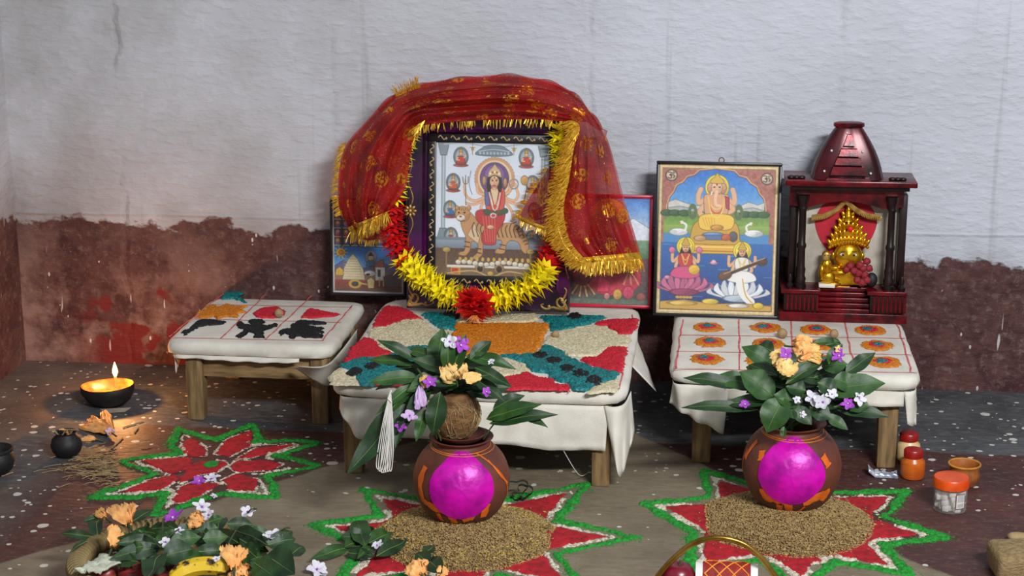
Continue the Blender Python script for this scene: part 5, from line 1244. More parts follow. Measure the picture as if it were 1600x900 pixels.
# 1: left star, petals traced
u8 = lambda X, Y: (80 + X / 3.461, 640 + Y / 3.461)
o1 = [u8(*p) for p in [(212, 474), (400, 410), (578, 350), (470, 318), (372, 280), (520, 258), (690, 240), (645, 195), (690, 106), (790, 140), (885, 165), (985, 125), (1082, 82), (1130, 150), (1110, 178), (1260, 168), (1442, 180), (1330, 222), (1215, 250), (1330, 272), (1440, 306), (1290, 340), (1168, 360), (1205, 420), (1212, 480), (1060, 472), (930, 455), (800, 490), (640, 555), (556, 572), (580, 520), (625, 455), (420, 480)]]
t, X, Y, sd, out, x0, y0, cell, g, w_ = rangoli('rangoli', 'red petalled powder star with green edge beside the black clay lamp', o1, u8(840, 320), seed=300, ww=.005)
pet = [[(380, 448), (520, 385), (665, 355), (690, 372), (600, 437)], [(470, 272), (600, 268), (745, 258), (775, 312), (640, 350), (590, 328)], [(705, 215), (712, 175), (760, 153), (832, 205), (830, 250), (750, 256)], [(885, 240), (950, 163), (1080, 118), (1088, 192), (970, 252)], [(1010, 265), (1100, 212), (1325, 188), (1200, 232), (1060, 266)], [(968, 312), (1000, 278), (1180, 278), (1250, 295), (1190, 327), (1010, 342)], [(928, 382), (1000, 348), (1118, 380), (1098, 442), (960, 437)], [(700, 420), (760, 395), (915, 400), (800, 470), (700, 505), (635, 505)], [(770, 300), (800, 280), (930, 278), (950, 300), (900, 340), (800, 352), (700, 400), (690, 370)]]
allr = np.zeros(X.shape, bool)
for k, pp in enumerate(pet):
    P = np.array([onz(*u8(*p))[:2] for p in pp]); wx = (vnoise(X * 70, Y * 70, 320 + k) - .5) * .007
    m_ = inside(P, X + wx, Y + wx) & ~g & ~allr; allr |= m_
    tag(powder('red_petal', m_, x0, y0, cell, .0003, .003, M['pow_red'], t, .35, 1), kind='stuff')
# white grains lining the petals
ring = np.zeros(X.shape, bool)
for pp in pet: P = np.array([onz(*u8(*p))[:2] for p in pp]); ring |= (polydist(P, X, Y) < .006) & (vnoise(X * 26, Y * 26, 340) > .42) & (rng.random(X.shape) > .25)
tag(powder('white_grains', ring & ~allr & ~g & ~w_, x0, y0, cell, .0004, .005, M['pow_white'], t, .6, 1), kind='stuff')
pc = onz(*u8(868, 302)); tag(powder_poly('green_dot', blob_poly(pc, .017, .02), .0035, .003, M['pow_green'], t, rag=.004), kind='stuff')
# 2 and 3: stars around the pots
def star(label, tips, centre, fr, seed, mound):
    C = onz(*centre)[:2]; T = [onz(*p)[:2] - C for p in tips]; T.sort(key=lambda v: math.atan2(v[1], v[0])); P = []
    for k in range(len(T)):
        a, b = T[k], T[(k + 1) % len(T)]; P.append(C + a); m_ = nrm(a) + nrm(b); P.append(C + nrm(m_) * fr)
    # back to pixels for the shared builder
    px = []
    for q in P:
        v = CM.T @ (np.array([q[0], q[1], 0]) - CC); px.append((800 + FPX * v[0] / v[2], 450 + FPX * v[1] / v[2]))
    t, X, Y, sd, out, x0, y0, cell, g, w_ = rangoli('rangoli', label, px, centre, seed=seed, wg=.010, woff=.021, ww=.006, mound=mound)
    red = (sd > .027 + .004 * (vnoise(X * 40, Y * 40, seed + 9) - .5)) & out & ~g & ~w_
    ang = np.arctan2(Y - C[1], X - C[0]); ta = np.array([math.atan2(v[1], v[0]) for v in T]); own = np.argmin(np.abs((ang[..., None] - ta + PI) % (2 * PI) - PI), -1)
    for k in range(len(T)):
        o = powder('red_petal', red & (own == k), x0, y0, cell, .0003, .003, M['pow_red'], t, .35, 1)
        if o: tag(o, kind='stuff')
C2 = onz(725, 838); M2 = ((C2[0], C2[1]), (.168, .168)); C3 = onz(1232, 818); M3 = ((C3[0], C3[1]), (.165, .165))
star('red and green powder star under the pot holding the coconut', [(487, 820), (570, 766), (722, 735), (918, 757), (995, 840), (915, 925), (720, 955), (520, 915)], (725, 838), .20, 400, M2)
star('red and green powder star under the pot heaped with leaves', [(1005, 787), (1100, 736), (1240, 724), (1418, 768), (1480, 840), (1424, 898), (1255, 922), (1075, 892)], (1232, 818), .20, 450, M3)

# ------------------------------------------------------------------ barley mounds
def heap(name, label, c, R, h, seed):
    t = thing(name, label, 'grain heap', (c[0], c[1], .0002), 'barley heaps under the clay pots'); n, k = 96, 30; V = [(c[0], c[1], h)]
    rf = lambda a: R * (1 + .10 * (vnoise(np.cos(a) * 2 + 5, np.sin(a) * 2 + 5, seed) - .5) + .05 * (vnoise(np.cos(a) * 7 + 9, np.sin(a) * 7 + 9, seed) - .5))
    zf = lambda f: h * np.clip(1 - f ** 2.2, 0, 1) ** .8
    for i in range(1, k + 1):
        f = i / k
        for j in range(n):
            a = 2 * PI * j / n; r = rf(a) * f; x, y = c[0] + r * math.cos(a), c[1] + r * math.sin(a)
            V.append((x, y, max(.0003, float(zf(f)) + .004 * (vnoise(x * 90, y * 90, seed + 1) - .5)) if i < k else .0003))
    F = [(0, 1 + j, 1 + (j + 1) % n) for j in range(n)]
    for i in range(k - 1):
        for j in range(n): a = 1 + i * n + j; b = 1 + i * n + (j + 1) % n; F.append((a, a + n, b + n, b))
    tag(mk('grain_bed', V, F, M['grain'], t, True, None), kind='stuff')
    q = np.random.default_rng(seed); N = 16000; a = q.random(N) * 2 * PI; f = np.sqrt(q.random(N)) * 1.03; r = np.array(rf(a)) * f
    pts = np.column_stack([c[0] + r * np.cos(a), c[1] + r * np.sin(a), zf(np.minimum(f, 1)) + .0016 + .002 * q.random(N)]); sel = q.random(N)
    pts[:, :2] += (pts[:, :2] - c[:2]) * (.12 * (q.random(N) > .985))[:, None]
    V, F = grains_mesh(pts[sel < .955], .0062, .0026, seed, .9); tag(mk('barley', V, F, M['grain_tan'], t, True, None), kind='stuff')
    fy = f > (.6 if seed % 2 else .97)
    V, F = grains_mesh(pts[(sel >= .955) & fy] + [0, 0, .001], .0105, .0036, seed + 1, .6); tag(mk('yellow_barley', V, F, M['grain_yellow'], t, True, None), kind='stuff')
    return t
heap('barley_heap', 'heap of barley flecked yellow under the pot holding the coconut', C2, .172, .030, 501)
heap('barley_heap', 'heap of brown barley under the pot heaped with leaves', C3, .170, .030, 502)

# ------------------------------------------------------------------ clay pots
def pot(label, c, zb, R, H, foil_w, foil_h, foil_z, strokes, seed, foil_a=0.0):
    t = thing('clay_pot', label, 'pot', (c[0], c[1], zb), 'painted clay pots on barley heaps')
    prof = [(.0, .004), (.45, 0), (.60, .03), (.82, .16), (.95, .32), (1.0, .46), (.985, .58), (.90, .72), (.76, .83), (.60, .90), (.55, .935), (.58, .965), (.65, .985), (.66, 1.0), (.60, .995), (.52, .97), (.47, .92), (.50, .80)]
    pr = [(max(r, .001) * R, z * H) for r, z in spline(prof, 4)]
    Z = np.array([p[1] for p in pr]); Rr = np.array([p[0] for p in pr]); k_ = int(np.argmax(Z)); 
    rad = lambda z: float(np.interp(z, Z[4:k_ + 1], Rr[4:k_ + 1]))
    MB().lathe(pr, (c[0], c[1], zb), None, 56, False).build('body', M['terracotta'], t)
    vd = math.atan2(CC[1] - c[1], CC[0] - c[0])               # direction facing the room
    def on(a, z, off): r = rad(z) + off; return np.array([c[0] + r * math.cos(vd + a), c[1] + r * math.sin(vd + a), zb + z])
    # magenta foil disc wrapped on the belly
    V = []; nr, na = 9, 48
    for i in range(nr + 1):
        for j in range(na):
            b = 2 * PI * j / na; q = i / nr; rag = 1 + .05 * (vnoise(math.cos(b) * 3 + seed, math.sin(b) * 3 + 7, 600) - .5)
            a = foil_a + q * foil_w / R * math.cos(b) * rag; z = foil_z * H + q * foil_h * math.sin(b) * rag
            V.append(on(a, z, .0012 + .0016 * vnoise(a * 22 + 9, z * 160, 601 + seed)))
    F = []
    for i in range(nr):
        for j in range(na): k = i * na + j; k2 = i * na + (j + 1) % na; F.append((k, k + na, k2 + na, k2))
    mk('foil_disc', V, F, M['foil'], t, True, None)
    for (pts, w) in strokes:
        P = spline(pts, 8); V = []
        for i, (a, z) in enumerate(P):
            d = P[min(i + 1, len(P) - 1)] - P[max(i - 1, 0)]; d = d / (np.hypot(d[0] * R, d[1] * H) + 1e-9); ww = w * (.75 + .5 * vnoise(i * .7, seed * 3 + len(P), 610))
            for s_ in (-1, 0, 1): V.append(on(a - s_ * d[1] * H * ww / R, (z + s_ * d[0] * R * ww / H) * H, .0010 + (.0006 if s_ == 0 else 0)))
        mk('paint_stroke', V, gridF(len(P), 3), M['paint_orange'], t, True, None)
    for kz in (.885, .905):
        MB().tube([on(2 * PI * k / 48, (kz + .012 * math.sin(2 * PI * k / 48 + kz * 40)) * H, .0012) for k in range(48)], .0011, 5, True).build('tied_thread', mat('orange_thread', (214, 130, 40), (180, 90, 20), .5), t)
    return t, on
p1c = (onz(718, 825)[0] + .004, onz(718, 825)[1] + .005); zb1 = .020
pot1, on1 = pot('brown clay pot with magenta foil disc, coconut and drooping leaves', p1c, zb1, .0955, .172, .067, .066, .55,
    [([(-.95, .74), (-1.0, .55), (-.93, .32)], .008), ([(-.93, .34), (-.55, .28), (-.25, .27)], .008), ([(-.24, .28), (-.22, .16), (-.2, .08)], .009), ([(-.62, .5), (-.55, .44)], .009), ([(-.62, .16), (-.5, .17)], .009), ([(.02, .14), (.18, .19), (.3, .17)], .008), ([(.55, .34), (.55, .16)], .008), ([(.75, .82), (1.0, .6), (1.2, .5)], .002), ([(.5, .9), (.75, .8), (1.1, .55), (1.3, .3)], .0016)], 1)
p2c = (onz(1234, 805)[0], onz(1234, 805)[1] + .005); zb2 = .020
pot2, on2 = pot('brown clay pot with magenta foil disc heaped with green leaves and white flowers', p2c, zb2, .0985, .178, .070, .066, .56,
    [([(-.62, .34), (-.58, .24), (-.3, .24), (-.05, .22)], .009), ([(-.05, .22), (-.02, .05)], .011), ([(.3, .2), (.6, .27), (.85, .3), (.8, .2)], .009), ([(-.35, .13), (-.2, .11)], .009), ([(.28, .12), (.32, .1)], .011), ([(-1.1, .82), (-1.25, .6)], .006), ([(-.75, .76), (-.7, .66)], .008), ([(.75, .74), (.85, .62)], .008), ([(-1.3, .7), (-1.4, .4)], .002)], 2)

# ------------------------------------------------------------------ leaves and flowers
def leaf_mesh(base, tip, width, nrmdir, curl=.12, fold=.25, seed=0, shape='o'):
    base, tip = np.asarray(base, float), np.asarray(tip, float); ax = tip - base; L = np.linalg.norm(ax); x = ax / L
    n_ = np.asarray(nrmdir, float); n_ = nrm(n_ - x * (n_ @ x)); y = np.cross(n_, x); N = 11; V = []
    for i in range(N):
        s_ = i / (N - 1)
        w = width / 2 * (math.sin(PI * min(1, s_ ** .85)) ** .75 * (1 - .35 * max(0, s_ - .75) / .25)) if 0 < i < N - 1 else .0006
        ctr = base + x * L * s_ + n_ * (curl * L * math.sin(PI * s_) + (vnoise(s_ * 3, seed, 80) - .5) * .10 * L * math.sin(PI * s_))
        for f in (-1, -.5, 0, .5, 1):
            V.append(ctr + y * w * f + n_ * (abs(f) * fold * w + .12 * w * math.sin(s_ * 14 + seed + f) * abs(f)))
    return np.array(V), gridF(N, 5)
def leaf(parent, base, tip, width, nd=None, mat_=None, curl=.12, fold=.3, seed=None, rib=True, adj=None):
    seed = rnd.randint(0, 900) if seed is None else seed
    nd = nd if nd is not None else nrm(CC - np.asarray(base)) + np.array([0, 0, .5])
    V, F = leaf_mesh(base, tip, width, nd, curl, fold, seed)
    if adj is not None: V = adj(V)
    o = mk('leaf', V, F, mat_ or (M['leaf'] if rnd.random() < .6 else M['leaf2']), parent, True, None)
    if rib:
        c_ = V.reshape(11, 5, 3)[:, 2]; up_ = nrm(nd) * .0006
        MB().tube(c_[:10] + up_, np.linspace(.0010, .0004, 10), 4).build('midrib', M['rib'], o)
    return o
def stem(parent, pts, r=.0016, m=None, adj=None): return MB().tube(spline(pts, 6) if adj is None else adj(spline(pts, 6)), r, 6).build('stem', m or M['stem'], parent)
def periwinkle(name, label, p, r, m, nd, group, cat='flower', parent=None, droop=.2, n=5, spread=1.0):
    p = np.asarray(p, float); nd = nrm(nd); r = r * .72; nd = nrm(nd + np.array([rnd.uniform(-.5, .5), rnd.uniform(-.2, .3), rnd.uniform(-.2, .4)])); t = thing(name, label, cat, p, group); u = nrm(np.cross(nd, [.3, .8, .5])); v = np.cross(nd, u); a0 = rnd.random() * 6
    for k in range(n):
        a = a0 + 2 * PI * k / n * spread; d = math.cos(a) * u + math.sin(a) * v; e = np.cross(nd, d); V = []; rw = rnd.uniform(.26, .42); r_l = rnd.uniform(.75, 1.1)
        for i in range(6):
            s_ = i / 5; w = r * rw * math.sin(PI * (.12 + .80 * s_)) ** .8; c_ = p + d * r * r_l * (.08 + .95 * s_) + nd * (droop * r * math.sin(PI * s_ * .6) + rnd.uniform(-.12, .12) * r)
            for f in (-1, 0, 1): V.append(c_ + e * w * f + nd * abs(f) * .08 * r)
        mk('petal', V, gridF(6, 3), m, t, True, None)
    MB().ell(p + nd * .002, (r * .12,) * 3, None, 8, 6).build('eye', M['pet_purple'] if m is not M['pet_purple'] else M['pet_white'], t)
    return t
def wilted(name, label, p, q, w, m, group=None, cat='wilted flower', seed=0, n=4, nd=None):
    """crumpled limp blossom: crinkled petals from p towards q"""
    p, q = np.asarray(p, float), np.asarray(q, float); t = thing(name, label, cat, p, group); ax = q - p; L = np.linalg.norm(ax); x = ax / L
    nd = nrm(nd if nd is not None else CC - p); nd = nrm(nd - x * (nd @ x)); y = np.cross(nd, x)
    for k in range(n):
        a = (k - (n - 1) / 2) * .28; d = x * math.cos(a) + y * math.sin(a); e = np.cross(nd, d); V = []
        l_ = L * (.75 + .3 * vnoise(k * 3.3, seed, 90))
        for i in range(12):
            s_ = i / 11; ww = w / 2 * (.25 + .75 * math.sin(PI * (.1 + .75 * s_)))
            for j in range(9):
                f = (j - 4) / 4; V.append(p + d * l_ * s_ + e * ww * f * (.8 + .3 * vnoise(i * .9 + seed, k * 5, 93)) + nd * (w * .35 * (vnoise(i * .6 + seed * 3 + k * 7, j * 1.4, 91) - .5) + w * .22 * math.sin(PI * s_) + .002 * k + w * .10 * math.sin(j * 2.6 + i * .5)))
        mk('petal', V, gridF(12, 9), m, t, True, None)
    stem_pts = [p - x * .02, p - x * .008 + nd * .002, p + x * .01]
    MB().tube(spline(stem_pts, 4), .0022, 6).build('calyx', M['stem'], t)
    return t

def P1(px, py, dy=0.): return ony(px, py, p1c[1] + dy)
def P2(px, py, dy=0.): return ony(px, py, p2c[1] + dy)
# coconut with a clay saucer in pot one
rim1 = zb1 + .172
sz = rim1
t = thing('clay_saucer', 'small dark clay saucer in the mouth of the coconut pot', 'saucer', (p1c[0], p1c[1], sz - .012))
MB().lathe([(.024, -.012), (.036, -.008), (.045, .000), (.050, .006), (.047, .007), (.036, -.002), (.01, -.008), (.001, -.008)], (p1c[0], p1c[1], sz), None, 36).build('bowl', M['terracotta'], t)
cc = np.array([P1(711, 650)[0], p1c[1] - .004, 0]); cr_ = .050; cc[2] = sz - .008 + cr_ * 1.06
V, F = ellipsoid((cr_, cr_, cr_ * 1.06), 40, 26); V *= 1 + .05 * (vnoise(V[:, 0] * 150 + V[:, 1] * 90, V[:, 2] * 60, 95) - .5)[:, None]
t = thing('coconut', 'brown fibrous coconut set on the pot among leaves', 'coconut', cc - [0, 0, cr_])
MB().add(V, F, None, cc).build('shell', M['coir'], t)
mb = MB()
for k in range(180):
    a, b = rnd.random() * 2 * PI, rnd.uniform(-.9, .9); d = np.array([math.cos(a) * math.cos(b), math.sin(a) * math.cos(b), math.sin(b)]); tn = nrm(np.cross(d, [rnd.gauss(0, .4), rnd.gauss(0, .4), 1])); tn2 = np.cross(d, tn)
    mb.tube([cc + d * cr_ * 1.01, cc + nrm(d + tn2 * .25) * cr_ * 1.05, cc + nrm(d + tn2 * .5) * cr_ * 1.03], .0006, 4)
tag(mb.build('fibres', M['straw'], t), kind='stuff')
# leaf sprig of pot one
sp1 = thing('leaf_sprig', 'sprig of dark green leaves drooping around the coconut pot', 'leaves', (p1c[0], p1c[1], rim1 - .03))
def off_coconut(V, gap=1.085):                           # leaves lie against the shell, not through it
    d = np.asarray(V, float) - cc; r = np.linalg.norm(d * [1, 1, 1 / 1.06], axis=1); q = d + nrm(CC - cc) * .012; q = q / (np.linalg.norm(q * [1, 1, 1 / 1.06], axis=1)[:, None] + 1e-9)
    return np.where((r < cr_ * gap)[:, None], cc + q * cr_ * gap, V)
mouth = np.array([p1c[0], p1c[1], rim1 + .003]); lip = lambda a: mouth + [.0535 * math.cos(a), .0535 * math.sin(a), 0]
L1 = [((682, 572), -.02, (692, 512), -.01, 36), ((700, 575), -.03, (645, 562), -.05, 20), ((728, 556), -.03, (806, 577), -.05, 22), ((735, 562), -.04, (768, 533), -.01, 22), ((742, 575), -.05, (800, 605), -.08, 20), ((715, 585), -.06, (640, 560), -.06, 22), ((690, 590), -.05, (636, 612), -.08, 30), ((675, 600), -.06, (632, 660), -.09, 24),
      ((655, 590), -.05, (576, 598), -.08, 24), ((650, 620), -.05, (542, 742), -.12, 40), ((640, 600), -.04, (618, 700), -.10, 26), ((688, 612), -.07, (676, 680), -.075, 32), ((760, 655), -.03, (846, 632), -.05, 26), ((765, 662), -.04, (872, 648), -.05, 22), ((800, 640), -.03, (856, 668), -.06, 16), ((740, 590), -.05, (790, 628), -.08, 20), ((690, 585), 0.0, (625, 580), .02, 26), ((730, 580), .01, (782, 560), .02, 26), ((712, 600), -.07, (655, 598), -.09, 18), ((665, 640), -.06, (650, 690), -.085, 18), ((770, 640), 0., (820, 618), .02, 22)]
L1 += [((706, 582), -.085, (728, 522), -.075, 26), ((700, 580), -.085, (700, 518), -.078, 22)]
for k in range(34):
    a = (rnd.gauss(700, 30), rnd.uniform(562, 612)); an = rnd.choice([rnd.uniform(-.5, .5), rnd.uniform(2.6, 3.7)]); l_ = rnd.uniform(40, 85)
    L1.append((a, rnd.uniform(-.05, .03), (a[0] + l_ * math.cos(an), a[1] + l_ * math.sin(an) * .7 + rnd.uniform(-10, 12)), rnd.uniform(-.05, .04), rnd.uniform(14, 24)))
for k in range(9): L1.append(((rnd.uniform(650, 670), rnd.uniform(590, 620)), -.04, (rnd.uniform(575, 640), rnd.uniform(620, 690)), rnd.uniform(-.09, -.04), rnd.uniform(14, 22)))
for (a, da, b, db, w) in L1: leaf(sp1, P1(*a, da), P1(*b, db), w * .00128, None, M['leaf2'] if rnd.random() < .55 else M['leaf'], rnd.uniform(.03, .12), rnd.uniform(.2, .5), adj=off_coconut)
stem(sp1, [lip(-2.25), P1(676, 645, -.062), P1(682, 605, -.06), P1(700, 565, -.04)], adj=off_coconut); stem(sp1, [lip(-2.5), P1(668, 640, -.05), P1(655, 605, -.05)], adj=off_coconut); stem(sp1, [lip(-.5), P1(780, 655, -.04), P1(820, 645, -.05)], adj=off_coconut)
wilted('wilted_flower', 'tan wilted blossom perched above the coconut', P1(712, 590, -.07), P1(706, 562, -.085), .038, M['wilt_y'], 'wilted blossoms', seed=3)
wilted('wilted_flower', 'brown drooping bud hanging left of the coconut', P1(660, 588, -.07), P1(672, 608, -.09), .018, M['wilt_y'], 'wilted blossoms', seed=5, n=2)
wilted('wilted_flower', 'pale yellow limp petal lying over the coconut leaves', P1(752, 588, -.07), P1(722, 592, -.085), .018, M['wilt_y'], 'wilted blossoms', seed=6, n=2)
wilted('wilted_flower', 'cream limp petals dangling over the coconut', P1(657, 602, -.085), P1(657, 640, -.105), .016, M['pet_lilac'], 'wilted blossoms', seed=7, n=2)
fg = 'flowers on the coconut pot'; cam_n = lambda p: nrm(CC - np.asarray(p)) + np.array([0, 0, .35])
for (px, py, r, m, lb) in ((703, 534, .022, 'pet_white', 'white periwinkle at the top of the coconut sprig'), (720, 540, .024, 'pet_purple', 'purple periwinkle at the top of the coconut sprig'), (672, 598, .018, 'pet_purple', 'purple periwinkle tucked in leaves left of the coconut'), (626, 667, .018, 'pet_purple', 'purple periwinkle hanging on the low drooping leaves'), (640, 650, .022, 'pet_lilac', 'pale lilac periwinkle behind the white thread loop'), (760, 612, .014, 'pet_purple', 'small purple petal cluster right above the coconut'), (768, 566, .012, 'pet_white', 'small white blossom on the coconut leaf')):
    p = P1(px, py, -.095); periwinkle('periwinkle', lb, p, r, M[m], cam_n(p), fg)
# white thread skein hanging from a leaf
sk = MB(); a_ = P1(609, 612, -.12)
for k in range(7):
    b_ = P1(588 + k * 3.4, 724 + 8 * math.sin(k / 8 * PI), -.125 - .002 * (k % 3)); b2 = P1(592 + k * 2.9, 728 + 4 * math.sin(k), -.128 - .002 * (k % 3))
    sk.tube(spline([a_ + [0, 0, .0], a_ * .5 + b_ * .5 + [-.002 + .0006 * k, -.002, 0], b_, b_ * .3 + b2 * .7 + [.004, 0, -.003], b2 * .6 + a_ * .4 + [.005 + .0004 * k, -.003, 0], a_ + [.002, 0, -.004]], 8), .0010, 5)
sk.tube([a_ + [.003, 0, .004], a_ + [-.003, -.003, -.012], a_ + [.004, -.003, -.02]], .0016, 5)
tag(sk.build('thread_skein', M['thread']), 'white cotton thread skein looped over the drooping leaf', 'thread')
# leaf pile of pot two
f5 = lambda X, Y: (1010 + X / 3.214, 480 + Y / 3.214)
rim2 = zb2 + .178
sp2 = thing('leaf_pile', 'pile of broad green leaves heaped in the pot before the rosette cloth', 'leaves', (p2c[0], p2c[1], rim2 - .03))
L2 = [((650, 300), .0, (478, 198), .03, 84, 0), ((640, 230), .04, (560, 190), .06, 70, 1), ((480, 400), -.03, (185, 355), -.02, 62, 1), ((560, 400), -.03, (330, 350), -.02, 84, 0), ((640, 455), -.06, (466, 322), -.05, 120, 0), ((560, 515), -.05, (175, 505), -.05, 54, 1), ((640, 480), -.05, (380, 490), -.05, 60, 1), ((690, 455), -.09, (604, 630), -.11, 125, 0), ((680, 365), -.08, (890, 235), -.04, 66, 0), ((670, 350), -.075, (860, 215), -.03, 56, 0), ((700, 385), -.085, (900, 270), -.05, 50, 1), ((880, 300), -.05, (1010, 285), -.04, 80, 0), ((1000, 330), -.03, (1150, 228), -.01, 66, 1), ((900, 420), -.06, (1200, 382), -.05, 112, 0), ((940, 500), -.06, (1220, 552), -.07, 62, 1), ((900, 540), -.07, (1012, 616), -.08, 50, 0), ((840, 180), .03, (972, 172), .05, 40, 0), ((900, 190), .03, (985, 190), .06, 56, 1), ((760, 480), -.08, (640, 440), -.09, 90, 0), ((740, 500), -.09, (830, 590), -.10, 70, 1), ((820, 500), -.08, (930, 560), -.09, 80, 1), ((700, 500), -.085, (780, 560), -.10, 66, 0), ((860, 380), -.075, (960, 430), -.08, 80, 1), ((620, 400), -.03, (500, 430), -.06, 80, 1), ((690, 600), -.10, (684, 655), -.106, 28, 0), ((1000, 470), -.06, (1120, 500), -.07, 90, 0), ((800, 420), -.08, (700, 400), -.08, 80, 1), ((940, 360), -.06, (1050, 400), -.05, 90, 0), ((600, 330), -.02, (500, 300), .0, 60, 1)]
L2 += [((915, 285), -.085, (985, 185), -.075, 56, 0), ((740, 300), -.095, (690, 215), -.080, 60, 1)]
for k in range(30):
    a = (rnd.gauss(790, 110), rnd.uniform(330, 540)); an = rnd.choice([rnd.uniform(-.6, .8), rnd.uniform(2.4, 3.9)]); l_ = rnd.uniform(140, 240)
    L2.append((a, rnd.uniform(-.06, .02), (a[0] + l_ * math.cos(an), a[1] + l_ * .45 * math.sin(an)), rnd.uniform(-.06, .02), rnd.uniform(50, 85), 1))
for (a, da, b, db, w, dk_) in L2: leaf(sp2, P2(*f5(*a), da), P2(*f5(*b), db), w / 3.214 * .00131 * 1.15, None, M['leaf2'] if dk_ else M['leaf'], rnd.uniform(.02, .10), rnd.uniform(.15, .4))
mouth2 = np.array([p2c[0], p2c[1], rim2 - .02])
for e_ in (((700, 470), -.07), ((850, 420), -.07), ((900, 520), -.06), ((620, 480), -.04), ((660, 330), -.04)): stem(sp2, [mouth2 + [rnd.uniform(-.02, .02), -.046, -.004], mouth2 + [rnd.uniform(-.02, .02), -.040, .018], (mouth2 + P2(*f5(*e_[0]), e_[1])) / 2 + [0, -.01, .01], P2(*f5(*e_[0]), e_[1])], .0022)
for k, (a, b, w, dy, lb) in enumerate((((690, 250), (625, 290), .036, -.06, 'yellow wilted petal folded over the pot leaves'), ((740, 200), (850, 215), .042, -.06, 'large orange-yellow wilted blossom on top of the leaf pile'), ((740, 270), (665, 325), .034, -.08, 'torn yellow petal drooping down the leaf pile'), ((780, 210), (890, 240), .024, -.065, 'thin dried petal curling over the dark leaves'))):
    wilted('wilted_flower', lb, P2(*f5(*a), dy), P2(*f5(*b), dy - .02), w, M['wilt_y'] if k != 1 else M['wilt'], 'wilted blossoms', seed=20 + k, n=3)
for (X, Y, r, m, lb) in ((700, 238, .020, 'pet_purple', 'dark purple petal under the yellow wilted blossom'), (968, 245, .020, 'pet_purple', 'purple periwinkle at the upper right of the leaf pile'), (495, 490, .018, 'pet_purple', 'purple and white periwinkle over the hanging white cloth'), (1012, 485, .019, 'pet_purple', 'purple periwinkle low on the right of the leaf pile'), (1068, 458, .020, 'pet_white', 'white periwinkle beside the low purple one'), (888, 478, .027, 'pet_white', 'large white periwinkle at the centre of the leaf pile'), (838, 458, .024, 'pet_white', 'white star-shaped periwinkle at the centre of the leaf pile'), (930, 440, .020, 'pet_white', 'white periwinkle half behind its neighbour in the leaf pile'), (782, 462, .012, 'pet_white', 'small white petal between dark leaves of the pile'), (784, 540, .010, 'pet_white', 'tiny white petal just above the pot rim'), (962, 212, .012, 'wilt_y', 'small cream bud at the top right of the leaf pile')):
    p = P2(*f5(X, Y), -.115); periwinkle('periwinkle', lb, p, r, M[m], cam_n(p), 'flowers on the leaf pile pot')
p = P2(*f5(865, 405), -.115)
# dark bent leaf ring behind pot one
c_ = onz(812, 782); lr = thing('leaf_curl', 'dark curled dead leaf behind the coconut pot on the floor', 'leaf', c_)
for s_, (rx, rz, ox) in enumerate(((.020, .020, -.006), (.014, .015, .010))):
    V = []
    for k in range(26):
        a = -2.2 + k / 25 * 5.4; r = 1 + .25 * math.sin(3 * a + s_)
        for f in (-1, 0, 1): V.append(c_ + np.array([ox + rx * r * math.cos(a), f * .008 * (1 - .4 * (k / 25)) + .004 * math.sin(a * 2), max(.002, rz + .004 + rz * r * .95 * math.sin(a)) + .002 * abs(f)]))
    mk('curl', V, gridF(26, 3), mat('dead_leaf', (34, 44, 32), (18, 26, 20), .6), lr, True, None)
# ------------------------------------------------------------------ floor things
# clay lamp
dc = onz(171, 632); dc[2] = 0
lamp = thing('clay_lamp', 'sooty black clay lamp with a burning flame on the speckled floor', 'oil lamp', dc)
def lampring(r, z, pinch): 
    out = []
    for j in range(40):
        a = 2 * PI * j / 40; k = 1 + pinch * .16 * max(0, math.cos(a - 2.9)) ** 6; out.append((dc[0] + r * k * math.cos(a), dc[1] + r * k * .92 * math.sin(a), z + pinch * .004 * math.cos(a)))
    return out
pr = [(.022, 0, 0), (.036, .001, 0), (.052, .014, .3), (.061, .032, 1), (.0615, .046, 1), (.060, .049, 1), (.056, .047, 1), (.054, .034, 1), (.043, .020, .4), (.02, .014, 0)]
V = []; 
for r, z, pn in pr: V += lampring(r, z, pn)
F = []
for i in range(len(pr) - 1):
    for j in range(40): a = i * 40 + j; b = i * 40 + (j + 1) % 40; F.append((a, b, b + 40, a + 40))
F += [tuple(range(39, -1, -1)), tuple((len(pr) - 1) * 40 + j for j in range(40))]
mk('bowl', V, F[:40 * 5] + F[-2:-1], M['clay_black'], lamp); V2 = V; mk('inner_wall', np.array(V2)[5 * 40:], [tuple(i - 200 for i in f) for f in F[200:-2]] + [tuple(i - 200 for i in F[-1])], M['clay_in'], lamp)
V, F = lathe([(.001, 0), (.030, 0), (.040, .001)], 32, False); V[:, 2] = .0245; V[:, 1] *= .92
mk('oil', V + [dc[0], dc[1], 0], F, mat('lamp_oil', (196, 128, 40), (150, 86, 20), .08), lamp)
wk = np.array([dc[0] + .019, dc[1] - .004, .024])
MB().tube(spline([wk + [-.016, -.006, .002], wk + [-.004, -.002, .004], wk + [0, 0, .02], wk + [.001, 0, .050]], 6), [.004] * 1 + [.0034] * 18, 8).build('wick', mat('cotton_wick', (236, 196, 120), (206, 150, 70), .8), lamp)
mb = MB()
for k in range(9): mb.ell(wk + [rnd.uniform(-.022, .006), rnd.uniform(-.012, .008), .003], (.006, .005, .004), None, 8, 6)
mb.build('cotton_lump', mat('oily_cotton', (236, 190, 96), (214, 150, 50), .5), lamp)
fp = wk + [.001, 0, .050]
MB().lathe([(.0006, -.004), (.0042, .002), (.0066, .009), (.0062, .015), (.0040, .023), (.0018, .030), (.0003, .035)], fp, None, 16).build('flame', M['flame'], lamp)
pt = bpy.data.lights.new('lamp_flame', 'POINT'); pt.energy = 3.2; pt.color = (1, .42, .12); pt.shadow_soft_size = .005
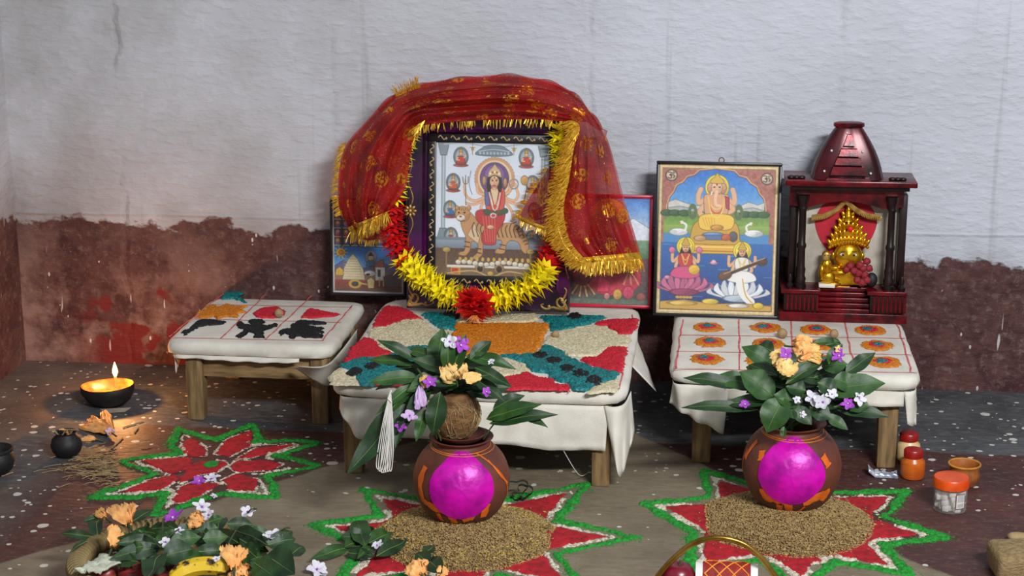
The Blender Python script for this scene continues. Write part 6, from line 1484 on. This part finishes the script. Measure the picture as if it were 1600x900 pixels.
po = bpy.data.objects.new('lamp_flame', pt); col.objects.link(po); po.parent = lamp; po.location = tuple((fp + [0, 0, .010] - dc).tolist())
V = [(dc[0] + .01, dc[1] - .065, .0006), (dc[0] + .055, dc[1] - .052, .0006), (dc[0] + .06, dc[1] - .02, .0006), (dc[0] - .01, dc[1] - .04, .0006)]; V = V + [(a, b, .0016) for a, b, _ in V]
tag(mk('paper_scrap', V, [(0, 3, 2, 1), (4, 5, 6, 7), (0, 1, 5, 4), (1, 2, 6, 5), (2, 3, 7, 6), (3, 0, 4, 7)], mat('grey_paper', (176, 170, 150), (150, 144, 126), .8), None, False), 'grey paper scrap tucked under the burning clay lamp', 'paper')
# black pot with dry stalks
bc = onz(105, 712); bc[2] = 0
bp = thing('black_pot', 'round black clay pot with dry stalks on scattered straw', 'pot', bc)
MB().lathe([(.012, 0), (.022, .001), (.031, .012), (.0345, .026), (.031, .040), (.022, .048), (.021, .052), (.025, .056), (.020, .055), (.016, .046)], bc, None, 32, False).build('body', M['clay_black'], bp)
for k in range(9):
    a = rnd.uniform(-.9, .9); b = bc + np.array([rnd.uniform(-.012, .012), rnd.uniform(-.01, .01), .046]); e = b + np.array([math.sin(a) * .022 + rnd.uniform(-.01, .02), rnd.uniform(-.012, .006), .008 + .014 * rnd.random()])
    MB().tube([b, (b + e) / 2 + [0, 0, .008], e], [.0016, .0018, .001], 5).build('dry_stalk', M['straw'] if k % 3 else M['wilt'], bp)
ec = onz(-6, 740); ec[2] = 0
b2 = thing('black_pot', 'dark clay pot beside the left wall partly out of view', 'pot', ec)
MB().lathe([(.014, 0), (.026, .001), (.036, .012), (.042, .03), (.038, .046), (.034, .052), (.037, .057), (.032, .055), (.026, .046), (.01, .03)], ec, None, 32, False).build('body', M['clay_black'], b2)
MB().tube([ec + np.array([.037 * math.cos(a), .037 * math.sin(a), .0545]) for a in np.linspace(0, 2 * PI, 32, endpoint=False)], .004, 6, True).build('rim', M['clay_black'], b2)
wilted('wilted_flower', 'orange wilted hibiscus lying below the burning lamp', onz(176, 678, .010), onz(142, 655, .012), .026, M['wilt'], 'wilted blossoms', seed=31, n=3, nd=(0, -.6, 1))
wilted('wilted_flower', 'small orange wilted petal against the straw by the black pot', onz(150, 688, .008), onz(128, 684, .01), .012, M['wilt'], 'wilted blossoms', seed=32, n=3, nd=(0, -.6, 1))
p = onz(172, 676, .012); periwinkle('periwinkle', 'lilac periwinkle beside the wilted hibiscus under the lamp', p, .018, M['pet_lilac'], (0, -.5, 1), 'fallen flowers')
# straw litter
mb = MB()
for k in range(210):
    g = (lambda X, Y: onz(X if Y < 702 else min(X, 178 - abs(X - 178) * .5 if X > 178 else X), Y))(rnd.gauss(155, 32), rnd.gauss(730, 14)); a = rnd.gauss(.2, .5); l_ = rnd.uniform(.012, .045); d = np.array([math.cos(a), math.sin(a), 0]) * l_ / 2; z = rnd.uniform(.001, .006)
    mb.tube([g - d + [0, 0, z], g + [rnd.uniform(-.004, .004), rnd.uniform(-.004, .004), z + .002], g + d + [0, 0, z]], .0007, 4)
for (a, b) in (((192, 668), (224, 658)), ((172, 702), (192, 684)), ((2, 744), (20, 738)), ((13, 730), (24, 727)), ((210, 676), (216, 668))):
    mb.tube([onz(*a, .002), onz(*b, .002)], .0016, 5)
tag(mb.build('straw_litter', M['straw']), 'pale dry straw scattered round the black pot', 'straw', None, 'stuff')

# ---- jars
def ring_prof(c, prof, m, name, parent, seg=36): return MB().lathe(prof, c, None, seg).build(name, m, parent)
def jar_red(px, py, label, hid=False):
    c = onz(px, py); c[1] += .024; c[2] = 0
    t = thing('plastic_jar', label, 'jar', c, 'jars beside the right table')
    bm = mat('orange_powder_jar', (206, 104, 30), (180, 80, 18), .3) if not hid else mat('cream_jar', (226, 200, 150), (206, 170, 110), .35)
    ring_prof(c, [(.020, 0), (.0235, .002), (.0255, .008), (.0255, .034), (.024, .040), (.019, .045), (.0185, .048)], bm, 'body', t)
    ring_prof(c, [(.0195, .047), (.0205, .048), (.0205, .061), (.0185, .064), (.001, .064)], mat('red_lid', (170, 28, 20), (140, 18, 12), .35), 'lid', t)
    return t
jar_red(1427, 752, 'orange powder jar with red lid in front beside the table leg')
jar_red(1420, 725, 'cream jar with red lid behind the orange one', True)
oc = onz(1487, 806); oc[1] += .036; oc[2] = 0
t = thing('plastic_jar', 'clear jar of white camphor with bright orange lid', 'jar', oc, 'jars beside the right table')
clear = NT('clear_plastic'); tr = clear.n('ShaderNodeBsdfTransparent'); tr.inputs[0].default_value = (.92, .92, .92, 1); g1 = clear.bsdf((200, 196, 190), .15); mx = clear.n('ShaderNodeMixShader'); mx.inputs[0].default_value = .22; clear.l(tr.outputs[0], mx.inputs[1]); clear.l(g1, mx.inputs[2]); clearm = clear.done(mx.outputs[0])
ring_prof(oc, [(.028, 0), (.033, .002), (.0335, .006), (.0335, .046), (.031, .050), (.031, .055)], clearm, 'body', t)
ring_prof(oc, [(.034, .050), (.036, .051), (.036, .068), (.034, .071), (.001, .0715)], mat('orange_lid', (232, 88, 16), (206, 66, 8), .35), 'lid', t)
cm = mat('camphor', (232, 226, 220), (206, 196, 188), .6)
V, F = rbox((.013, .013, .011), .002)
cam_me = mesh_data('camphor_block', V, F, cm)
for k in range(44):
    L_ = k // 11; a = k * 2.4 + L_; r = .0255 * math.sqrt(((k % 11) + .5) / 11); R = rotz(a) @ rotx(rnd.uniform(-.25, .25))
    inst('camphor_block', cam_me, oc + [r * math.cos(a), r * math.sin(a), .009 + L_ * .0105], R, t)
vd = math.atan2(CC[1] - oc[1], CC[0] - oc[0])
def wrap(name, a0, a1, z0, z1, r, m): 
    V = []; n = 10
    for i in range(n):
        a = vd + a0 + (a1 - a0) * i / (n - 1)
        for z in (z0, z1): V.append(oc + [r * math.cos(a), r * math.sin(a), z])
    return mk(name, V, gridF(n, 2), m, t, True, None)
wrap('label_border', .35, 1.0, .012, .044, .0338, mat('label_brown', (110, 60, 50), (90, 46, 40), .6)); wrap('label', .39, .96, .0135, .0425, .0340, mat('label_white', (220, 216, 210), (206, 202, 196), .6))
for k in range(5): wrap('label_line', .45, .90 - .05 * (k % 2), .040 - k * .003, .0410 - k * .003, .0342, mat('label_ink', (110, 110, 116), (90, 90, 96), .6))
for k in range(9): wrap('barcode_bar', .46 + k * .047, .476 + k * .047, .0155, .0235, .0342, mat('label_ink', (0, 0, 0)))
# turmeric pot
yc = onz(1508, 765); yc[1] += .03; yc[2] = 0
t = thing('clay_cup', 'brown clay cup coated with yellow turmeric behind the orange-lidded jar', 'cup', yc)
MB().lathe([(.018, 0), (.026, .002), (.033, .014), (.034, .026), (.030, .036), (.0315, .042), (.0335, .046), (.031, .047), (.027, .038), (.029, .026), (.02, .018)], yc, None, 36, False).build('body', mat('ochre_clay', (168, 100, 42), (120, 66, 28), .55, nscale=30), t)
V, F = lathe([(.0005, .026), (.016, .027), (.0285, .026)], 28, False); V[:, 2] += .004 * (vnoise(V[:, 0] * 200, V[:, 1] * 200, 97) - .5)
mk('turmeric', V + yc, F, mat('turmeric', (216, 150, 30), (190, 116, 14), .7), t)
MB().tube([yc + np.array([.0325 * math.cos(a), .0325 * math.sin(a), .0465]) for a in np.linspace(0, 2 * PI, 36, endpoint=False)], .0022, 6, True).build('rim', mat('turmeric_rim', (214, 150, 50), (176, 110, 30), .6), t)
# crumpled packet under the table leg
a, b = onz(1356, 742), onz(1402, 744); V = []
for i in range(18):
    for j in range(8):
        f, g = i / 17, j / 7; p = a + (b - a) * f + np.array([0, (g - .5) * .034, 0]); V.append(p + [0, 0, .0012 + .014 * vnoise(i * .7, j * .9, 99) * math.sin(PI * g) ** .5 + (.012 if i < 4 else 0) * (1 - i / 4)])
o = mk('foil_packet', V, gridF(18, 8), mat('foil_packet', (206, 210, 218), (120, 130, 150), .3, .3, nscale=60), None, True, .5); md = o.modifiers.new('thick', 'SOLIDIFY'); md.thickness = .002
tag(o, 'crumpled white and blue foil packet at the foot of the table leg', 'packet')
# tan wrapped block at the right edge
sc_ = onz(1592, 905); V, F = rbox((.10, .10, .055), .014, 4)
bb = thing('jute_bundle', 'rounded tan jute-textured bundle on the red floor', 'bundle', (sc_[0], sc_[1], 0))
jm = mat('jute', (150, 128, 88), (118, 96, 60), .85, nscale=120, bump=.9, bscale=160, stretch=(1, 1, 2.5))
V = V * (1 + .06 * (vnoise(V[:, 0] * 40 + 3, V[:, 1] * 40 + V[:, 2] * 30, 98) - .5))[:, None]
MB().add(V, F, rotz(.12), (sc_[0], sc_[1] + .02, .0285)).build('bundle', jm, bb)
if False: MB().tube(spline([(sc_[0] - .046, sc_[1] - .02, .058), (sc_[0], sc_[1] + .01, .060), (sc_[0] + .046, sc_[1] + .02, .058)], 6), .0022, 6).build('cord', M['straw'], bb)
pk = onz(1590, 846); V, F = ellipsoid((.022, .016, .010), 16, 10); V *= 1 + .3 * (vnoise(V[:, 0] * 90, V[:, 1] * 90, 44) - .5)[:, None]
tag(MB().add(V, F, None, (pk[0], pk[1], .009)).build('dried_pod', M['straw']), 'tan dried pod lying behind the jute bundle', 'pod')

# ---- brass handled basket with thread spool and fruit
hc = onz(1120, 1012); hc[2] = 0
bk = thing('brass_basket', 'brass basket with an arched handle holding a thread spool', 'basket', hc)
zr = .088
MB().lathe([(.055, 0), (.066, .002), (.082, .022), (.096, .055), (.104, zr), (.108, zr + .003), (.104, zr + .005), (.097, .066), (.082, .032), (.06, .010), (.001, .008)], hc, None, 48, False).build('bowl', M['brass'], bk)
top = onz(1121, 842, .0)                              # highest point of the handle seen in the picture
yh = hc[1]; ht = [ony(X, Y, yh) for X, Y in ((1022, 912), (1034, 893), (1058, 868), (1086, 848), (1121, 840), (1158, 848), (1186, 868), (1206, 893), (1218, 912))]
hl = [np.array([hc[0] - .106, yh, zr])] + ht + [np.array([hc[0] + .106, yh, zr])]
MB().tube(spline(hl, 8), .0052, 10).build('handle', M['brass'], bk)
for s_ in (-1, 1): MB().ell((hc[0] + s_ * .106, yh, zr), (.010, .010, .010), None, 14, 10).build('handle_lug', M['brass'], bk)
# rice under the spool
# spool of sacred thread
sy = hc[1] + .02; s0, s1 = ony(1087, 890, sy), ony(1184, 889, sy); zc = (s0[2] + s1[2]) / 2 - .012; rs = .022
sp = thing('thread_spool', 'spool of red and yellow sacred thread wound in chevrons', 'thread spool', ((s0[0] + s1[0]) / 2, sy, zc - rs))
Rx = roty(PI / 2); cx_ = (s0[0] + s1[0]) / 2; hl_ = (s1[0] - s0[0]) / 2
MB().lathe([(rs * .97, -hl_), (rs * .97, hl_)], (cx_, sy, zc), Rx, 32).build('core', mat('white_card', (226, 224, 220), (206, 204, 200), .7), sp)
MB().lathe([(rs * .9, -hl_ * .78), (rs * 1.06, -hl_ * .76), (rs * 1.10, 0), (rs * 1.06, hl_ * .76), (rs * .9, hl_ * .78)], (cx_, sy, zc), Rx, 36).build('winding', mat('red_thread', (150, 26, 16), (110, 14, 10), .7, nscale=90, bump=.5, bscale=200), sp)
yt = mat('yellow_thread', (232, 150, 40), (206, 110, 20), .7)
for d_ in (1, -1):
    for ph in np.linspace(0, 2 * PI, 6, endpoint=False):
        P = []
        for k in range(22): f = k / 21 * 2 - 1; a = ph + d_ * f * 1.6; P.append((cx_ + f * hl_ * .72, sy + rs * 1.11 * math.cos(a), zc + rs * 1.11 * math.sin(a)))
        MB().tube(P, .0012, 5).build('yellow_strand', yt, sp)
# dark red fruit beside the spool, both lying on rice in the bowl
fc = ony(1060, 901, hc[1] + .012); V, F = ellipsoid((.029, .029, .027), 28, 18); V[:, 2] -= .008 * np.exp(-((V[:, 0] ** 2 + V[:, 1] ** 2) / .00008)) * (V[:, 2] > 0)
t = thing('fruit', 'dark crimson fruit lying in the brass basket', 'fruit', fc - [0, 0, .027])
MB().add(V, F, None, fc).build('flesh', mat('crimson_skin', (120, 16, 40), (84, 8, 24), .3, nscale=18), t); MB().tube([fc + [0, 0, .016], fc + [.003, 0, .030]], .0018, 6).build('stalk', M['stem'], t)
ztop = zc - rs * 1.09
V, F = lathe([(.080, .034), (.094, zr - .012), (.090, zr - .004), (.082, ztop - .001), (.070, ztop), (.001, ztop)], 36, False)
tag(mk('rice', V + [hc[0], hc[1], 0], F, M['rice_white']), 'white rice filling the brass basket under the thread spool', 'rice', None, 'stuff')
tag(MB().ell(onz(1213, 858) + [0, 0, .006], (.008, .007, .006), None, 12, 8).build('dark_seed', M['clay_black']), 'small black seed at the edge of the brown barley heap', 'seed')

# ------------------------------------------------------------------ fruit basket lower left
zk = .085
far = onz(255, 815, zk); lef = onz(104, 890, zk)
br = .158; bcx = np.array([far[0] + .052, far[1] - br, 0])
bcx[1] = far[1] - br + .01
fb = thing('cane_basket', 'woven cane basket of apples and banana covered with leaves', 'basket', bcx)
cane = mat('cane', (142, 120, 74), (98, 80, 44), .7, nscale=40, bump=.5, bscale=80)
nst = 52
rim = []
for k in range(64):
    a = 2 * PI * k / 64; rim.append(bcx + np.array([br * math.cos(a), br * math.sin(a), zk - .012]))
MB().tube(rim, .014, 10, True).build('rim', cane, fb)
wr = []
nw = 92; mbw = MB(); mbw.tube([(.0155 * math.cos(a) , 0, .0155 * math.sin(a)) for a in np.linspace(0, 2 * PI, 12, endpoint=False)], .0046, 5, True); wd = mbw.data('rim_binding', cane)
for k in range(nw): a = 2 * PI * k / nw; inst('rim_binding', wd, bcx + np.array([br * math.cos(a), br * math.sin(a), zk - .012]), rotz(a) @ rotx(.35), fb)
for z, r in ((.008, .80), (.024, .86), (.040, .91), (.056, .96)):
    MB().tube([bcx + np.array([(br * r + (.004 if k % 2 else -.004)) * math.cos(2 * PI * k / 80), (br * r + (.004 if k % 2 else -.004)) * math.sin(2 * PI * k / 80), z]) for k in range(80)], .0085, 6, True).build('woven_band', cane, fb)
for k in range(40): a = 2 * PI * k / 40; d = np.array([math.cos(a), math.sin(a), 0]); MB().tube([bcx + d * br * .76 + [0, 0, .004], bcx + d * br * .9 + [0, 0, .036], bcx + d * br + [0, 0, zk - .014]], .004, 5).build('stake', cane, fb)
MB().lathe([(br * .78, 0), (br * .78, .006), (.001, .006)], bcx, None, 40).build('base', cane, fb)
MB().lathe([(br * .895, .034), (br * .90, .042), (.001, .042)], bcx, None, 40).build('inner_tray', cane, fb)
def B8(X, Y, z): return onz(*u8(X, Y), z)
# apples
def apple(X, Y, z, r, label, seed):
    c = B8(X, Y, z); V, F = ellipsoid((r, r, r * .92), 30, 20); d2 = V[:, 0] ** 2 + V[:, 1] ** 2; V[:, 2] -= .35 * r * np.exp(-d2 / (r * .32) ** 2) * (V[:, 2] > 0); V[:, 2] += .25 * r * np.exp(-d2 / (r * .3) ** 2) * (V[:, 2] < 0)
    t = thing('apple', label, 'apple', c - [0, 0, r * .9], 'apples in the cane basket')
    MB().add(V, F, rotx(.5), c).build('flesh', mat('apple_skin', (146, 50, 46), (176, 130, 84), .35, nscale=22, lo=.48, hi=.66), t)
    tip = c + rotx(.5) @ np.array([0, 0, r * .6]); MB().tube([tip, tip + [0, -.004, .012]], .0014, 6).build('stalk', M['stem'], t)
apple(448, 892, .0685, .028, 'red apple under the big leaf in the cane basket', 1); apple(290, 886, .0655, .025, 'small brownish apple beside the basket rim', 2); apple(640, 900, .069, .029, 'red apple between the leaf and the banana', 3)
# banana
bn = thing('banana', 'spotted ripe yellow banana under the leaves in the basket', 'banana', B8(800, 860, .08))
bpth = spline([B8(640, 915, .105), B8(720, 868, .115), B8(810, 845, .12), B8(910, 848, .118), B8(1000, 872, .11)], 6); n = len(bpth)
rr = np.array([.004] + [.0155 * min(1, .45 + 2.6 * min(k, n - 1 - k) / n) for k in range(1, n - 1)] + [.004])
MB().tube(bpth, rr, 6).build('peel', mat('banana_peel', (222, 184, 30), (50, 36, 16), .5, nscale=34, lo=.50, hi=.56), bn)
MB().tube([bpth[-1], bpth[-1] + [.016, -.004, -.004]], [.005, .004], 6).build('stalk', mat('banana_tip', (70, 52, 24), (40, 30, 16), .7), bn)
# flattened pale wad by the rim
c0 = B8(262, 850, .098); V = []
for i in range(12):
    for j in range(12): V.append(c0 + [(i - 5.5) * .0042 + .002 * (j - 5), (j - 5.5) * .006, .012 * vnoise(i * .8, j * .8, 66)])
o = mk('cotton_wad', V, gridF(12, 12), mat('pale_cotton', (206, 208, 190), (176, 180, 156), .9, nscale=90, bump=.6), None, True, None); o.modifiers.new('t', 'SOLIDIFY').thickness = .004
tag(o, 'pale crumbly cotton wad beside the apples', 'cotton')
# leaves over the basket
lv = thing('leaf_bunch', 'bunch of broad green leaves lying over the cane basket', 'leaves', B8(700, 760, .10))
zb_ = .118
LB = [((595, 742), (320, 805), 78), ((590, 735), (360, 690), 64), ((560, 700), (350, 725), 60), ((605, 780), (520, 925), 112), ((600, 800), (772, 752), 120), ((640, 715), (812, 690), 78), ((590, 745), (672, 742), 56), ((820, 700), (955, 690), 76), ((1000, 655), (1175, 735), 88), ((1165, 735), (1322, 700), 92), ((1110, 800), (1040, 735), 80), ((1160, 790), (1318, 890), 160), ((1280, 800), (1362, 738), 84), ((950, 620), (1095, 622), 66), ((780, 770), (945, 760), 70), ((540, 645), (650, 640), 56), ((560, 670), (460, 650), 50), ((900, 640), (790, 650), 60), ((1010, 720), (900, 650), 60), ((1020, 700), (1130, 765), 80), ((700, 660), (600, 620), 50), ((850, 610), (930, 585), 50), ((1100, 830), (1200, 900), 120), ((1000, 790), (1080, 850), 80), ((500, 740), (420, 760), 60), ((720, 800), (830, 800), 66), ((860, 690), (800, 640), 50)]
for k in range(40):
    a = (rnd.uniform(430, 1250), rnd.uniform(650, 850)) if k < 26 else (rnd.uniform(360, 620), rnd.uniform(670, 750)); an = rnd.uniform(0, 2 * PI); l_ = rnd.uniform(110, 170); LB.insert(0, (a, (a[0] + l_ * math.cos(an), a[1] + .45 * l_ * math.sin(an)), rnd.uniform(60, 90)))
for k, (a, b, w) in enumerate(LB):
    z = zb_ + (.010 * ((k * 7) % 5) / 4 if k >= 40 else -.012); leaf(lv, B8(*a, z), B8(*b, z + rnd.uniform(-.012, .008)), w / 3.461 * .00122 * 1.12, (rnd.uniform(-.35, .35), -1.2, .8), None, rnd.uniform(.02, .08), rnd.uniform(.1, .3))
for (a, b) in (((590, 745), (480, 665)), ((600, 745), (605, 590)), ((1000, 655), (930, 790)), ((590, 745), (700, 640)), ((1170, 735), (1000, 660)), ((1290, 640), (1240, 665)), ((1060, 560), (1110, 538))): stem(lv, [B8(*a, zb_ + .016), (B8(*a, zb_ + .02) + B8(*b, zb_ + .02)) / 2 + [0, 0, .004], B8(*b, zb_ + .012)], .0015)
lo_ = thing('leaf_bunch', 'few green leaves hanging out over the cane basket rim', 'leaves', B8(240, 690, .086))
for (a, b, w) in (((235, 690), (50, 668), 46), ((250, 690), (265, 560), 84), ((262, 585), (172, 604), 40), ((205, 705), (100, 775), 30), ((430, 612), (540, 545), 60)): leaf(lo_, B8(*a, .088), B8(*b, .092), w / 3.461 * .00122 * 1.1, (0, -1.1, .8), M['leaf2'], .05, .3)
# fallen flowers on and round the basket
for k, (a, b, w, z, lb) in enumerate((((420, 620), (370, 500), .034, .10, 'tall orange wilted hibiscus standing on the basket leaves'), ((330, 745), (375, 640), .026, .11, 'drooping orange wilted petals at the left of the basket leaves'), ((820, 615), (745, 580), .030, .115, 'orange wilted blossom beside the white curled flower'), ((990, 860), (990, 730), .030, .125, 'crumpled orange blossom standing next to the banana'), ((1040, 905), (1010, 860), .034, .12, 'peach petals below the crumpled orange blossom'), ((300, 590), (240, 535), .014, .098, 'thin dried stamen with orange tip on the leaves over the basket rim'))):
    wilted('wilted_flower', lb, B8(*a, z), B8(*b, z + (.02 if k in (0, 1, 3) else .004)), w, M['wilt'], 'wilted blossoms', seed=50 + k, n=3 if k != 5 else 2)
for (X, Y, z, r, m, lb) in ((665, 540, .11, .030, 'pet_purple', 'bright purple periwinkle at the far rim of the cane basket'), (800, 388, .006, .022, 'pet_purple', 'purple periwinkle on the red powder star'), (868, 378, .006, .026, 'pet_white', 'white periwinkle on the red powder star'), (830, 520, .125, .028, 'pet_white', 'curled white flower above the orange blossom'), (862, 570, .125, .022, 'pet_white', 'white ring-shaped petal curl over the basket leaves'), (880, 470, .02, .012, 'pet_white', 'small white petal at the tip of the red powder star'), (1030, 575, .12, .022, 'pet_white', 'white folded flower at the right of the basket leaves'), (1195, 685, .135, .028, 'pet_white', 'white periwinkle resting on the right basket leaf'), (620, 718, .14, .016, 'pet_white', 'tiny white blossoms at the leaf joint'), (690, 660, .13, .014, 'pet_white', 'small white petal among the basket leaf stems'), (865, 812, .14, .012, 'pet_white', 'small white petal over the banana'), (1445, 870, .02, .026, 'pet_white', 'white periwinkle on the bare floor right of the basket')):
    p = B8(X, Y, z); periwinkle('periwinkle', lb, p, r, M[m], (0, -.6, 1), 'fallen flowers')
# ------------------------------------------------------------------ leaf sprig on the floor before the coconut pot
def on_heap(V):
    f = np.hypot(V[:, 0] - C2[0], V[:, 1] - C2[1]) / .18; V = V.copy(); V[:, 2] = np.maximum(V[:, 2], .030 * np.clip(1 - f ** 2.2, 0, 1) ** .8 + np.where(f < 1, .005, .002)); return V
u2 = lambda X, Y: (470 + X / 2.963, 680 + Y / 2.963)
def B2_(X, Y, z): return onz(*u2(X, Y), z)
fl = thing('leaf_sprig', 'green leaf sprig lying on the powder star before the coconut pot', 'leaves', B2_(320, 520, 0))
for k, (a, b, w) in enumerate((((225, 518), (48, 572), 58), ((345, 515), (262, 572), 50), ((300, 520), (258, 395), 88), ((310, 480), (185, 470), 84), ((315, 500), (420, 455), 84), ((350, 560), (495, 492), 66), ((215, 545), (345, 560), 54), ((330, 470), (300, 430), 60), ((360, 500), (400, 520), 60), ((250, 500), (200, 520), 50))): leaf(fl, B2_(*a, .012 + .003 * (k % 3)), B2_(*b, .016), w / 2.963 * .00122 * 1.1, (rnd.uniform(-.2, .2), -1., .9), None, .05, .25, adj=on_heap)
stem(fl, [B2_(220, 520, .012), B2_(320, 515, .016), B2_(400, 560, .012)], .0015)
fl2 = thing('leaf_sprig', 'dark green leaf pair on the barley heap with peach petals', 'leaves', B2_(590, 570, .0))
for (a, b, w) in (((600, 600), (535, 545), 70), ((570, 560), (618, 512), 50), ((590, 580), (655, 640), 84)): leaf(fl2, B2_(*a, .036), B2_(*b, .038), w / 2.963 * .00122 * 1.1, (0, -1., .9), M['leaf2'], .05, .25)
wilted('wilted_flower', 'peach folded petal lying before the barley heap', B2_(560, 650, .03), B2_(520, 585, .045), .040, M['wilt'], 'wilted blossoms', seed=71, n=3)
wilted('wilted_flower', 'small peach petal beside the dark leaf pair', B2_(640, 655, .03), B2_(668, 610, .04), .020, M['wilt'], 'wilted blossoms', seed=72, n=2)
p = B2_(355, 512, .026); periwinkle('periwinkle', 'white periwinkle on the leaf sprig before the coconut pot', p, .018, M['pet_white'], (0, -.5, 1), 'fallen flowers')
p = B2_(75, 622, .012); periwinkle('periwinkle', 'white periwinkle between the basket and the floor leaf sprig', p, .026, M['pet_white'], (0, -.5, 1), 'fallen flowers')
# thin thread from the middle table to the floor
tag(MB().tube(spline([ony(875, 692, -.775), ony(885, 712, -.77), onz(905, 742, .02), onz(920, 738, .004)], 8), .0008, 4).build('loose_thread', M['thread']), 'thin white thread trailing from the cloth to the floor', 'thread')

# ------------------------------------------------------------------ let every loose blossom come to rest on what carries it
from mathutils.bvhtree import BVHTree
bpy.context.view_layer.update()
def wverts(o): n = len(o.data.vertices); a = np.empty(n * 3); o.data.vertices.foreach_get('co', a); m_ = np.array(o.matrix_world); return a.reshape(-1, 3) @ m_[:3, :3].T + m_[:3, 3]
def tree_of(things):
    V, F, n = [], [], 0
    for r in things:
        for o in [r] + list(r.children_recursive):
            if o.type == 'MESH' and o.name.split('.')[0] not in ('barley', 'yellow_barley'):
                v = wverts(o); V.append(v); F += [tuple(i + n for i in p.vertices) for p in o.data.polygons]; n += len(v)
    return BVHTree.FromPolygons(np.vstack(V).tolist(), F)
def by(*names): return [o for o in bpy.data.objects if o.parent is None and o.name.split('.')[0] in names]
T_floor = tree_of(by('floor', 'rangoli', 'leaf_bunch', 'cane_basket', 'barley_heap') + [fl, fl2, bp]); T_p1 = tree_of([sp1] + by('coconut')); T_p2 = tree_of([sp2])
def settle(r, T):
    vs = np.vstack([wverts(o) for o in [r] + list(r.children_recursive) if o.type == 'MESH']); vs = vs[::max(1, len(vs) // 260)]
    best = (9., None)
    for v in vs:
        l_, n_, i_, d_ = T.find_nearest(Vector(v))
        if l_ is not None and d_ < best[0]: best = (d_, np.array(l_) - v)
    if best[0] < .0012: return
    away = nrm(np.array(r.location) - CC); tr_ = 9.
    for v in vs:
        h = T.ray_cast(Vector(v), Vector(away), .12)
        if h[0] is not None: tr_ = min(tr_, h[3])
    mv = away * (tr_ + .001) if tr_ < max(.03, 3 * best[0]) else best[1] * (1 + .001 / best[0])
    r.location = tuple((np.array(r.location) + mv).tolist())
for r in by('wilted_flower') + ['rest'] + by('periwinkle', 'thread_skein'):
    if r == 'rest':
        bpy.context.view_layer.update(); wf = by('wilted_flower'); T_floor = tree_of(by('floor', 'rangoli', 'leaf_bunch', 'cane_basket', 'barley_heap') + [fl, fl2, bp] + wf); T_p1 = tree_of([sp1] + by('coconut') + wf); T_p2 = tree_of([sp2] + wf); continue
    g_ = r.get('group', ''); p_ = np.array(r.location); near = lambda c: np.hypot(p_[0] - c[0], p_[1] - c[1]) < .24 and p_[2] > .13
    settle(r, T_p1 if near(p1c) else T_p2 if near(p2c) else T_floor)
